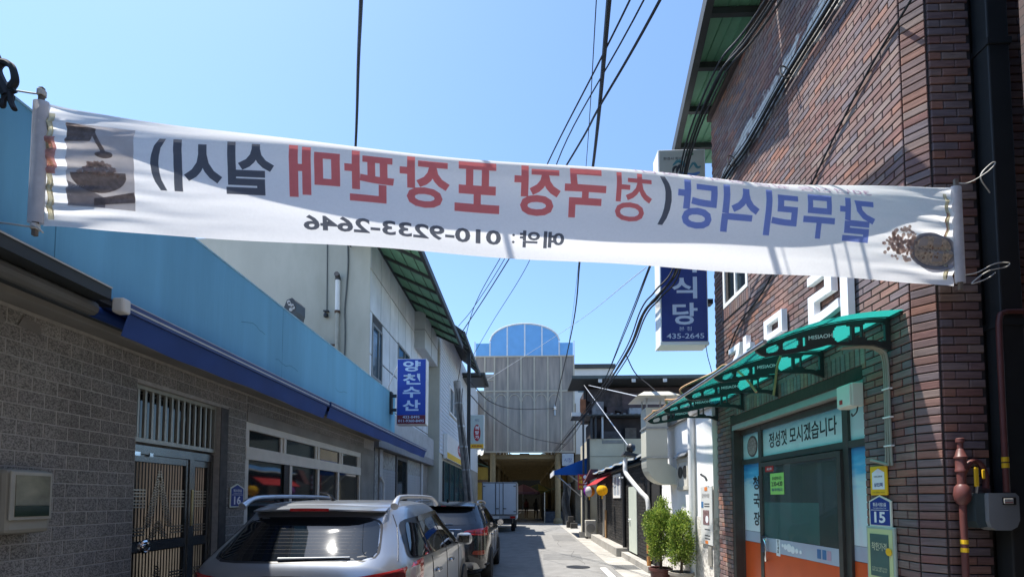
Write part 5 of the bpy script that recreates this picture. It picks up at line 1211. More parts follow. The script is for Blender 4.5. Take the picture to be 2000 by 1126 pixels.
# tail lights wrap the corner
for sg in (-1, 1):
    def tf(a, z, sg=sg):      # a: 0..1 from the tailgate round to the side
        if a < 0.55: x = sg*(0.38+(0.86-0.38)*a/0.55); p = B1.rear(abs(x), z, 0.012); return Vector((x, p.y, z))
        t_ = (a-0.55)/0.45; x0 = B1.rear(0.86, z, 0.012); y = x0.y + (0.42)*t_; q = B1.side(y, z, 0.012); w_ = 1-(1-t_)**3
        return Vector((sg*(0.86+(q.x-0.86)*min(1,t_*2.2)), y, z))
    tl = patch(tf, [(0.0,1.00),(1.0,0.98),(0.98,1.185),(0.0,1.085)], 5, 8, 60).build('tail_light', TAIL, car, smooth=True)
    def tf2(a, z, f_=tf): p = f_(a, z); c = Vector((0,2.3,1.0)); d = (p-c); d.z = 0; d.normalize(); return p + d*0.006
    patch(tf2, [(0.34,1.015),(0.56,1.01),(0.56,1.125),(0.34,1.10)], 2.2, 4, 30).build('lamp_ring', mat('lamp_dark_red',(0.10,0.01,0.012),0.15), tl, smooth=True)
    patch(tf2, [(0.62,1.02),(0.88,1.02),(0.86,1.13),(0.62,1.125)], 4, 4, 30).build('clear_lens', TAILC, tl, smooth=True)
    patch(tf2, [(0.06,1.015),(0.30,1.012),(0.30,1.075),(0.06,1.05)], 4, 4, 30).build('clear_lens', TAILC, tl, smooth=True)
    # side glass
    sd_ = [((0.52,1.20),(1.10,1.165),(1.16,1.46),(0.82,1.49)), ((1.16,1.163),(1.98,1.145),(1.93,1.535),(1.22,1.49)), ((2.04,1.143),(3.02,1.13),(2.42,1.545),(1.99,1.54))]
    patch(lambda y, z, sg=sg: B1.side(y, z, 0.004, sg), [(0.44,1.175),(3.20,1.115),(2.42,1.565),(0.74,1.515)], 9, 8, 60).build('window_surround', BLACK, car, smooth=True)
    for qd in sd_: patch(lambda y, z, sg=sg: B1.side(y, z, 0.008, sg), list(qd), 9).build('side_window', CGLASS, car, smooth=True)
    patch(lambda y, z, sg=sg: B1.side(y, z, 0.018, sg), [(1.17,1.475),(2.50,1.525),(2.38,1.570),(1.22,1.535)], 8).build('rain_visor', mat('smoke_visor',(0.05,0.05,0.05),0.08,spec=0.6), car, smooth=True)
    for y in (1.14, 2.02, 3.05):
        pr_ = [B1.side(y+0.05*math.sin((z-0.5)*2), z, 0.0015, sg) for z in [0.42+0.08*k for k in range(10)]]
        MB().tube(pr_, 0.004, 5).build('door_seam', BLACK, car)
    for y, z in ((1.42,0.965),(2.34,0.955)):
        p = B1.side(y, z, 0.02, sg); MB().cbox(p.x-.018,p.x+.018,y-.10,y+.10,z-.018,z+.018,c=0.014).build('door_handle', CHROME, car)
    p = B1.side(2.86, 1.13, 0, sg)
    mm = MB().cbox(p.x+sg*0.13-.105,p.x+sg*0.13+.105,2.83,2.95,1.085,1.245,c=0.055).build('door_mirror', SILVER, car, smooth=True)
    MB().cbox(min(p.x,p.x+sg*.1),max(p.x,p.x+sg*.1),2.86,2.92,1.10,1.13,c=0.01).build('mirror_foot', BLACK, mm)
    MB().cbox(p.x+sg*0.13-.07,p.x+sg*0.13+.07,2.822,2.832,1.115,1.215,c=0.004).build('mirror_glass', CGLASS, mm)
    for y in (0.92, 3.62):
        patch(lambda yy, zz, sg=sg: B1.side(yy, zz, 0.005, sg), [(y-.43,0.28),(y+.43,0.28),(y+.43,0.80),(y-.43,0.80)], 2.2).build('wheel_arch', BLACK, car, smooth=True)
        wheel(car, sg*0.87, y, 0.365, sg)
# wiper, plate, bumper, crease
MB().tube([B1.rear(x, 1.225+0.02*(x+.4), 0.02) for x in (-0.10,0.02,0.15,0.32,0.46)],[0.012,0.010,0.009,0.008,0.006],8).build('rear_wiper', STEEL, car, smooth=True)
patch(lambda x, z: B1.rear(x, z, 0.01), [(-0.26,0.80),(0.26,0.80),(0.26,0.92),(-0.26,0.92)], 12).build('number_plate', mat('plate_white',(0.6,0.6,0.58),0.5), car)
patch(lambda x, z: B1.rear(x, z, 0.012), [(-0.80,0.33),(0.80,0.33),(0.84,0.56),(-0.84,0.56)], 10).build('bumper_panel', mat('bumper_dark',(0.05,0.05,0.052),0.6), car)
MB().tube([B1.rear(x/20, 1.10-abs(x/20)*0.02, 0.002) for x in range(-7,8)],0.012,6).build('tailgate_strip', CHROME, car, smooth=True)
for sg in (-1, 1):
    MB().tube([Vector((sg*xx, B1.rear(xx, zz, 0.001).y, zz)) for xx, zz in ((0.64,1.56),(0.70,1.45),(0.755,1.32),(0.79,1.22),(0.80,1.19))],0.004,5).build('tailgate_seam', BLACK, car)
# windscreen
patch(lambda x, z: Vector((x, B1.at(z)[2] - (0.18*(x/0.8)**2) + 0.006, z)), [(-0.72,1.16),(0.72,1.16),(0.58,1.56),(-0.58,1.56)], 8).build('windscreen', CGLASS, car, smooth=True)
car.location = (-1.86, 3.52, 0); car.rotation_euler = (0,0,R(1.0))

# ---- dark SUV ahead ----------------------------------------------
DARK = paintmat('dark_paint', (0.012,0.014,0.019), 0.35, 0.22)
car2 = thing('parked_suv', 'black SUV parked ahead of the silver one, twin exhaust pipes', 'car', (0,0,0), group='SUVs parked along the left wall')
B2 = Body([(0.26,0.84,0.12,4.42,7),(0.36,0.915,0.02,4.47,7),(0.60,0.925,0.0,4.48,7),(0.88,0.925,0.03,4.45,6.5),(1.02,0.915,0.07,4.30,6.5),(1.10,0.90,0.12,3.55,6),(1.20,0.87,0.20,3.38,5.5),(1.34,0.80,0.36,3.10,5),(1.48,0.73,0.49,2.82,4.6),(1.57,0.69,0.57,2.62,4.2),(1.615,0.645,0.64,2.46,3.8),(1.642,0.54,0.80,2.2,3.4),(1.655,0.36,1.05,1.9,3.0),(1.658,0.05,1.4,1.6,2.6)])
B2.mesh([0.26,0.3,0.36,0.45,0.60,0.74,0.88,0.96,1.02,1.06,1.10,1.15,1.20,1.27,1.34,1.41,1.48,1.53,1.57,1.595,1.615,1.63,1.642,1.65,1.655,1.658]).build('body', DARK, car2, smooth=True)
rw2 = patch(lambda x, z: B2.rear(x, z, 0.006), [(-0.70,1.20),(0.70,1.20),(0.585,1.50),(-0.585,1.50)], 7).build('rear_window', CGLASS, car2, smooth=True)
MB().tube([B2.rear(x, 1.215, 0.02) for x in (-0.28,-0.1,0.06,0.22)],[0.014,0.012,0.010,0.006],8).build('rear_wiper', STEEL, car2, smooth=True)
def spf2(u, v):
    x = -0.60+1.20*u; p = B2.rear(x, 1.55, 0)
    return Vector((x, p.y+0.10-0.24*v, 1.605+0.02*(1-(2*u-1)**2)-0.05*v**1.5))
s_ = MB().grid(spf2, 24, 5); s_.grid(lambda u, v: spf2(u, v)-Vector((0,0,0.035*(1-v*.5))), 24, 5); s_.grid(lambda u, v: spf2(u, 1)-Vector((0,0,0.0175*v)), 24, 1)
sp2_ = s_.build('roof_spoiler', DARK, car2, smooth=True)
MB().grid(lambda u, v: spf2(0.46+0.08*u, 1)-Vector((0,0.003,0.002+0.014*v)), 6, 1).build('brake_light', TAIL, sp2_)
roofrail(car2, B2, 0.635, 0.70, 2.55, 1.61, 0.05, mat('rail_silver',(0.55,0.56,0.58),0.3,metal=0.7), r=0.018)
MB().prism([(-.03,0.95,1.64),(.03,0.95,1.64),(.012,0.90,1.70),(-.012,0.90,1.70)],(0,0.05,0)).build('shark_fin', BLACK, car2)
for sg in (-1, 1):
    def tf(a, z, sg=sg):
        if a < 0.7: x = 0.42+(0.83-0.42)*a/0.7; p = B2.rear(x, z, 0.012); return Vector((sg*x, p.y, z))
        t_ = (a-0.7)/0.3; x0 = B2.rear(0.83, z, 0.012); y = x0.y+0.22*t_; q = B2.side(y, z, 0.012)
        return Vector((sg*(0.83+(q.x-0.83)*min(1,t_*2)), y, z))
    tl = patch(tf, [(0.0,1.035),(1.0,0.975),(1.0,1.155),(0.12,1.10)], 6, 7, 50).build('tail_light', TAIL, car2, smooth=True)
    def tf2(a, z, f_=tf): p = f_(a, z); return p + Vector((0,-0.005,0))
    patch(tf2, [(0.1,1.058),(0.68,1.03),(0.68,1.05),(0.1,1.075)], 8, 3, 24).build('light_bar', mat('lamp_dark_red',(0.10,0.01,0.012),0.15), tl, smooth=True)
    patch(lambda x, z, sg=sg: (lambda p: Vector((sg*x,p.y,z)))(B2.rear(x, z, 0.01)), [(0.62,0.65),(0.86,0.62),(0.86,0.71),(0.65,0.72)], 6).build('fog_lamp', mat('fog_orange',(0.22,0.035,0.02),0.15,coat=0.8), car2)
    ex = patch(lambda x, z, sg=sg: (lambda p: Vector((sg*x,p.y,z)))(B2.rear(x, z, 0.02)), [(0.22,0.36),(0.78,0.36),(0.70,0.50),(0.28,0.52)], 6).build('skid_plate', mat('skid_silver',(0.36,0.36,0.34),0.4,metal=0.5), car2)
    for x in (0.44, 0.60):
        MB().lathe([(0.045,0),(0.06,0),(0.06,0.06),(0.045,0.06)],(sg*x,-0.045,0.41),axis=(0,1,0),n=20).build('exhaust_tip', CHROME, ex)
        MB().lathe([(0,0),(0.046,0),(0.046,0.01),(0,0.01)],(sg*x,-0.035,0.41),axis=(0,1,0),n=20).build('exhaust_bore', BLACK, ex)
    patch(lambda y, z, sg=sg: B2.side(y, z, 0.004, sg), [(0.46,1.17),(3.05,1.09),(2.25,1.53),(0.74,1.49)], 9, 8, 60).build('window_surround', BLACK, car2, smooth=True)
    for qd in ([(0.56,1.19),(1.06,1.165),(1.10,1.46),(0.80,1.46)],[(1.11,1.163),(1.90,1.13),(1.84,1.50),(1.15,1.475)],[(1.95,1.128),(2.86,1.105),(2.22,1.51),(1.89,1.51)]):
        patch(lambda y, z, sg=sg: B2.side(y, z, 0.008, sg), qd, 9).build('side_window', CGLASS, car2, smooth=True)
    for y in (1.08, 1.93, 2.9): MB().tube([B2.side(y+0.05*math.sin((z-0.5)*2), z, 0.0015, sg) for z in [0.40+0.08*k for k in range(9)]],0.004,5).build('door_seam', BLACK, car2)
    for y in (1.30, 2.15):
        p = B2.side(y, 0.95, 0.018, sg); MB().cbox(p.x-.016,p.x+.016,y-.10,y+.10,0.935,0.965,c=0.012).build('door_handle', CHROME, car2)
    p = B2.side(2.72, 1.1, 0, sg)
    mm = MB().lathe([(0.0,-.06),(0.06,-.05),(0.085,-.01),(0.085,.03),(0.0,.05)],(p.x+sg*0.13,2.72,1.14),axis=(0,-1,0),n=18).build('door_mirror', DARK, car2, smooth=True)
    MB().lathe([(0,0),(0.07,0),(0.07,.004),(0,.004)],(p.x+sg*0.13,2.665,1.14),axis=(0,-1,0),n=18).build('mirror_glass', CHROME, mm)
    for y in (0.88, 3.52):
        patch(lambda yy, zz, sg=sg: B2.side(yy, zz, 0.005, sg), [(y-.42,0.27),(y+.42,0.27),(y+.42,0.77),(y-.42,0.77)], 2.2).build('wheel_arch', mat('cladding',(0.03,0.03,0.03),0.6), car2, smooth=True)
        wheel(car2, sg*0.845, y, 0.36, sg)
    MB().tube([B2.side(0.3+0.25*k, 0.42, 0.012, sg) for k in range(16)],0.02,6).build('sill_trim', CHROME if False else mat('cladding',(0.03,0.03,0.03),0.6), car2)
np_ = patch(lambda x, z: B2.rear(x, z, 0.012), [(-0.26,0.965),(0.26,0.965),(0.26,1.075),(-0.26,1.075)], 12).build('number_plate', mat('plate_white',(0.6,0.6,0.58),0.5), car2)
lettering('12•', (0.12,B2.rear(0.12,1.02,0.020).y,1.02),(1,0,0),(0,0,1),0.20,0.075,INKK,np_,bold=0.02)
MB().tube([B2.rear(x/20, 1.115, 0.004) for x in range(-8,9)],0.009,6).build('chrome_strip', CHROME, car2, smooth=True)
em = MB(); em.tube([(0.05*math.cos(a*math.pi/8),B2.rear(0,1.165,0.008).y,1.165+0.03*math.sin(a*math.pi/8)) for a in range(17)],0.005,5)
em.tube([(-.02,B2.rear(0,1.165,0.008).y,1.145),(-.012,B2.rear(0,1.165,0.008).y,1.185)],0.005,5); em.tube([(.012,B2.rear(0,1.165,0.008).y,1.145),(.02,B2.rear(0,1.165,0.008).y,1.185)],0.005,5); em.tube([(-.015,B2.rear(0,1.165,0.008).y,1.165),(.015,B2.rear(0,1.165,0.008).y,1.165)],0.005,5)
em.build('emblem', CHROME, car2)
patch(lambda x, z: Vector((x, B2.at(z)[2] - (0.18*(x/0.8)**2) + 0.006, z)), [(-0.72,1.14),(0.72,1.14),(0.56,1.52),(-0.56,1.52)], 8).build('windscreen', CGLASS, car2, smooth=True)
car2.location = (-1.68, 8.95, 0); car2.rotation_euler = (0,0,R(0.3))

# ---- box truck -----------------------------------------------------
TRW = mat('truck_box_white', (0.48,0.55,0.62), 0.45, var=0.04, scale=2, dirt=0.15, dirtcol=(0.35,0.38,0.42))
tk = thing('box_truck', 'small box truck with pale double rear doors parked before the market', 'truck', (-1.43,24,0))
box('cargo_box', mat('truck_frame_grey',(0.20,0.21,0.22),0.5), tk, -2.33, -0.53, 24.02, 27.0, 0.88, 2.58, c=0.02)
for x0, x1, hx in ((-2.27,-1.45,-1.62),(-1.41,-0.59,-1.24)):
    d_ = box('rear_door', TRW, tk, x0, x1, 23.99, 24.019, 0.94, 2.50)
    MB().tube([(hx,23.97,0.92),(hx,23.97,2.52)],0.018,8).build('lock_rod', DKMETAL, d_)
    MB().box(hx-0.02,hx+0.16,23.955,23.985,1.20,1.24).build('lock_handle', DKMETAL, d_)
    for z in (1.05,2.35): MB().box(x0 if x0 < -2 else x1-0.12,x0+0.12 if x0 < -2 else x1,23.97,23.989,z,z+0.04).build('hinge', DKMETAL, d_)
box('bumper', mat('truck_bumper',(0.32,0.33,0.34),0.5), tk, -2.30, -0.56, 23.96, 24.10, 0.72, 0.86)
for x in (-2.20,-0.88): 
    l_ = box('tail_lamp', TAIL, tk, x, x+0.26, 23.93, 23.958, 0.73, 0.84)
box('number_plate', mat('plate_white',(0.6,0.6,0.58),0.5), tk, -1.78, -1.45, 23.945, 23.958, 0.70, 0.84)
box('chassis', BLACK, tk, -2.1, -0.76, 24.1, 28.5, 0.45, 0.71)
for sg, x in ((-1,-2.10),(1,-0.76)):
    wheel(tk, x, 25.3, 0.33, sg); wheel(tk, x, 28.3, 0.33, sg)
cabm = MB().cbox(-2.28,-0.58,27.1,28.75,0.5,2.1,c=0.12).build('cab', TRW, tk, smooth=True)
MB().box(-0.578,-0.574,27.4,28.3,1.3,1.9).build('cab_window', CGLASS, cabm)
MB().tube([(-0.55,24.1,0.95),(-0.40,24.0,0.98),(-0.36,24.0,1.05)],0.015,6).build('side_mirror_arm', STEEL, tk)
# ================================================================ arcade market front at the end of the alley
MY = 32.5
FRM = mat('arcade_frame_tan', (0.36,0.33,0.27), 0.6, var=0.08)
POLY = mat('bronze_polycarbonate', (0.215,0.182,0.155), 0.18, var=0.38, scale=1.0, spec=0.5, stretch=(3,1,0.35))
BLUEP = mat('blue_polycarbonate', (0.14,0.35,0.66), 0.35, var=0.06, scale=2)
mk = thing('market_arcade', 'tall market arcade front with blue arched crest and bronze panels', 'arcade', (-0.2,MY,0))
xs = [-3.65,-2.98,-2.30,-1.36,-0.43,0.50,1.44,2.37,3.25]
zb, zm, z2, zt = 4.98, 9.25, 9.25, 11.70
def pan(nm, m, x0, x1, z0, z1, y=MY): return box(nm, m, mk, x0+0.04, x1-0.04, y, y+0.03, z0+0.04, z1-0.04)
for i in range(8):
    pan('panel', POLY, xs[i], xs[i+1], zb, zm)
    if i > 1: pan('panel', POLY, xs[i], xs[i+1], zm, zt)
pan('panel', POLY, xs[0], xs[2], 10.55, zt); pan('panel', POLY, xs[0], xs[2], 10.05, 10.40); pan('panel', POLY, xs[1], xs[2], zm, 10.05)
for x in xs: box('mullion', FRM, mk, x-0.055, x+0.055, MY-0.05, MY+0.06, zb, zt)
for z in (zb, zm, zt): box('transom', FRM, mk, xs[0]-0.06, xs[-1]+0.06, MY-0.052, MY+0.058, z-0.05, z+0.05)
box('transom', FRM, mk, xs[0]+.06, xs[2]-.06, MY-0.045, MY+0.05, 10.38, 10.46); box('transom', FRM, mk, xs[0]+.06, xs[2]-.06, MY-0.045, MY+0.05, 10.02, 10.08)
for i in range(1, 7):
    c_ = (xs[i]+xs[i+1])/2; r_ = (xs[i+1]-xs[i])/2-0.08
    MB().tube([(c_+r_*math.cos(a*math.pi/14), MY-0.02, 8.55+r_*1.25*math.sin(a*math.pi/14)) for a in range(15)],0.03,6).build('arch_tracery', FRM, mk)
# blue crest
cxs = [-2.62,-1.40,-0.17,1.04,2.25]; AR = 2.55
def arch(x): return 12.72 + 1.33*math.sqrt(max(0,1-((x+0.18)/2.46)**2))
for a, b in zip(cxs, cxs[1:]):
    n = 8; pts = [(a+0.05,MY,11.78)] + [(b-0.05,MY,11.78)] + [(b-0.05+(a-b+0.10)*k/n, MY, arch(b-0.05+(a-b+0.10)*k/n)-0.06) for k in range(n+1)]
    MB().prism(pts,(0,0.03,0)).build('crest_panel', BLUEP, mk)
for a, b in ((-3.65,-2.62),(2.25,3.25)): MB().box(a+.04,b-.05,MY,MY+.03,11.78,12.66).build('crest_panel', BLUEP, mk)
WFR = mat('crest_frame', (0.52,0.55,0.58), 0.5)
for x in cxs: box('crest_bar', WFR, mk, x-0.04, x+0.04, MY-0.04, MY+0.05, 11.75, arch(max(-2.6,min(2.24,x)))-0.02 if abs(x+.17) < 2 else 12.72)
MB().tube([(x_, MY, arch(x_)) for x_ in [-2.635+4.91*k/30 for k in range(31)]],0.06,8).build('crest_arch', WFR, mk)
for x in (-3.68, 3.28): box('crest_bar', WFR, mk, x-0.03, x+0.03, MY-0.04, MY+0.05, 11.75, 12.78)
# barrel roof, columns, trusses behind
TANC = mat('column_ochre', (0.215,0.175,0.10), 0.65, var=0.12)
for k in range(7):
    y = MY+0.3+k*6.0
    for x in (-2.42, 2.13):
        cl_ = MB().tube([(x,y,0),(x,y,5.1)],0.20,16).build('column', TANC, mk, smooth=True); MB().lathe([(0.32,0),(0.32,0.25),(0.22,0.4)],(x,y,0),n=16).build('column_base', TANC, cl_)
        box('post', TANC, mk, x-0.09, x+0.09, y-0.09, y+0.09, 5.1, 8.4)
    box('beam', TANC, mk, -3.3, 3.1, y+0.25, y+0.45, 4.55, 4.85)
    box('beam', TANC, mk, -3.3, 3.1, y+3.1, y+3.25, 4.62, 4.82)
for x in (-2.42, 2.13): box('side_beam', TANC, mk, x-0.1, x+0.1, MY+0.6, MY+42, 4.25, 4.5)
ROOFP = mat('arcade_roof', (0.17,0.15,0.11), 0.6, var=0.1); ROOFT = sheetmat('arcade_roof_sheet', (0.17,0.145,0.10), clear=0.08, rough=0.3)
MB().grid(lambda u, v: (-3.7+7.0*u, MY+0.2+42*v, 8.4+3.2*math.sin(math.pi*u)), 16, 6).build('barrel_roof', ROOFT, mk, smooth=True)
for sx_, nm in ((-1,'l'),(1,'r')):
    x = -3.75 if sx_ < 0 else 3.35
    box('upper_wall', ROOFP, mk, x-0.05, x+0.05, MY+0.2, MY+42, 4.9, 8.4)
# hanging lamp and sign inside, stalls
solo(MB().box(-0.55,0.15,MY+1.2,MY+1.3,4.9,5.0).lathe([(0.12,0),(0.35,-0.3),(0.36,-0.36),(0,-0.36)],(-0.2,MY+1.25,4.95),n=14),'ceiling_lamp','dark bell lamp hung under the first market beam','lamp',EDK,(-0.2,MY+1.25,4.6))
ms = thing('market_sign', 'pale blue sign panel on the right market column', 'sign', (2.9,MY-.1,4.0))
box('board', mat('pale_blue_sign',(0.30,0.36,0.42),0.5), ms, 2.4, 3.2, MY-0.16, MY-0.08, 4.0, 4.85)
lettering('시장', (2.8,MY-0.165,4.4),(1,0,0),(0,0,1),0.55,0.3,NAVY,ms)
def stall(x0, x1, y0, y1, h, m, label):
    s_ = thing('market_stall', label, 'stall', ((x0+x1)/2,(y0+y1)/2,0))
    for x in (x0+.05,x1-.05):
        for y in (y0+.05,y1-.05): MB().tube([(x,y,0),(x,y,h)],0.025,6).build('post', STEEL, s_)
    MB().grid(lambda u, v: (x0+(x1-x0)*u, y0+(y1-y0)*v, h+0.35*(1-abs(2*u-1))-0.03*math.sin(v*9)), 10, 8).build('canopy', m, s_)
    MB().box(x0+.1,x1-.1,y0+.2,y1-.2,0,0.8).build('counter', mat('stall_counter',(0.05,0.06,0.08),0.8,var=0.3), s_)
    def dr(u, v): return (x0+.02*math.sin(u*25), y0+.1+(y1-y0-.2)*u, h*0.92*v+.05)
    MB().grid(dr, 20, 6).build('side_tarp', mat('stall_tarp',(0.03,0.036,0.045),0.7,var=0.2), s_, smooth=True)
    return s_
TG = clothmat('stall_green',(0.10,0.14,0.09),0.35); TN = clothmat('stall_grey',(0.14,0.13,0.12),0.35)
stall(1.2, 3.0, 34.0, 38.0, 2.2, TG, 'tarp covered market stall just inside the right column')
stall(1.3, 3.1, 40.0, 46.0, 2.3, TN, 'grey tarp market stall deeper along the right row')
stall(-3.2,-1.2, 38.0, 44.0, 2.3, TN, 'market stall along the left row behind the truck')
def parasol(x, y, r, h, cols, label):
    p_ = thing('market_parasol', label, 'parasol', (x,y,0), group='parasols inside the market')
    MB().tube([(x,y,0),(x,y,h)],0.025,8).build('pole', STEEL, p_)
    for k in range(8):
        a0, a1 = 2*math.pi*k/8, 2*math.pi*(k+1)/8
        vs = [(x,y,h)]; 
        for q in (0.5,1.0): vs += [(x+r*q*math.cos(a0),y+r*q*math.sin(a0),h-0.62*q**1.3),(x+r*q*math.cos(a1),y+r*q*math.sin(a1),h-0.62*q**1.3)]
        vs += [(x+r*math.cos(a0),y+r*math.sin(a0),h-0.80),(x+r*math.cos(a1),y+r*math.sin(a1),h-0.80)]
        MB().add(vs,[(0,1,2),(1,3,4,2),(3,5,6,4)]).build('panel', cols[k % len(cols)], p_)
    MB().lathe([(0.3,0),(0.3,0.08),(0.05,0.1)],(x,y,0),n=14).build('base', CONC, p_)
parasol(-0.35, 37.5, 1.35, 2.9, [clothmat('parasol_maroon',(0.20,0.10,0.12),0.4), clothmat('parasol_pink',(0.30,0.18,0.20),0.4)], 'maroon market parasol under the arcade beside the truck')
parasol(0.9, 39.5, 1.3, 3.0, [clothmat('parasol_olive',(0.22,0.20,0.07),0.4), clothmat('parasol_green',(0.10,0.13,0.09),0.4)], 'olive and green market parasol farther under the arcade')
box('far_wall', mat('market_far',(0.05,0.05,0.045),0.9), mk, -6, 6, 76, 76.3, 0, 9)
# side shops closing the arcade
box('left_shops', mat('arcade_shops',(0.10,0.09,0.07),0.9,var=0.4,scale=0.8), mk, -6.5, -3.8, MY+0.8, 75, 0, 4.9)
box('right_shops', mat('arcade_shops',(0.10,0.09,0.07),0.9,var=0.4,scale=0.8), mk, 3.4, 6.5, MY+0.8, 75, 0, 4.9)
for k in range(6):
    y = MY+2+k*6
    box('shop_board', [mat('ochre_board',(0.34,0.25,0.06),0.6),mat('white_board',(0.38,0.37,0.33),0.6),mat('green_board',(0.08,0.20,0.10),0.6)][k%3], mk, -3.79, -3.74, y, y+4.5, 3.0, 4.0)
    box('shop_board', [mat('white_board',(0.38,0.37,0.33),0.6),mat('ochre_board',(0.34,0.25,0.06),0.6)][k%2], mk, 3.33, 3.39, y, y+4.5, 3.0, 4.0)
# yellow house glimpsed left of the arcade
yh = thing('yellow_house', 'ochre yellow house front glimpsed left of the market column', 'house', (-4.2,34.5,0))
box('wall', mat('ochre_wall',(0.26,0.19,0.04),0.8,var=0.1), yh, -6.4, -2.85, 33.6, 34.0, 0, 4.0)
MB().prism([(-6.4,33.4,5.3),(-2.8,33.4,3.95),(-2.8,33.4,4.05),(-6.4,33.4,5.45)],(0,1.5,0)).build('roof', mat('dark_green_roof',(0.03,0.07,0.05),0.6), yh)
box('band', mat('brown_band',(0.09,0.06,0.04),0.8), yh, -6.4, -2.85, 33.57, 33.598, 2.9, 3.1)
MB().grid(lambda u, v: (-3.9+0.9*u, 31.6+1.2*v, 4.7+0.7*v+0.05*math.sin(u*20)), 12, 3).build('skylight', mat('skylight_white',(0.5,0.52,0.5),0.4), yh)
# person deep in the market shade: one continuous body
def person(x, y, label, top, bottom, turn=0.0):
    me = bpy.data.meshes.new('body'); V = [(0,0,0.92),(0,0,1.12),(0,0,1.36),(0,0,1.47),(0,0,1.56),(0,-.01,1.66),(.17,0,1.38),(.24,.02,1.12),(.22,-.08,0.88),(-.17,0,1.38),(-.24,.02,1.12),(-.22,-.06,0.88),(.09,0,0.86),(.11,-.02,0.48),(.10,.04,0.09),(.11,-.10,0.04),(-.09,0,0.86),(-.10,.03,0.48),(-.11,.12,0.10),(-.11,-.02,0.04)]
    E_ = [(0,1),(1,2),(2,3),(3,4),(4,5),(2,6),(6,7),(7,8),(2,9),(9,10),(10,11),(0,12),(12,13),(13,14),(14,15),(0,16),(16,17),(17,18),(18,19)]
    rr = [.15,.14,.16,.06,.085,.09,.06,.045,.035,.06,.045,.035,.09,.06,.045,.035,.09,.06,.045,.035]
    me.from_pydata(V, E_, [])
    o = bpy.data.objects.new('person', me); COL.objects.link(o)
    o.modifiers.new('skin','SKIN'); s_ = o.modifiers.new('sub','SUBSURF'); s_.levels = 1; s_.render_levels = 1
    for i, r_ in enumerate(rr): me.skin_vertices[0].data[i].radius = (r_, r_*0.8)
    me.skin_vertices[0].data[0].use_root = True
    me.materials.append(top); o.location = (x,y,0); o.rotation_euler = (0,0,turn)
    tag(o, label, 'person'); ORG[o.name] = (0,0,0)
    h = MB().lathe([(0.0,1.78),(0.06,1.765),(0.095,1.71),(0.098,1.65),(0.085,1.62),(0.0,1.66)],(0,0.012,0),n=14).build('hair', BLACK, o, smooth=True)
    MB().lathe([(0.175,1.0),(0.17,0.88),(0.185,0.75),(0.0,0.74)],(0,0,0),n=16).build('jacket_hem', bottom, o, smooth=True)
    return o
person(0.75, 40.9, 'person in dark clothes walking deep in the market shade', mat('dark_clothes',(0.03,0.03,0.035),0.9), mat('dark_trousers',(0.025,0.025,0.03),0.9), R(10))
person(-0.1, 42.5, 'person in a dark red top standing under the maroon parasol', mat('maroon_clothes',(0.10,0.02,0.025),0.9), mat('dark_trousers',(0.025,0.025,0.03),0.9), R(160))

# ================================================================ right side beyond the brick building
# ---- white rendered wall with exhaust duct --------------------------
WR = mat('white_render', (0.86,0.85,0.82), 0.85, var=0.06, scale=1.5, bump=0.2, bscale=25, dirt=0.45, dirtcol=(0.45,0.43,0.40), stretch=(1,1,0.4))
DASH = mat('pebble_dash', (0.62,0.59,0.54), 0.95, var=0.35, scale=22, bump=0.9, bscale=60, dirt=0.35, dirtcol=(0.25,0.23,0.2))
wh = thing('white_house', 'low white rendered house with pebble dash base next to the brick building', 'house', (4,9,0))
box('wall', WR, wh, 3.0, 6, 7.66, 10.55, 1.402, 3.20)
box('pebble_base', DASH, wh, 2.985, 6, 7.66, 10.55, 0, 1.40)
box('coping', mat('coping_grey',(0.30,0.29,0.27),0.9,dirt=0.5), wh, 2.93, 6, 7.64, 10.57, 3.202, 3.28)
vt = MB().box(2.965,2.998,8.76,8.82,1.88,2.50).box(2.965,2.998,9.34,9.40,1.88,2.50).box(2.965,2.998,8.82,9.34,1.88,1.95).box(2.965,2.998,8.82,9.34,2.42,2.50).build('fan_window', mat('frame_beige',(0.52,0.49,0.42),0.6), wh)
MB().box(2.984,2.994,8.82,9.34,1.95,2.42).build('panel', mat('panel_beige',(0.55,0.53,0.47),0.6), vt)
for y in (8.96, 9.22): MB().lathe([(0,0),(0.115,0),(0.115,0.012),(0.10,0.012),(0.0,0.006)],(2.984,y,2.22),axis=(-1,0,0),n=24).build('fan_hole', BLACK, vt)
MB().prism([(2.90,8.74,2.50),(2.998,8.74,2.60),(2.998,8.74,2.62),(2.90,8.74,2.52)],(0,0.68,0)).build('hood', STEEL, vt)
wp = thing('downpipe', 'white plastic downpipe on the white house wall', 'downpipe', (2.92,8.45,0))
MB().tube([(2.93,8.45,0.0),(2.93,8.45,3.15)],0.055,14).build('pipe', PVC, wp, smooth=True)
for z in (0.55,1.35,2.6): MB().lathe([(0.06,z),(0.06,z+.06)],(2.93,8.45,0),n=14).build('collar', PVC, wp)
DUCT = mat('duct_steel', (0.56,0.55,0.46), 0.5, metal=0.1, var=0.06, scale=2)
du = thing('exhaust_duct', 'square sheet metal exhaust duct with rain cap on the white house', 'duct', (2.62,9.7,2.0))
def dprof(): return [(2.395,3.55),(2.395,2.42)] + [(2.82-0.425*math.cos(a*math.pi/16), 2.42-0.425*math.sin(a*math.pi/16)) for a in range(1,9)] + [(3.0,1.995),(3.0,2.3),(2.82,2.42),(2.82,3.55)]
MB().prism([(x,9.48,z) for x,z in dprof()],(0,0.42,0)).build('shaft', DUCT, du)
for z in (2.52,3.12): MB().box(2.375,2.84,9.46,9.92,z,z+0.03).build('flange', STEEL, du)
for x in (2.42,2.80):
    for y in (9.50,9.88): box('cap_leg', STEEL, du, x-0.012, x+0.012, y-0.012, y+0.012, 3.55, 3.83)
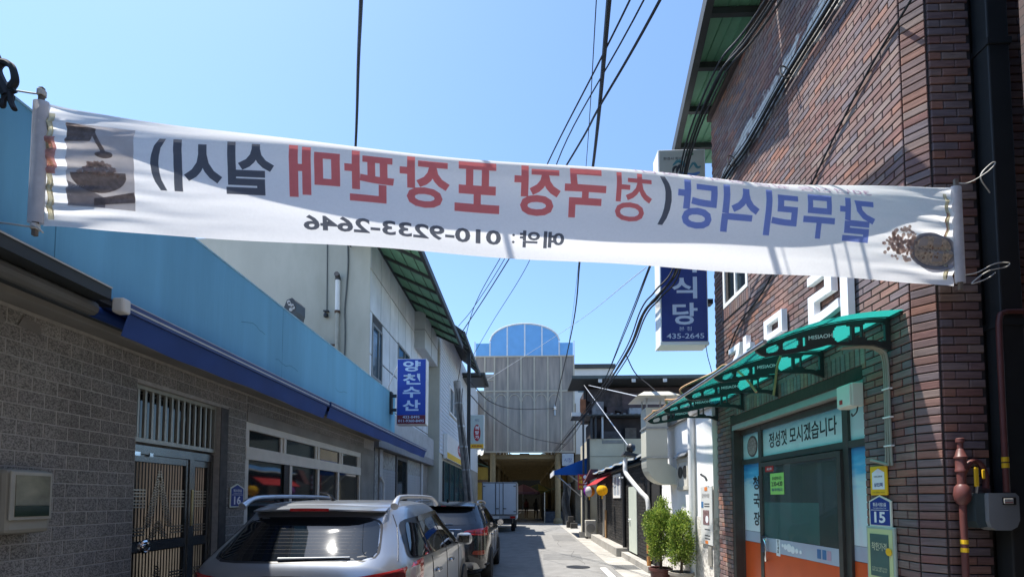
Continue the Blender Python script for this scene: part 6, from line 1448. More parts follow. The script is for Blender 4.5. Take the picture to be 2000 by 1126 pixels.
MB().add([(2.18,9.25,3.75),(3.02,9.25,3.75),(3.02,10.15,3.75),(2.18,10.15,3.75),(2.35,9.42,3.86),(2.85,9.42,3.86),(2.85,9.98,3.86),(2.35,9.98,3.86)],[(0,1,5,4),(1,2,6,5),(2,3,7,6),(3,0,4,7),(4,5,6,7),(0,3,2,1)]).build('rain_cap', mat('cap_beige',(0.50,0.48,0.40),0.6,var=0.06), du)
mn = thing('menu_board', 'white menu board with a food photo on the white house corner', 'board', (2.96,7.85,0.95))
box('board', mat('board_white',(0.60,0.60,0.58),0.4,var=0.02), mn, 2.955, 2.98, 7.62, 8.12, 0.95, 1.92, c=0.012)
for a, b, c_, d_, m_ in ((7.80,7.92,1.84,1.90,mat('orange_mark',(0.65,0.2,0.05),0.5)),(7.80,7.92,0.97,1.02,mat('orange_mark',(0.65,0.2,0.05),0.5)),(7.98,8.07,1.56,1.66,mat('blue_print',(0.06,0.17,0.36),0.4)),(7.74,8.00,1.28,1.52,mat('food_photo',(0.20,0.12,0.13),0.4,var=0.5,scale=20))): box('print', m_, mn, 2.951, 2.954, a, b, c_, d_)
lettering('갈무리식당', (2.950,7.87,1.76),(0,-1,0),(0,0,1),0.32,0.07,INKK,mn)
for z in (1.62,1.58,1.20,1.10,1.05): box('print_line', INKK, mn, 2.951, 2.953, 7.72, 7.94, z, z+0.012)
MB().lathe([(0,0),(0.06,0),(0.06,.002),(0,.002)],(2.9495,7.83,1.37),axis=(1,0,0),n=16).build('print_bowl', INKW, mn)
ws_ = box('bracket', CEM, mn, 2.965, 3.0, 7.7, 7.85, 0.62, 0.948)
solo(MB().tube(spline([(2.93,7.75,2.0),(2.92,7.79,2.06),(2.90,7.88,2.10),(2.89,7.9,2.12)],4),0.018,6),'hook','dark bent hook above the white menu board','hook',DKMETAL,(2.93,7.75,2.0))
# ---- black clad shop --------------------------------------------------
BLK = brickmat('black_cladding', [(0.020,0.019,0.018),(0.032,0.029,0.027),(0.014,0.014,0.014),(0.040,0.036,0.032)], 0.6, streak=0.3, bump=0.3)
bk = thing('black_shop', 'low black clad eatery with blue roof edge beyond the white house', 'shop', (4,15,0))
SX = 2.95
box('wall_core', mat('black_core',(0.012,0.012,0.012),0.9), bk, SX+0.012, 6, 10.6, 20.0, 0, 2.75)
items = [((SX, u, z), R(-90), w_, h_) for u, z, w_, h_ in courses(11.72, 20.0, 0.25, 2.62, 0.45, 0.085, 0.012, [(12.75,13.72,0,2.05),(14.85,16.1,1.74,2.52),(17.5,18.5,0.2,2.3)], phase=11.7)]
lay_pieces('cladding_strip', bk, items, BLK, 0.02, keep=300)
box('corner_board', mat('black_board',(0.016,0.016,0.017),0.5), bk, SX-0.03, SX+0.02, 11.3, 11.70, 0.02, 2.62)
dr_ = MB().box(SX-0.012,SX+0.01,12.75,13.72,0.22,2.05).build('door', mat('mint_door',(0.52,0.56,0.48),0.5,var=0.05), bk)
MB().lathe([(0,0),(0.05,0.0),(0.05,0.05),(0.02,0.06)],(SX-0.012,13.58,1.1),axis=(-1,0,0),n=14).build('knob', CHROME, dr_)
wn_ = MB().box(SX-0.03,SX+0.01,14.85,14.95,1.74,2.52).box(SX-0.03,SX+0.01,16.0,16.1,1.74,2.52).box(SX-0.03,SX+0.01,14.95,16.0,1.74,1.82).box(SX-0.03,SX+0.01,14.95,16.0,2.44,2.52).box(SX-0.028,SX+0.01,15.42,15.50,1.82,2.44).build('window', WHITE, bk)
MB().box(SX-0.012,SX-0.006,14.95,16.0,1.82,2.44).build('pane', mat('milky_glass',(0.42,0.46,0.50),0.2), wn_)
box('wood_post', mat('raw_wood',(0.34,0.20,0.09),0.7,var=0.2), bk, SX-0.05, SX-0.005, 17.55, 17.75, 0.15, 1.3)
box('doorway', mat('pale_doorway',(0.40,0.38,0.32),0.8), bk, SX-0.004, SX+0.010, 17.8, 18.5, 0.2, 2.3)
MB().tube([(SX-0.05,14.2,0.25),(SX-0.05,14.2,2.6)],0.05,10).build('black_pipe', BLACK, bk, smooth=True)
MB().tube([(SX-0.02,11.35,2.64),(SX-0.02,19.5,2.64)],0.05,8).build('gutter', EDK, bk)
TARP = mat('blue_roof_tarp', (0.07,0.20,0.42), 0.5, var=0.2, scale=2)
MB().grid(lambda u, v: (SX-0.22+1.2*v, 10.65+9.2*u, 2.74+0.32*v+0.03*math.sin(u*34)+0.03*math.sin(v*11)), 50, 8).build('blue_roof', TARP, bk, smooth=True)
MB().grid(lambda u, v: (SX-0.24+0.02*math.sin(u*40), 10.62+9.26*u, 2.72+0.05*v+0.02*math.sin(u*34)), 50, 1).build('roof_edge', mat('roof_edge_white',(0.5,0.52,0.5),0.5), bk)
st_ = MB().box(2.76,SX+0.01,10.9,14.0,0.012,0.16).box(2.62,SX+0.01,14.0,19.5,0.012,0.26).build('kerb_step', CONC, bk)
for y in (14.55,15.0): MB().lathe([(0,0),(0.04,0),(0.05,0.05),(0.0,0.09)],(SX-0.03,y-.35,2.35),axis=(-1,0,0),n=12).build('wall_lamp', WHITE, bk, smooth=True)
pv = thing('drain_elbow', 'white elbow drainpipe turning into an orange pipe by the potted shrubs', 'downpipe', (2.9,11.0,0))
MB().tube(spline([(2.48,11.9,2.72),(2.46,11.85,2.52),(2.47,11.82,2.36),(2.56,11.6,2.15),(2.72,11.25,1.85),(2.80,11.1,1.72),(2.82,11.05,1.55),(2.82,11.05,1.42)],6),0.055,12).build('white_pipe', PVC, pv, smooth=True)
MB().tube([(2.82,11.05,0.02),(2.82,11.05,1.45)],0.05,12).build('orange_pipe', mat('orange_pipe',(0.42,0.19,0.055),0.55,var=0.12,dirt=0.4,dirtcol=(0.35,0.28,0.2)), pv, smooth=True)
for z in (0.4,0.85,1.4): MB().lathe([(0.06,z),(0.06,z+.04)],(2.82,11.05,0),n=12).build('strap', DKMETAL, pv)
fl = thing('roof_floodlight', 'black floodlight on the blue roof edge beside the duct', 'lamp', (2.55,11.9,2.85))
MB().prism([(2.38,11.7,2.80),(2.78,11.7,2.74),(2.80,11.7,2.80),(2.45,11.7,2.90)],(0,0.3,0)).build('plate', DKMETAL, fl)
MB().lathe([(0,0),(0.10,0.0),(0.12,0.06),(0.06,0.16),(0,0.18)],(2.62,11.8,2.95),axis=(-.4,-.5,.4),n=14).build('head', BLACK, fl, smooth=True)
MB().tube([(2.62,11.8,2.8),(2.62,11.8,2.98)],0.02,6).build('stem', BLACK, fl)
# lanterns, little red awning, AC unit
def lantern(x, y, z, r, cols, label):
    l_ = thing('paper_lantern', label, 'lantern', (x,y,z), group='paper lanterns under the red awning')
    prof = [(0.35*r,-.9*r),(0.75*r,-.7*r),(0.97*r,-.3*r),(r,0),(0.97*r,.3*r),(0.75*r,.7*r),(0.35*r,.9*r)]
    nseg = len(cols)
    for s_ in range(nseg):
        mb = MB(); a0, a1 = 2*math.pi*s_/nseg, 2*math.pi*(s_+1)/nseg; K = max(3, 18//nseg)
        for rr, hh in prof:
            for k in range(K+1):
                a = a0+(a1-a0)*k/K; mb.v.append((x+rr*math.cos(a),y+rr*math.sin(a),z+hh))
        for j in range(len(prof)-1):
            for k in range(K): mb.f.append((j*(K+1)+k,j*(K+1)+k+1,(j+1)*(K+1)+k+1,(j+1)*(K+1)+k))
        mb.build('paper_shell', cols[s_], l_, smooth=True)
    MB().lathe([(0.36*r,-.95*r),(0.36*r,-.88*r)],(x,y,z),n=12).build('lower_ring', YELL, l_); MB().lathe([(0.36*r,.88*r),(0.36*r,.95*r)],(x,y,z),n=12).build('upper_ring', BLACK, l_)
    MB().tube([(x,y,z+.9*r),(x,y,z+1.5*r)],0.01,5).build('cord', BLACK, l_); MB().tube([(x,y,z-.9*r),(x,y,z-1.5*r)],0.02,5).build('tassel', YELL, l_)
YL = clothmat('lantern_yellow',(0.80,0.50,0.03),0.4)
lantern(2.55, 16.1, 2.0, 0.19, [YL,YL,YL,YL], 'yellow paper lantern under the red awning')
lantern(2.42, 18.4, 2.0, 0.22, [clothmat('lantern_pink',(0.70,0.05,0.28),0.4),clothmat('lantern_teal',(0.05,0.40,0.28),0.4),clothmat('lantern_purple',(0.25,0.04,0.35),0.4),clothmat('lantern_white',(0.7,0.7,0.65),0.4),clothmat('lantern_orange',(0.75,0.25,0.03),0.4)], 'multicoloured paper lantern under the red awning')
ra = thing('red_awning', 'small red sheet awning with dark gable over the eatery door', 'awning', (2.7,17,2.3))
n_ = 9
for k in range(n_):
    y0 = 16.6+k*0.30
    MB().add([(2.95,y0,2.58),(2.42,y0,2.22),(2.42,y0+.285,2.22),(2.95,y0+.285,2.58),(2.95,y0,2.60),(2.42,y0,2.24),(2.42,y0+.285,2.24),(2.95,y0+.285,2.60)],[(0,3,2,1),(4,5,6,7),(0,1,5,4),(1,2,6,5),(2,3,7,6),(3,0,4,7)]).build('sheet', mat('red_sheet',(0.40,0.025,0.025),0.45,var=0.1), ra)
MB().prism([(2.35,19.6,2.35),(2.95,19.6,2.62),(2.95,19.6,2.95),(2.65,19.6,2.95)],(0,0.4,0)).build('gable', mat('dark_red_wood',(0.08,0.03,0.03),0.7), ra)
ac = thing('air_conditioner', 'beige outdoor air conditioner unit on the step by the eatery', 'air conditioner', (2.75,20.4,0))
box('case', mat('ac_beige',(0.45,0.43,0.38),0.5,var=0.05), ac, 2.50, 2.94, 20.2, 20.6, 0.10, 0.80, c=0.02)
MB().lathe([(0,0),(0.17,0),(0.19,0.02),(0.17,0.02),(0.02,0.015),(0,0.02)],(2.70,20.2,0.46),axis=(0,-1,0),n=24).build('fan_grille', mat('ac_grille',(0.22,0.21,0.19),0.6), ac)
box('side_grille', mat('ac_grille',(0.22,0.21,0.19),0.6), ac, 2.495, 2.499, 20.28, 20.52, 0.25, 0.70)
for x in (2.55,2.88): box('foot', BLACK, ac, x-0.04, x+0.04, 20.22, 20.62, 0.012, 0.10)
# ---- concrete building with dark loft behind ----------------------------
RB = mat('cream_concrete', (0.50,0.45,0.32), 0.9, var=0.12, scale=0.9, bump=0.2, bscale=25, dirt=0.4, dirtcol=(0.30,0.28,0.22))
lo = thing('loft_building', 'cream concrete building with dark netted loft under flat sheet roofs', 'building', (5,23,0))
box('concrete_floor', RB, lo, 2.76, 9, 21.0, 24.3, 0, 4.40)
MB().box(2.78,9,20.985,20.999,3.60,3.615).box(4.35,4.365,20.985,20.999,2.9,4.4).build('wall_crack', mat('crack_dark',(0.16,0.15,0.12),0.9), lo)
box('patch', mat('patch_grey',(0.24,0.23,0.20),0.9), lo, 3.35, 4.3, 20.985, 20.999, 4.18, 4.34)
NET = mat('dark_netting', (0.030,0.026,0.028), 0.85, var=0.5, scale=1.2, stretch=(1,1,0.5))
box('loft_lower', NET, lo, 3.0, 9, 21.3, 24, 4.405, 5.36)
box('loft_upper', mat('brown_tarp',(0.05,0.036,0.036),0.8,var=0.4,scale=1.0), lo, 2.72, 9, 21.6, 24, 5.52, 6.85)
for k, (x, w_, z0, z1, c_) in enumerate(((2.95,0.5,5.5,6.1,(0.20,0.20,0.21)),(3.6,0.35,5.5,5.85,(0.07,0.05,0.05)),(4.6,0.6,5.5,5.8,(0.35,0.36,0.38)),(3.3,0.9,4.42,4.75,(0.05,0.05,0.055)),(4.4,0.5,4.42,4.9,(0.08,0.07,0.06)))):
    box('stored_goods', mat('goods_%d' % k, c_, 0.8, var=0.3), lo, x, x+w_, 21.1, 21.28 if z0 < 5 else 21.42, z0, z1)
MB().grid(lambda u, v: (2.75+1.6*u, 21.40+0.05*math.sin(u*14+v*3), 6.75-1.1*v*(0.5+0.5*u)), 14, 6).build('torn_tarp', mat('torn_tarp',(0.06,0.05,0.052),0.8,var=0.3), lo, smooth=True)
box('loft_sheet', mat('purple_tarp',(0.085,0.062,0.066),0.7,var=0.25), lo, 4.3, 9, 21.45, 21.59, 5.55, 6.55)
for k in range(16): box('roof_rib', mat('grey_sheet',(0.20,0.21,0.22),0.5,metal=0.3), lo, 2.05+k*0.27, 2.05+k*0.27+0.12, 20.6, 22.0, 5.44, 5.475)
box('middle_roof', EDK, lo, 2.02, 6.4, 20.62, 22, 5.38, 5.438)
box('end_sheet', mat('white_edge',(0.5,0.51,0.5),0.5), lo, 1.96, 2.35, 20.55, 20.7, 5.36, 5.52)
box('top_roof', EDK, lo, 1.95, 10, 20.4, 22.6, 6.93, 7.06)
box('roof_fascia', mat('fascia_green_grey',(0.06,0.075,0.072),0.5), lo, 1.95, 10, 20.36, 20.398, 6.96, 7.10)
for x in (3.1,4.55,5.9): box('roof_bracket', mat('white_edge',(0.5,0.51,0.5),0.5), lo, x, x+0.16, 20.3, 20.358, 6.78, 6.92)
for x in (2.5,2.86,3.05,3.35): box('loft_post', DKMETAL if x != 3.35 else STEEL, lo, x-0.04, x+0.04, 20.85, 20.95, 4.40 if x > 2.8 else 0, 5.37)
box('black_post', BLACK, lo, 2.66, 2.78, 20.88, 20.97, 0, 4.39)
MB().box(2.45,2.7,21.5,21.7,5.6,6.3).build('orange_patch', mat('rust_sheet',(0.30,0.12,0.06),0.8,var=0.3,scale=4), lo)
ba = thing('blue_awning', 'blue canvas side awning with white valance beyond the lanterns', 'awning', (2.0,21.5,2.8))
MB().add([(2.74,21.2,3.58),(1.22,21.2,2.98),(1.22,24.2,2.98),(2.74,24.2,3.58),(2.74,21.2,2.78),(1.22,21.2,2.80),(1.22,24.2,2.80)],[(0,1,2,3),(0,4,5,1),(1,5,6,2)]).build('canvas', clothmat('blue_canvas',(0.02,0.10,0.36),0.2), ba)
MB().box(1.18,1.219,21.15,24.25,2.78,3.0).build('valance', INKW, ba)
MB().tube([(1.3,21.3,2.8),(2.7,21.3,1.6)],0.03,6).build('strut', STEEL, ba); MB().tube([(1.9,21.3,2.8),(2.7,21.3,2.2)],0.03,6).build('strut', STEEL, ba)
rs_ = thing('karaoke_sign', 'small dark red sign with round white marks under the blue awning', 'sign', (2.45,20.9,2.1))
box('board', REDP, rs_, 2.25, 2.68, 20.82, 20.88, 2.12, 2.80)
for i, ch in enumerate('노래여행'[:3]): lettering(ch, (2.36,20.815,2.68-i*0.22),(1,0,0),(0,0,1),0.15,0.17,YELL,rs_,bold=0.03)
for i in range(3): MB().lathe([(0,0),(0.085,0),(0.085,.004),(0,.004)],(2.56,20.815,2.68-i*0.22),axis=(0,-1,0),n=16).build('round_mark', INKW, rs_)
pc = thing('pale_post', 'pale timber post and base under the blue awning', 'post', (2.55,21.05,0))
MB().box(2.42,2.52,20.9,21.0,0.25,2.1).build('shaft', mat('pale_timber',(0.50,0.46,0.38),0.7,var=0.15), pc); MB().box(2.30,2.6,20.8,21.1,0,0.25).build('base', CONC, pc)
dk = thing('tarp_lean_to', 'dark tarp lean-to with stacked goods under the blue awning', 'lean-to', (2.6,26,0))
MB().grid(lambda u, v: (2.2+0.5*u+0.06*math.sin(v*9), 29.6-7*v*0+0.1*math.sin(u*9+v*5), 0.1+2.6*v), 10, 10).build('tarp', mat('stall_tarp',(0.03,0.036,0.045),0.7,var=0.2), dk, smooth=True)
for k, (x, y, s_) in enumerate(((2.35,28,0.5),(2.5,27.2,0.4),(2.4,27.6,0.3))): box('crate', mat('crate_grey',(0.06,0.055,0.05),0.9,var=0.3), dk, x, x+s_, y, y+s_, 0 if k < 2 else 0.41, s_*0.8 if k < 2 else 0.7)
fb_ = thing('far_building', 'pale far building with a blue window over the sheet roofs', 'building', (6.4,46,0))
box('wall', mat('far_white',(0.50,0.51,0.50),0.8,var=0.06,scale=1), fb_, 4.5, 8.3, 45, 52, 0, 14.3)
box('roof_edge', EDK, fb_, 4.3, 8.5, 44.8, 52, 14.3, 14.7)
wq_ = box('window', mat('far_window',(0.07,0.12,0.16),0.1), fb_, 4.9, 6.6, 44.95, 44.998, 12.0, 13.3); box('mullion', WHITE, wq_, 5.72, 5.78, 44.93, 44.949, 12.0, 13.3)
# ================================================================ potted shrubs
def leafmat(name, c0, c1):
    m, t, b = _nodes(name)
    g = N(t,'ShaderNodeNewGeometry'); cr = N(t,'ShaderNodeValToRGB'); cr.color_ramp.elements[0].color = (*c0,1); cr.color_ramp.elements[1].color = (*c1,1)
    t.links.new(g.outputs['Random Per Island'], cr.inputs[0]); t.links.new(cr.outputs[0], b.inputs['Base Color']); b.inputs['Roughness'].default_value = 0.55
    tl = N(t,'ShaderNodeBsdfTranslucent'); t.links.new(cr.outputs[0], tl.inputs[0]); mx = N(t,'ShaderNodeMixShader'); mx.inputs[0].default_value = 0.3
    o = t.nodes['Material Output']; t.links.new(b.outputs[0], mx.inputs[1]); t.links.new(tl.outputs[0], mx.inputs[2]); t.links.new(mx.outputs[0], o.inputs[0])
    return m
LEAF = leafmat('shrub_leaves', (0.08,0.17,0.02), (0.38,0.46,0.08))
BARK = mat('shrub_bark', (0.11,0.075,0.05), 0.9, var=0.3, scale=20)
def shrub(x, y, zb, zt, r, seed, potm, label, clumps=230):
    rnd = random.Random(seed)
    s_ = thing('potted_shrub', label, 'potted plant', (x,y,0), group='clipped shrubs in pots by the white house')
    pr_ = 0.20
    MB().lathe([(pr_*.72,0.012),(pr_*.78,0.03),(pr_*.98,0.36),(pr_*1.1,0.37),(pr_*1.1,0.42),(pr_*.95,0.42),(pr_*.92,0.37),(0.0,0.36)],(x,y,0),n=24).build('pot', potm, s_, smooth=True)
    MB().lathe([(0.0,0.372),(pr_*.92,0.372),(pr_*.92,0.374)],(x,y,0),n=18).build('soil', mat('soil',(0.05,0.035,0.025),0.95,var=0.3,scale=20), s_)
    tr = MB().tube([(x,y,0.37),(x+.01,y,0.6),(x-.01,y+.01,1.0),(x,y,zt-.25)],[0.028,0.024,0.016,0.006],8)
    for k in range(14):
        a = rnd.uniform(0,6.28); z0 = rnd.uniform(0.42,zt-.5); q = r*rnd.uniform(.5,.85)
        tr.tube([(x,y,z0),(x+q*.5*math.cos(a),y+q*.5*math.sin(a),z0+.14),(x+q*math.cos(a),y+q*math.sin(a),z0+.34)],[0.010,0.007,0.003],5)
    tr.build('trunk', BARK, s_)
    mb = MB(); zc = (zb+zt)/2; hz = (zt-zb)/2
    for c_ in range(clumps):
        while True:
            u, v, w_ = rnd.uniform(-1,1), rnd.uniform(-1,1), rnd.uniform(-1,1)
            d = math.sqrt(u*u+v*v+w_*w_)
            if 0.35 < d < 1.0: break
        f_ = 0.72 + 0.42*noise.noise(Vector((u*1.7+seed,v*1.7,w_*1.7)))
        e = d**0.55/d*f_*1.15
        taper = 1.0 if w_ < 0 else 1-0.35*w_**2
        cx_, cy_, cz_ = x+u*e*r*taper, y+v*e*r*taper, zc+w_*min(e,1.1)*hz
        out = Vector((u, v, 0.55+0.5*w_)).normalized()
        for k in range(34):
            dr_ = (out + Vector((rnd.gauss(0,.55),rnd.gauss(0,.55),rnd.gauss(.35,.5)))).normalized()
            p = Vector((cx_,cy_,cz_)) + Vector((rnd.gauss(0,.032),rnd.gauss(0,.032),rnd.gauss(0,.045)))
            sd_ = dr_.cross(Vector((rnd.uniform(-1,1),rnd.uniform(-1,1),rnd.uniform(-1,1)))).normalized()
            l = rnd.uniform(.026,.056); h = rnd.uniform(.007,.015)
            mb.add([p, p+dr_*l*.5+sd_*h, p+dr_*l, p+dr_*l*.5-sd_*h], [(0,1,2,3)])
    o = bpy.data.objects.new('crown', None)
    me = bpy.data.meshes.new('crown'); org = ORG[s_.name]
    me.from_pydata([(Vector(p)-org)[:] for p in mb.v], [], mb.f); me.materials.append(LEAF)
    o = bpy.data.objects.new('crown', me); COL.objects.link(o); o.parent = s_; o['kind'] = 'stuff'
shrub(2.50, 8.95, 0.50, 1.70, 0.33, 3, mat('pot_maroon',(0.10,0.035,0.03),0.5,var=0.15), 'rounded green shrub in a maroon pot beside the elbow drainpipe', 340)
shrub(2.72, 8.45, 0.42, 1.60, 0.235, 11, mat('pot_grey',(0.30,0.27,0.23),0.7,var=0.15), 'narrower green shrub in a grey pot before the white downpipe', 210)

# ================================================================ overhead cables
def cable(label, pts, r, back=True, m=None, name='overhead_cable', extra=(), group='overhead cables'):
    P = [Vector(p) for p in pts]
    if back:      # the cable goes on over and behind the viewer
        d = (P[0]-P[1]).normalized(); P = [P[0]+d*9 + Vector((0,0,1.2)), P[0]+d*4 + Vector((0,0,.3))] + P
    mb = MB().tube(spline(P, 10), r, 6)
    for e_ in extra: mb.tube(spline([p + Vector(e_) + Vector((0,0,0.05*math.sin(i*2.2))) for i, p in enumerate(P)], 10), r*0.8, 6)
    o = solo(mb, name, label, 'cable', m or WIRE, P[-1], group=group, smooth=True)
    return o
cable('thick black cable slanting down to the market front insulator', [(0.747,4.0,6.286),(1.178,8.0,7.665),(1.559,13.5,8.744),(1.958,20.0,9.084),(1.926,32.3,8.155)], 0.026)
cable('thin cable reaching the farther green eave, leftmost of the converging four', [(1.013,4.2,6.456),(0.347,7.5,7.24),(-0.527,12,8.104),(-1.806,15.5,8.166),(-2.60,17.4,8.25)], 0.011)
cable('thin cable falling towards the black steel post, second of the converging four', [(1.146,4.2,6.452),(0.518,7.8,7.458),(0.094,12.5,8.245),(-1.30,17.0,8.2),(-2.38,19.1,7.4)], 0.010)
cable('stout cable crossing over the thick one above the banner', [(1.297,4.2,6.446),(0.988,6.2,7.045),(0.711,8,7.583),(-1.085,14,8.17),(-2.381,16.5,7.62)], 0.017)
cable('hair thin cable hanging closest left of the thick black cable', [(0.707,4.5,6.81),(1.108,8.5,7.942),(1.699,16,9.05),(2.658,32.4,10.65)], 0.006)
cable('lone dark cable hanging against the sky above the red letters', [(-1.688,4.5,6.9),(-2.277,6,7.613),(-3.059,8,8.1),(-4.245,10.87,7.77)], 0.022)
kn = [( -1.95,5.2,7.26),(-2.5,6.6,7.80),(-2.9,7.6,8.03)]
cable('twisted cable bundle passing before the tall navy sign', [(2.329,4.2,6.407),(2.281,5.4,6.693),(2.274,6.6,6.437),(2.328,7.12,5.35),(2.09,7.40,4.92),(2.06,8.2,4.96),(2.20,10.6,4.93),(2.24,17,4.939),(1.727,31.5,4.764)], 0.016, extra=((0.03,0.02,0.04),(-0.03,0.03,-0.03),(0.02,-0.03,-0.07),(-.05,0,.06)))
cable('pair of looped cables running from the navy sign to the market', [(2.12,7.9,5.70),(2.545,12,6.05),(2.966,19,6.158),(2.664,27,5.36),(1.929,32.2,4.707)], 0.014, back=False, extra=((0.02,0.02,0.10),))
cable('short cable drooping from the bundle to the duct cap', [(2.20,10.4,4.93),(2.36,10.2,4.45),(2.607,10,4.127),(2.80,9.8,3.85)], 0.012, back=False)
cable('upper dark cable swagged across the bronze market panels', [(-2.363,19.1,6.543),(-1.847,24,6.705),(-0.63,29,7.317),(1.89,32.3,7.976)], 0.024, back=False)
cable('lower dark cable swagged across the bronze market panels', [(-2.36,19.1,6.009),(-1.845,24,5.984),(0.006,30,5.714),(2.655,32.3,5.442)], 0.022, back=False)
cable('faint pale wire crossing the sky before the blue crest', [(-2.977,32.3,9.9),(1.781,20,9.086),(2.318,9,6.201)], 0.009, back=False, m=mat('pale_wire',(0.45,0.47,0.5),0.5))
cable('thin drop cable from the leaning pole up behind the banner', [(-2.42,16.0,5.7),(-1.6,13.2,7.0),(-0.5,10.6,7.5),(0.36,7.6,7.22)], 0.010, back=False)
solo(MB().tube([(2.483,20.3,6.648),(2.665,12.0,2.926)],0.016,8),'brace_rod','pale steel brace rod slanting from the sheet roof to the blue roof','rod',STEEL,(2.665,12,2.926))
solo(MB().tube([(2.683,20.3,6.647),(2.62,10.15,3.87)],0.014,6),'stay_wire','thin stay wire from the sheet roof to the duct cap','wire',mat('pale_wire',(0.45,0.47,0.5),0.5),(2.62,10.15,3.87))
ins = thing('insulator', 'white insulator clamp where the thick cable meets the market', 'insulator', (1.92,32.3,8.0))
MB().tube([(1.92,32.36,8.25),(1.92,32.30,7.5)],0.05,8).build('rod', STEEL, ins); MB().lathe([(0.06,7.9),(0.12,7.94),(0.06,8.0),(0.12,8.04),(0.06,8.1)],(1.92,32.28,0),n=12).build('disc', WHITE, ins)
# cables clipped along the brick wall
wc = thing('wall_cables', 'black cable bundle with loops clipped along the upper brick wall', 'cable', (2.98,5.5,6.5))
for k, (dx, dz, r_) in enumerate(((0,0,0.022),(0.02,-0.05,0.016),(0.025,0.05,0.012),(-0.02,-0.03,0.014),(0.01,0.09,0.008))):
    P = [(2.97+dx,3.5,6.56+dz),(2.985+dx,4.45,6.565+dz),(2.985+dx,5.3,6.57+dz),(2.98+dx,6.2,6.50+dz),(2.985+dx,6.9,6.56+dz),(2.99+dx,7.6,6.45+dz*.5)]
    MB().tube(spline(P, 8), r_, 6).build('cable', WIRE, wc, smooth=True)
for y in (5.2, 6.6):
    MB().tube([(2.93+0.05*math.cos(a*math.pi/8),y+0.10*math.sin(a*math.pi/8)*.4,6.54+0.11*math.sin(a*math.pi/8)) for a in range(17)],0.008,5).build('loop', WIRE, wc)
solo(MB().tube(spline([(3.035,3.60,5.64),(3.03,4.124,5.474),(3.03,4.912,5.064),(3.03,5.878,4.42),(3.03,6.664,4.20),(3.03,7.112,3.903)],8),0.011,6),'wall_cable','single black cable slanting down across the brick wall','cable',WIRE,(3.03,5,5),smooth=True)
# cable knot at the left edge
kt = thing('cable_knot', 'tangle of black cables tied at the top left of the blue parapet', 'cable', (-2.9,2.4,4.1))
for r_, pts in ((0.030,[(-3.6,2.2,5.2),(-2.992,2.4,4.30),(-2.886,2.4,4.06),(-2.82,2.41,3.93)]),(0.018,[(-2.90,2.4,4.05),(-2.86,2.4,4.12),(-2.80,2.4,4.10),(-2.775,2.4,4.02),(-2.80,2.4,3.97)]),(0.012,[(-3.3,2.4,4.15),(-2.95,2.4,4.02),(-2.87,2.4,3.97),(-2.81,2.4,3.96),(-2.79,2.4,4.01)]),(0.012,[(-3.4,2.4,4.0),(-2.98,2.4,3.95),(-2.87,2.4,3.90),(-2.82,2.4,3.92),(-2.80,2.4,4.0)]),(0.012,[(-3.4,2.4,3.96),(-2.92,2.4,3.90),(-2.84,2.4,3.87),(-2.83,2.4,3.93),(-2.77,2.4,3.96)]),(0.014,[(-2.80,2.4,3.95),(-2.79,2.4,3.89),(-2.77,2.4,3.85)])):
    MB().tube(spline([(p[0]-.06,p[1],p[2]+.0) for p in pts],6), r_, 7).build('cable', WIRE, kt, smooth=True)
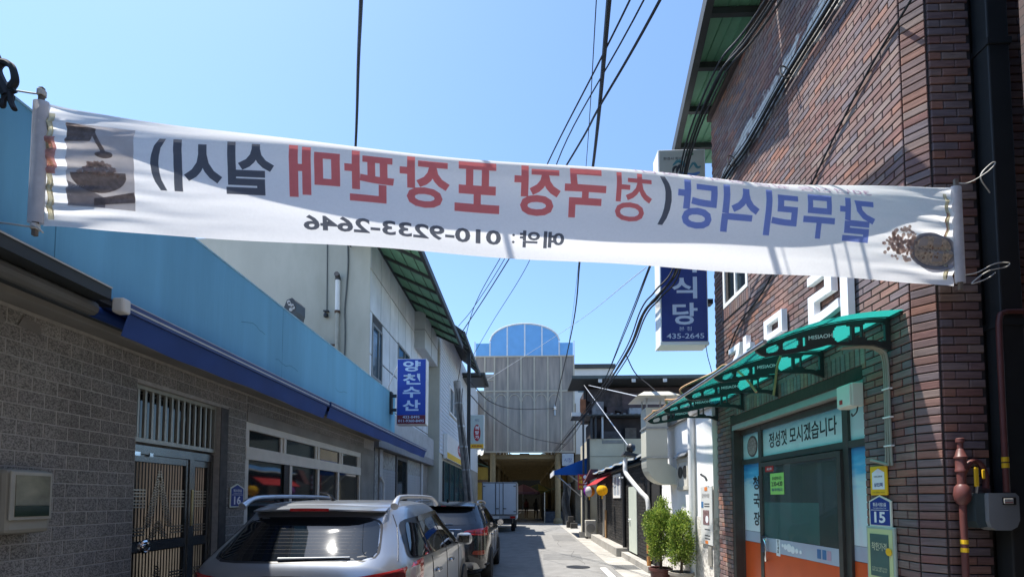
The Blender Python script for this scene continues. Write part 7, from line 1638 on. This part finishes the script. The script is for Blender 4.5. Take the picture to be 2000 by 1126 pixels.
# ================================================================ the alley behind and beside the viewer (out of view: reflects in glass, cuts skylight)
def bricktex(name, c1, c2, cm):
    m, t, b = _nodes(name); g = N(t,'ShaderNodeNewGeometry'); sx_ = N(t,'ShaderNodeSeparateXYZ'); t.links.new(g.outputs['Position'], sx_.inputs[0])
    ad = N(t,'ShaderNodeMath',operation='ADD'); t.links.new(sx_.outputs['X'], ad.inputs[0]); t.links.new(sx_.outputs['Y'], ad.inputs[1])
    cb_ = N(t,'ShaderNodeCombineXYZ'); t.links.new(ad.outputs[0], cb_.inputs[0]); t.links.new(sx_.outputs['Z'], cb_.inputs[1])
    bt_ = N(t,'ShaderNodeTexBrick'); t.links.new(cb_.outputs[0], bt_.inputs['Vector']); bt_.inputs['Scale'].default_value = 1.0
    bt_.inputs['Brick Width'].default_value = 0.2; bt_.inputs['Row Height'].default_value = 0.067; bt_.inputs['Mortar Size'].default_value = 0.005; bt_.inputs['Bias'].default_value = 0.0
    bt_.inputs['Color1'].default_value = (*c1,1); bt_.inputs['Color2'].default_value = (*c2,1); bt_.inputs['Mortar'].default_value = (*cm,1)
    t.links.new(bt_.outputs['Color'], b.inputs['Base Color']); b.inputs['Roughness'].default_value = 0.85
    bp = N(t,'ShaderNodeBump'); bp.inputs['Distance'].default_value = 0.01; bp.invert = True; t.links.new(bt_.outputs['Fac'], bp.inputs['Height']); t.links.new(bp.outputs[0], b.inputs['Normal'])
    return m
NBR = bricktex('neighbour_brick', (0.10,0.055,0.045), (0.065,0.045,0.045), (0.03,0.027,0.025))
SIDW = mat('cream_boards', (0.50,0.47,0.42), 0.7, var=0.1, stretch=(1,1,20))
nb = thing('shading_neighbour', 'brown brick neighbour added out of view to shade the brick building front', 'building', (6,-4,0))  # unseen block, added close by to keep skylight off the brick front
box('wall', NBR, nb, 3.12, 10, -14, 2.84, 0, 8.5)
box('shade_wing', NBR, nb, 3.49, 10, 2.84, 3.28, 0, 8.5)  # unseen step, added to narrow the gap and darken the brick front
for y in (-11,-7.5,-4,-0.5): 
    w_ = box('window', CREAM, nb, 3.08, 3.119, y, y+1.6, 1.0, 2.3); box('pane', GLASSD, w_, 3.075, 3.079, y+.08, y+1.52, 1.08, 2.22)
hb = thing('end_house', 'cream boarded house closing the alley behind the viewer', 'house', (0,-15,0))
box('wall', SIDW, hb, -12, 12, -16, -14.2, 0, 6.5)
for x in (-5,-1,2.5):
    w_ = box('window', WHITE, hb, x, x+1.5, -14.199, -14.15, 1.2, 2.5); box('pane', GLASSD, w_, x+.08, x+1.42, -14.149, -14.14, 1.28, 2.42)
box('roof', EDK, hb, -12.3, 12.3, -16.2, -13.9, 6.5, 6.7)
uh = thing('added_storey', 'pale upper storey added out of view behind the viewer to cut skylight', 'house', (-6,-6,3.5))  # unseen storey, added over the block house to reduce sky fill
box('wall', SIDE, uh, -9, -4.2, -12, 0.2, 3.5, 7.0)
box('roof', EDK, uh, -9.2, -3.9, -12.2, 0.4, 7.0, 7.15)
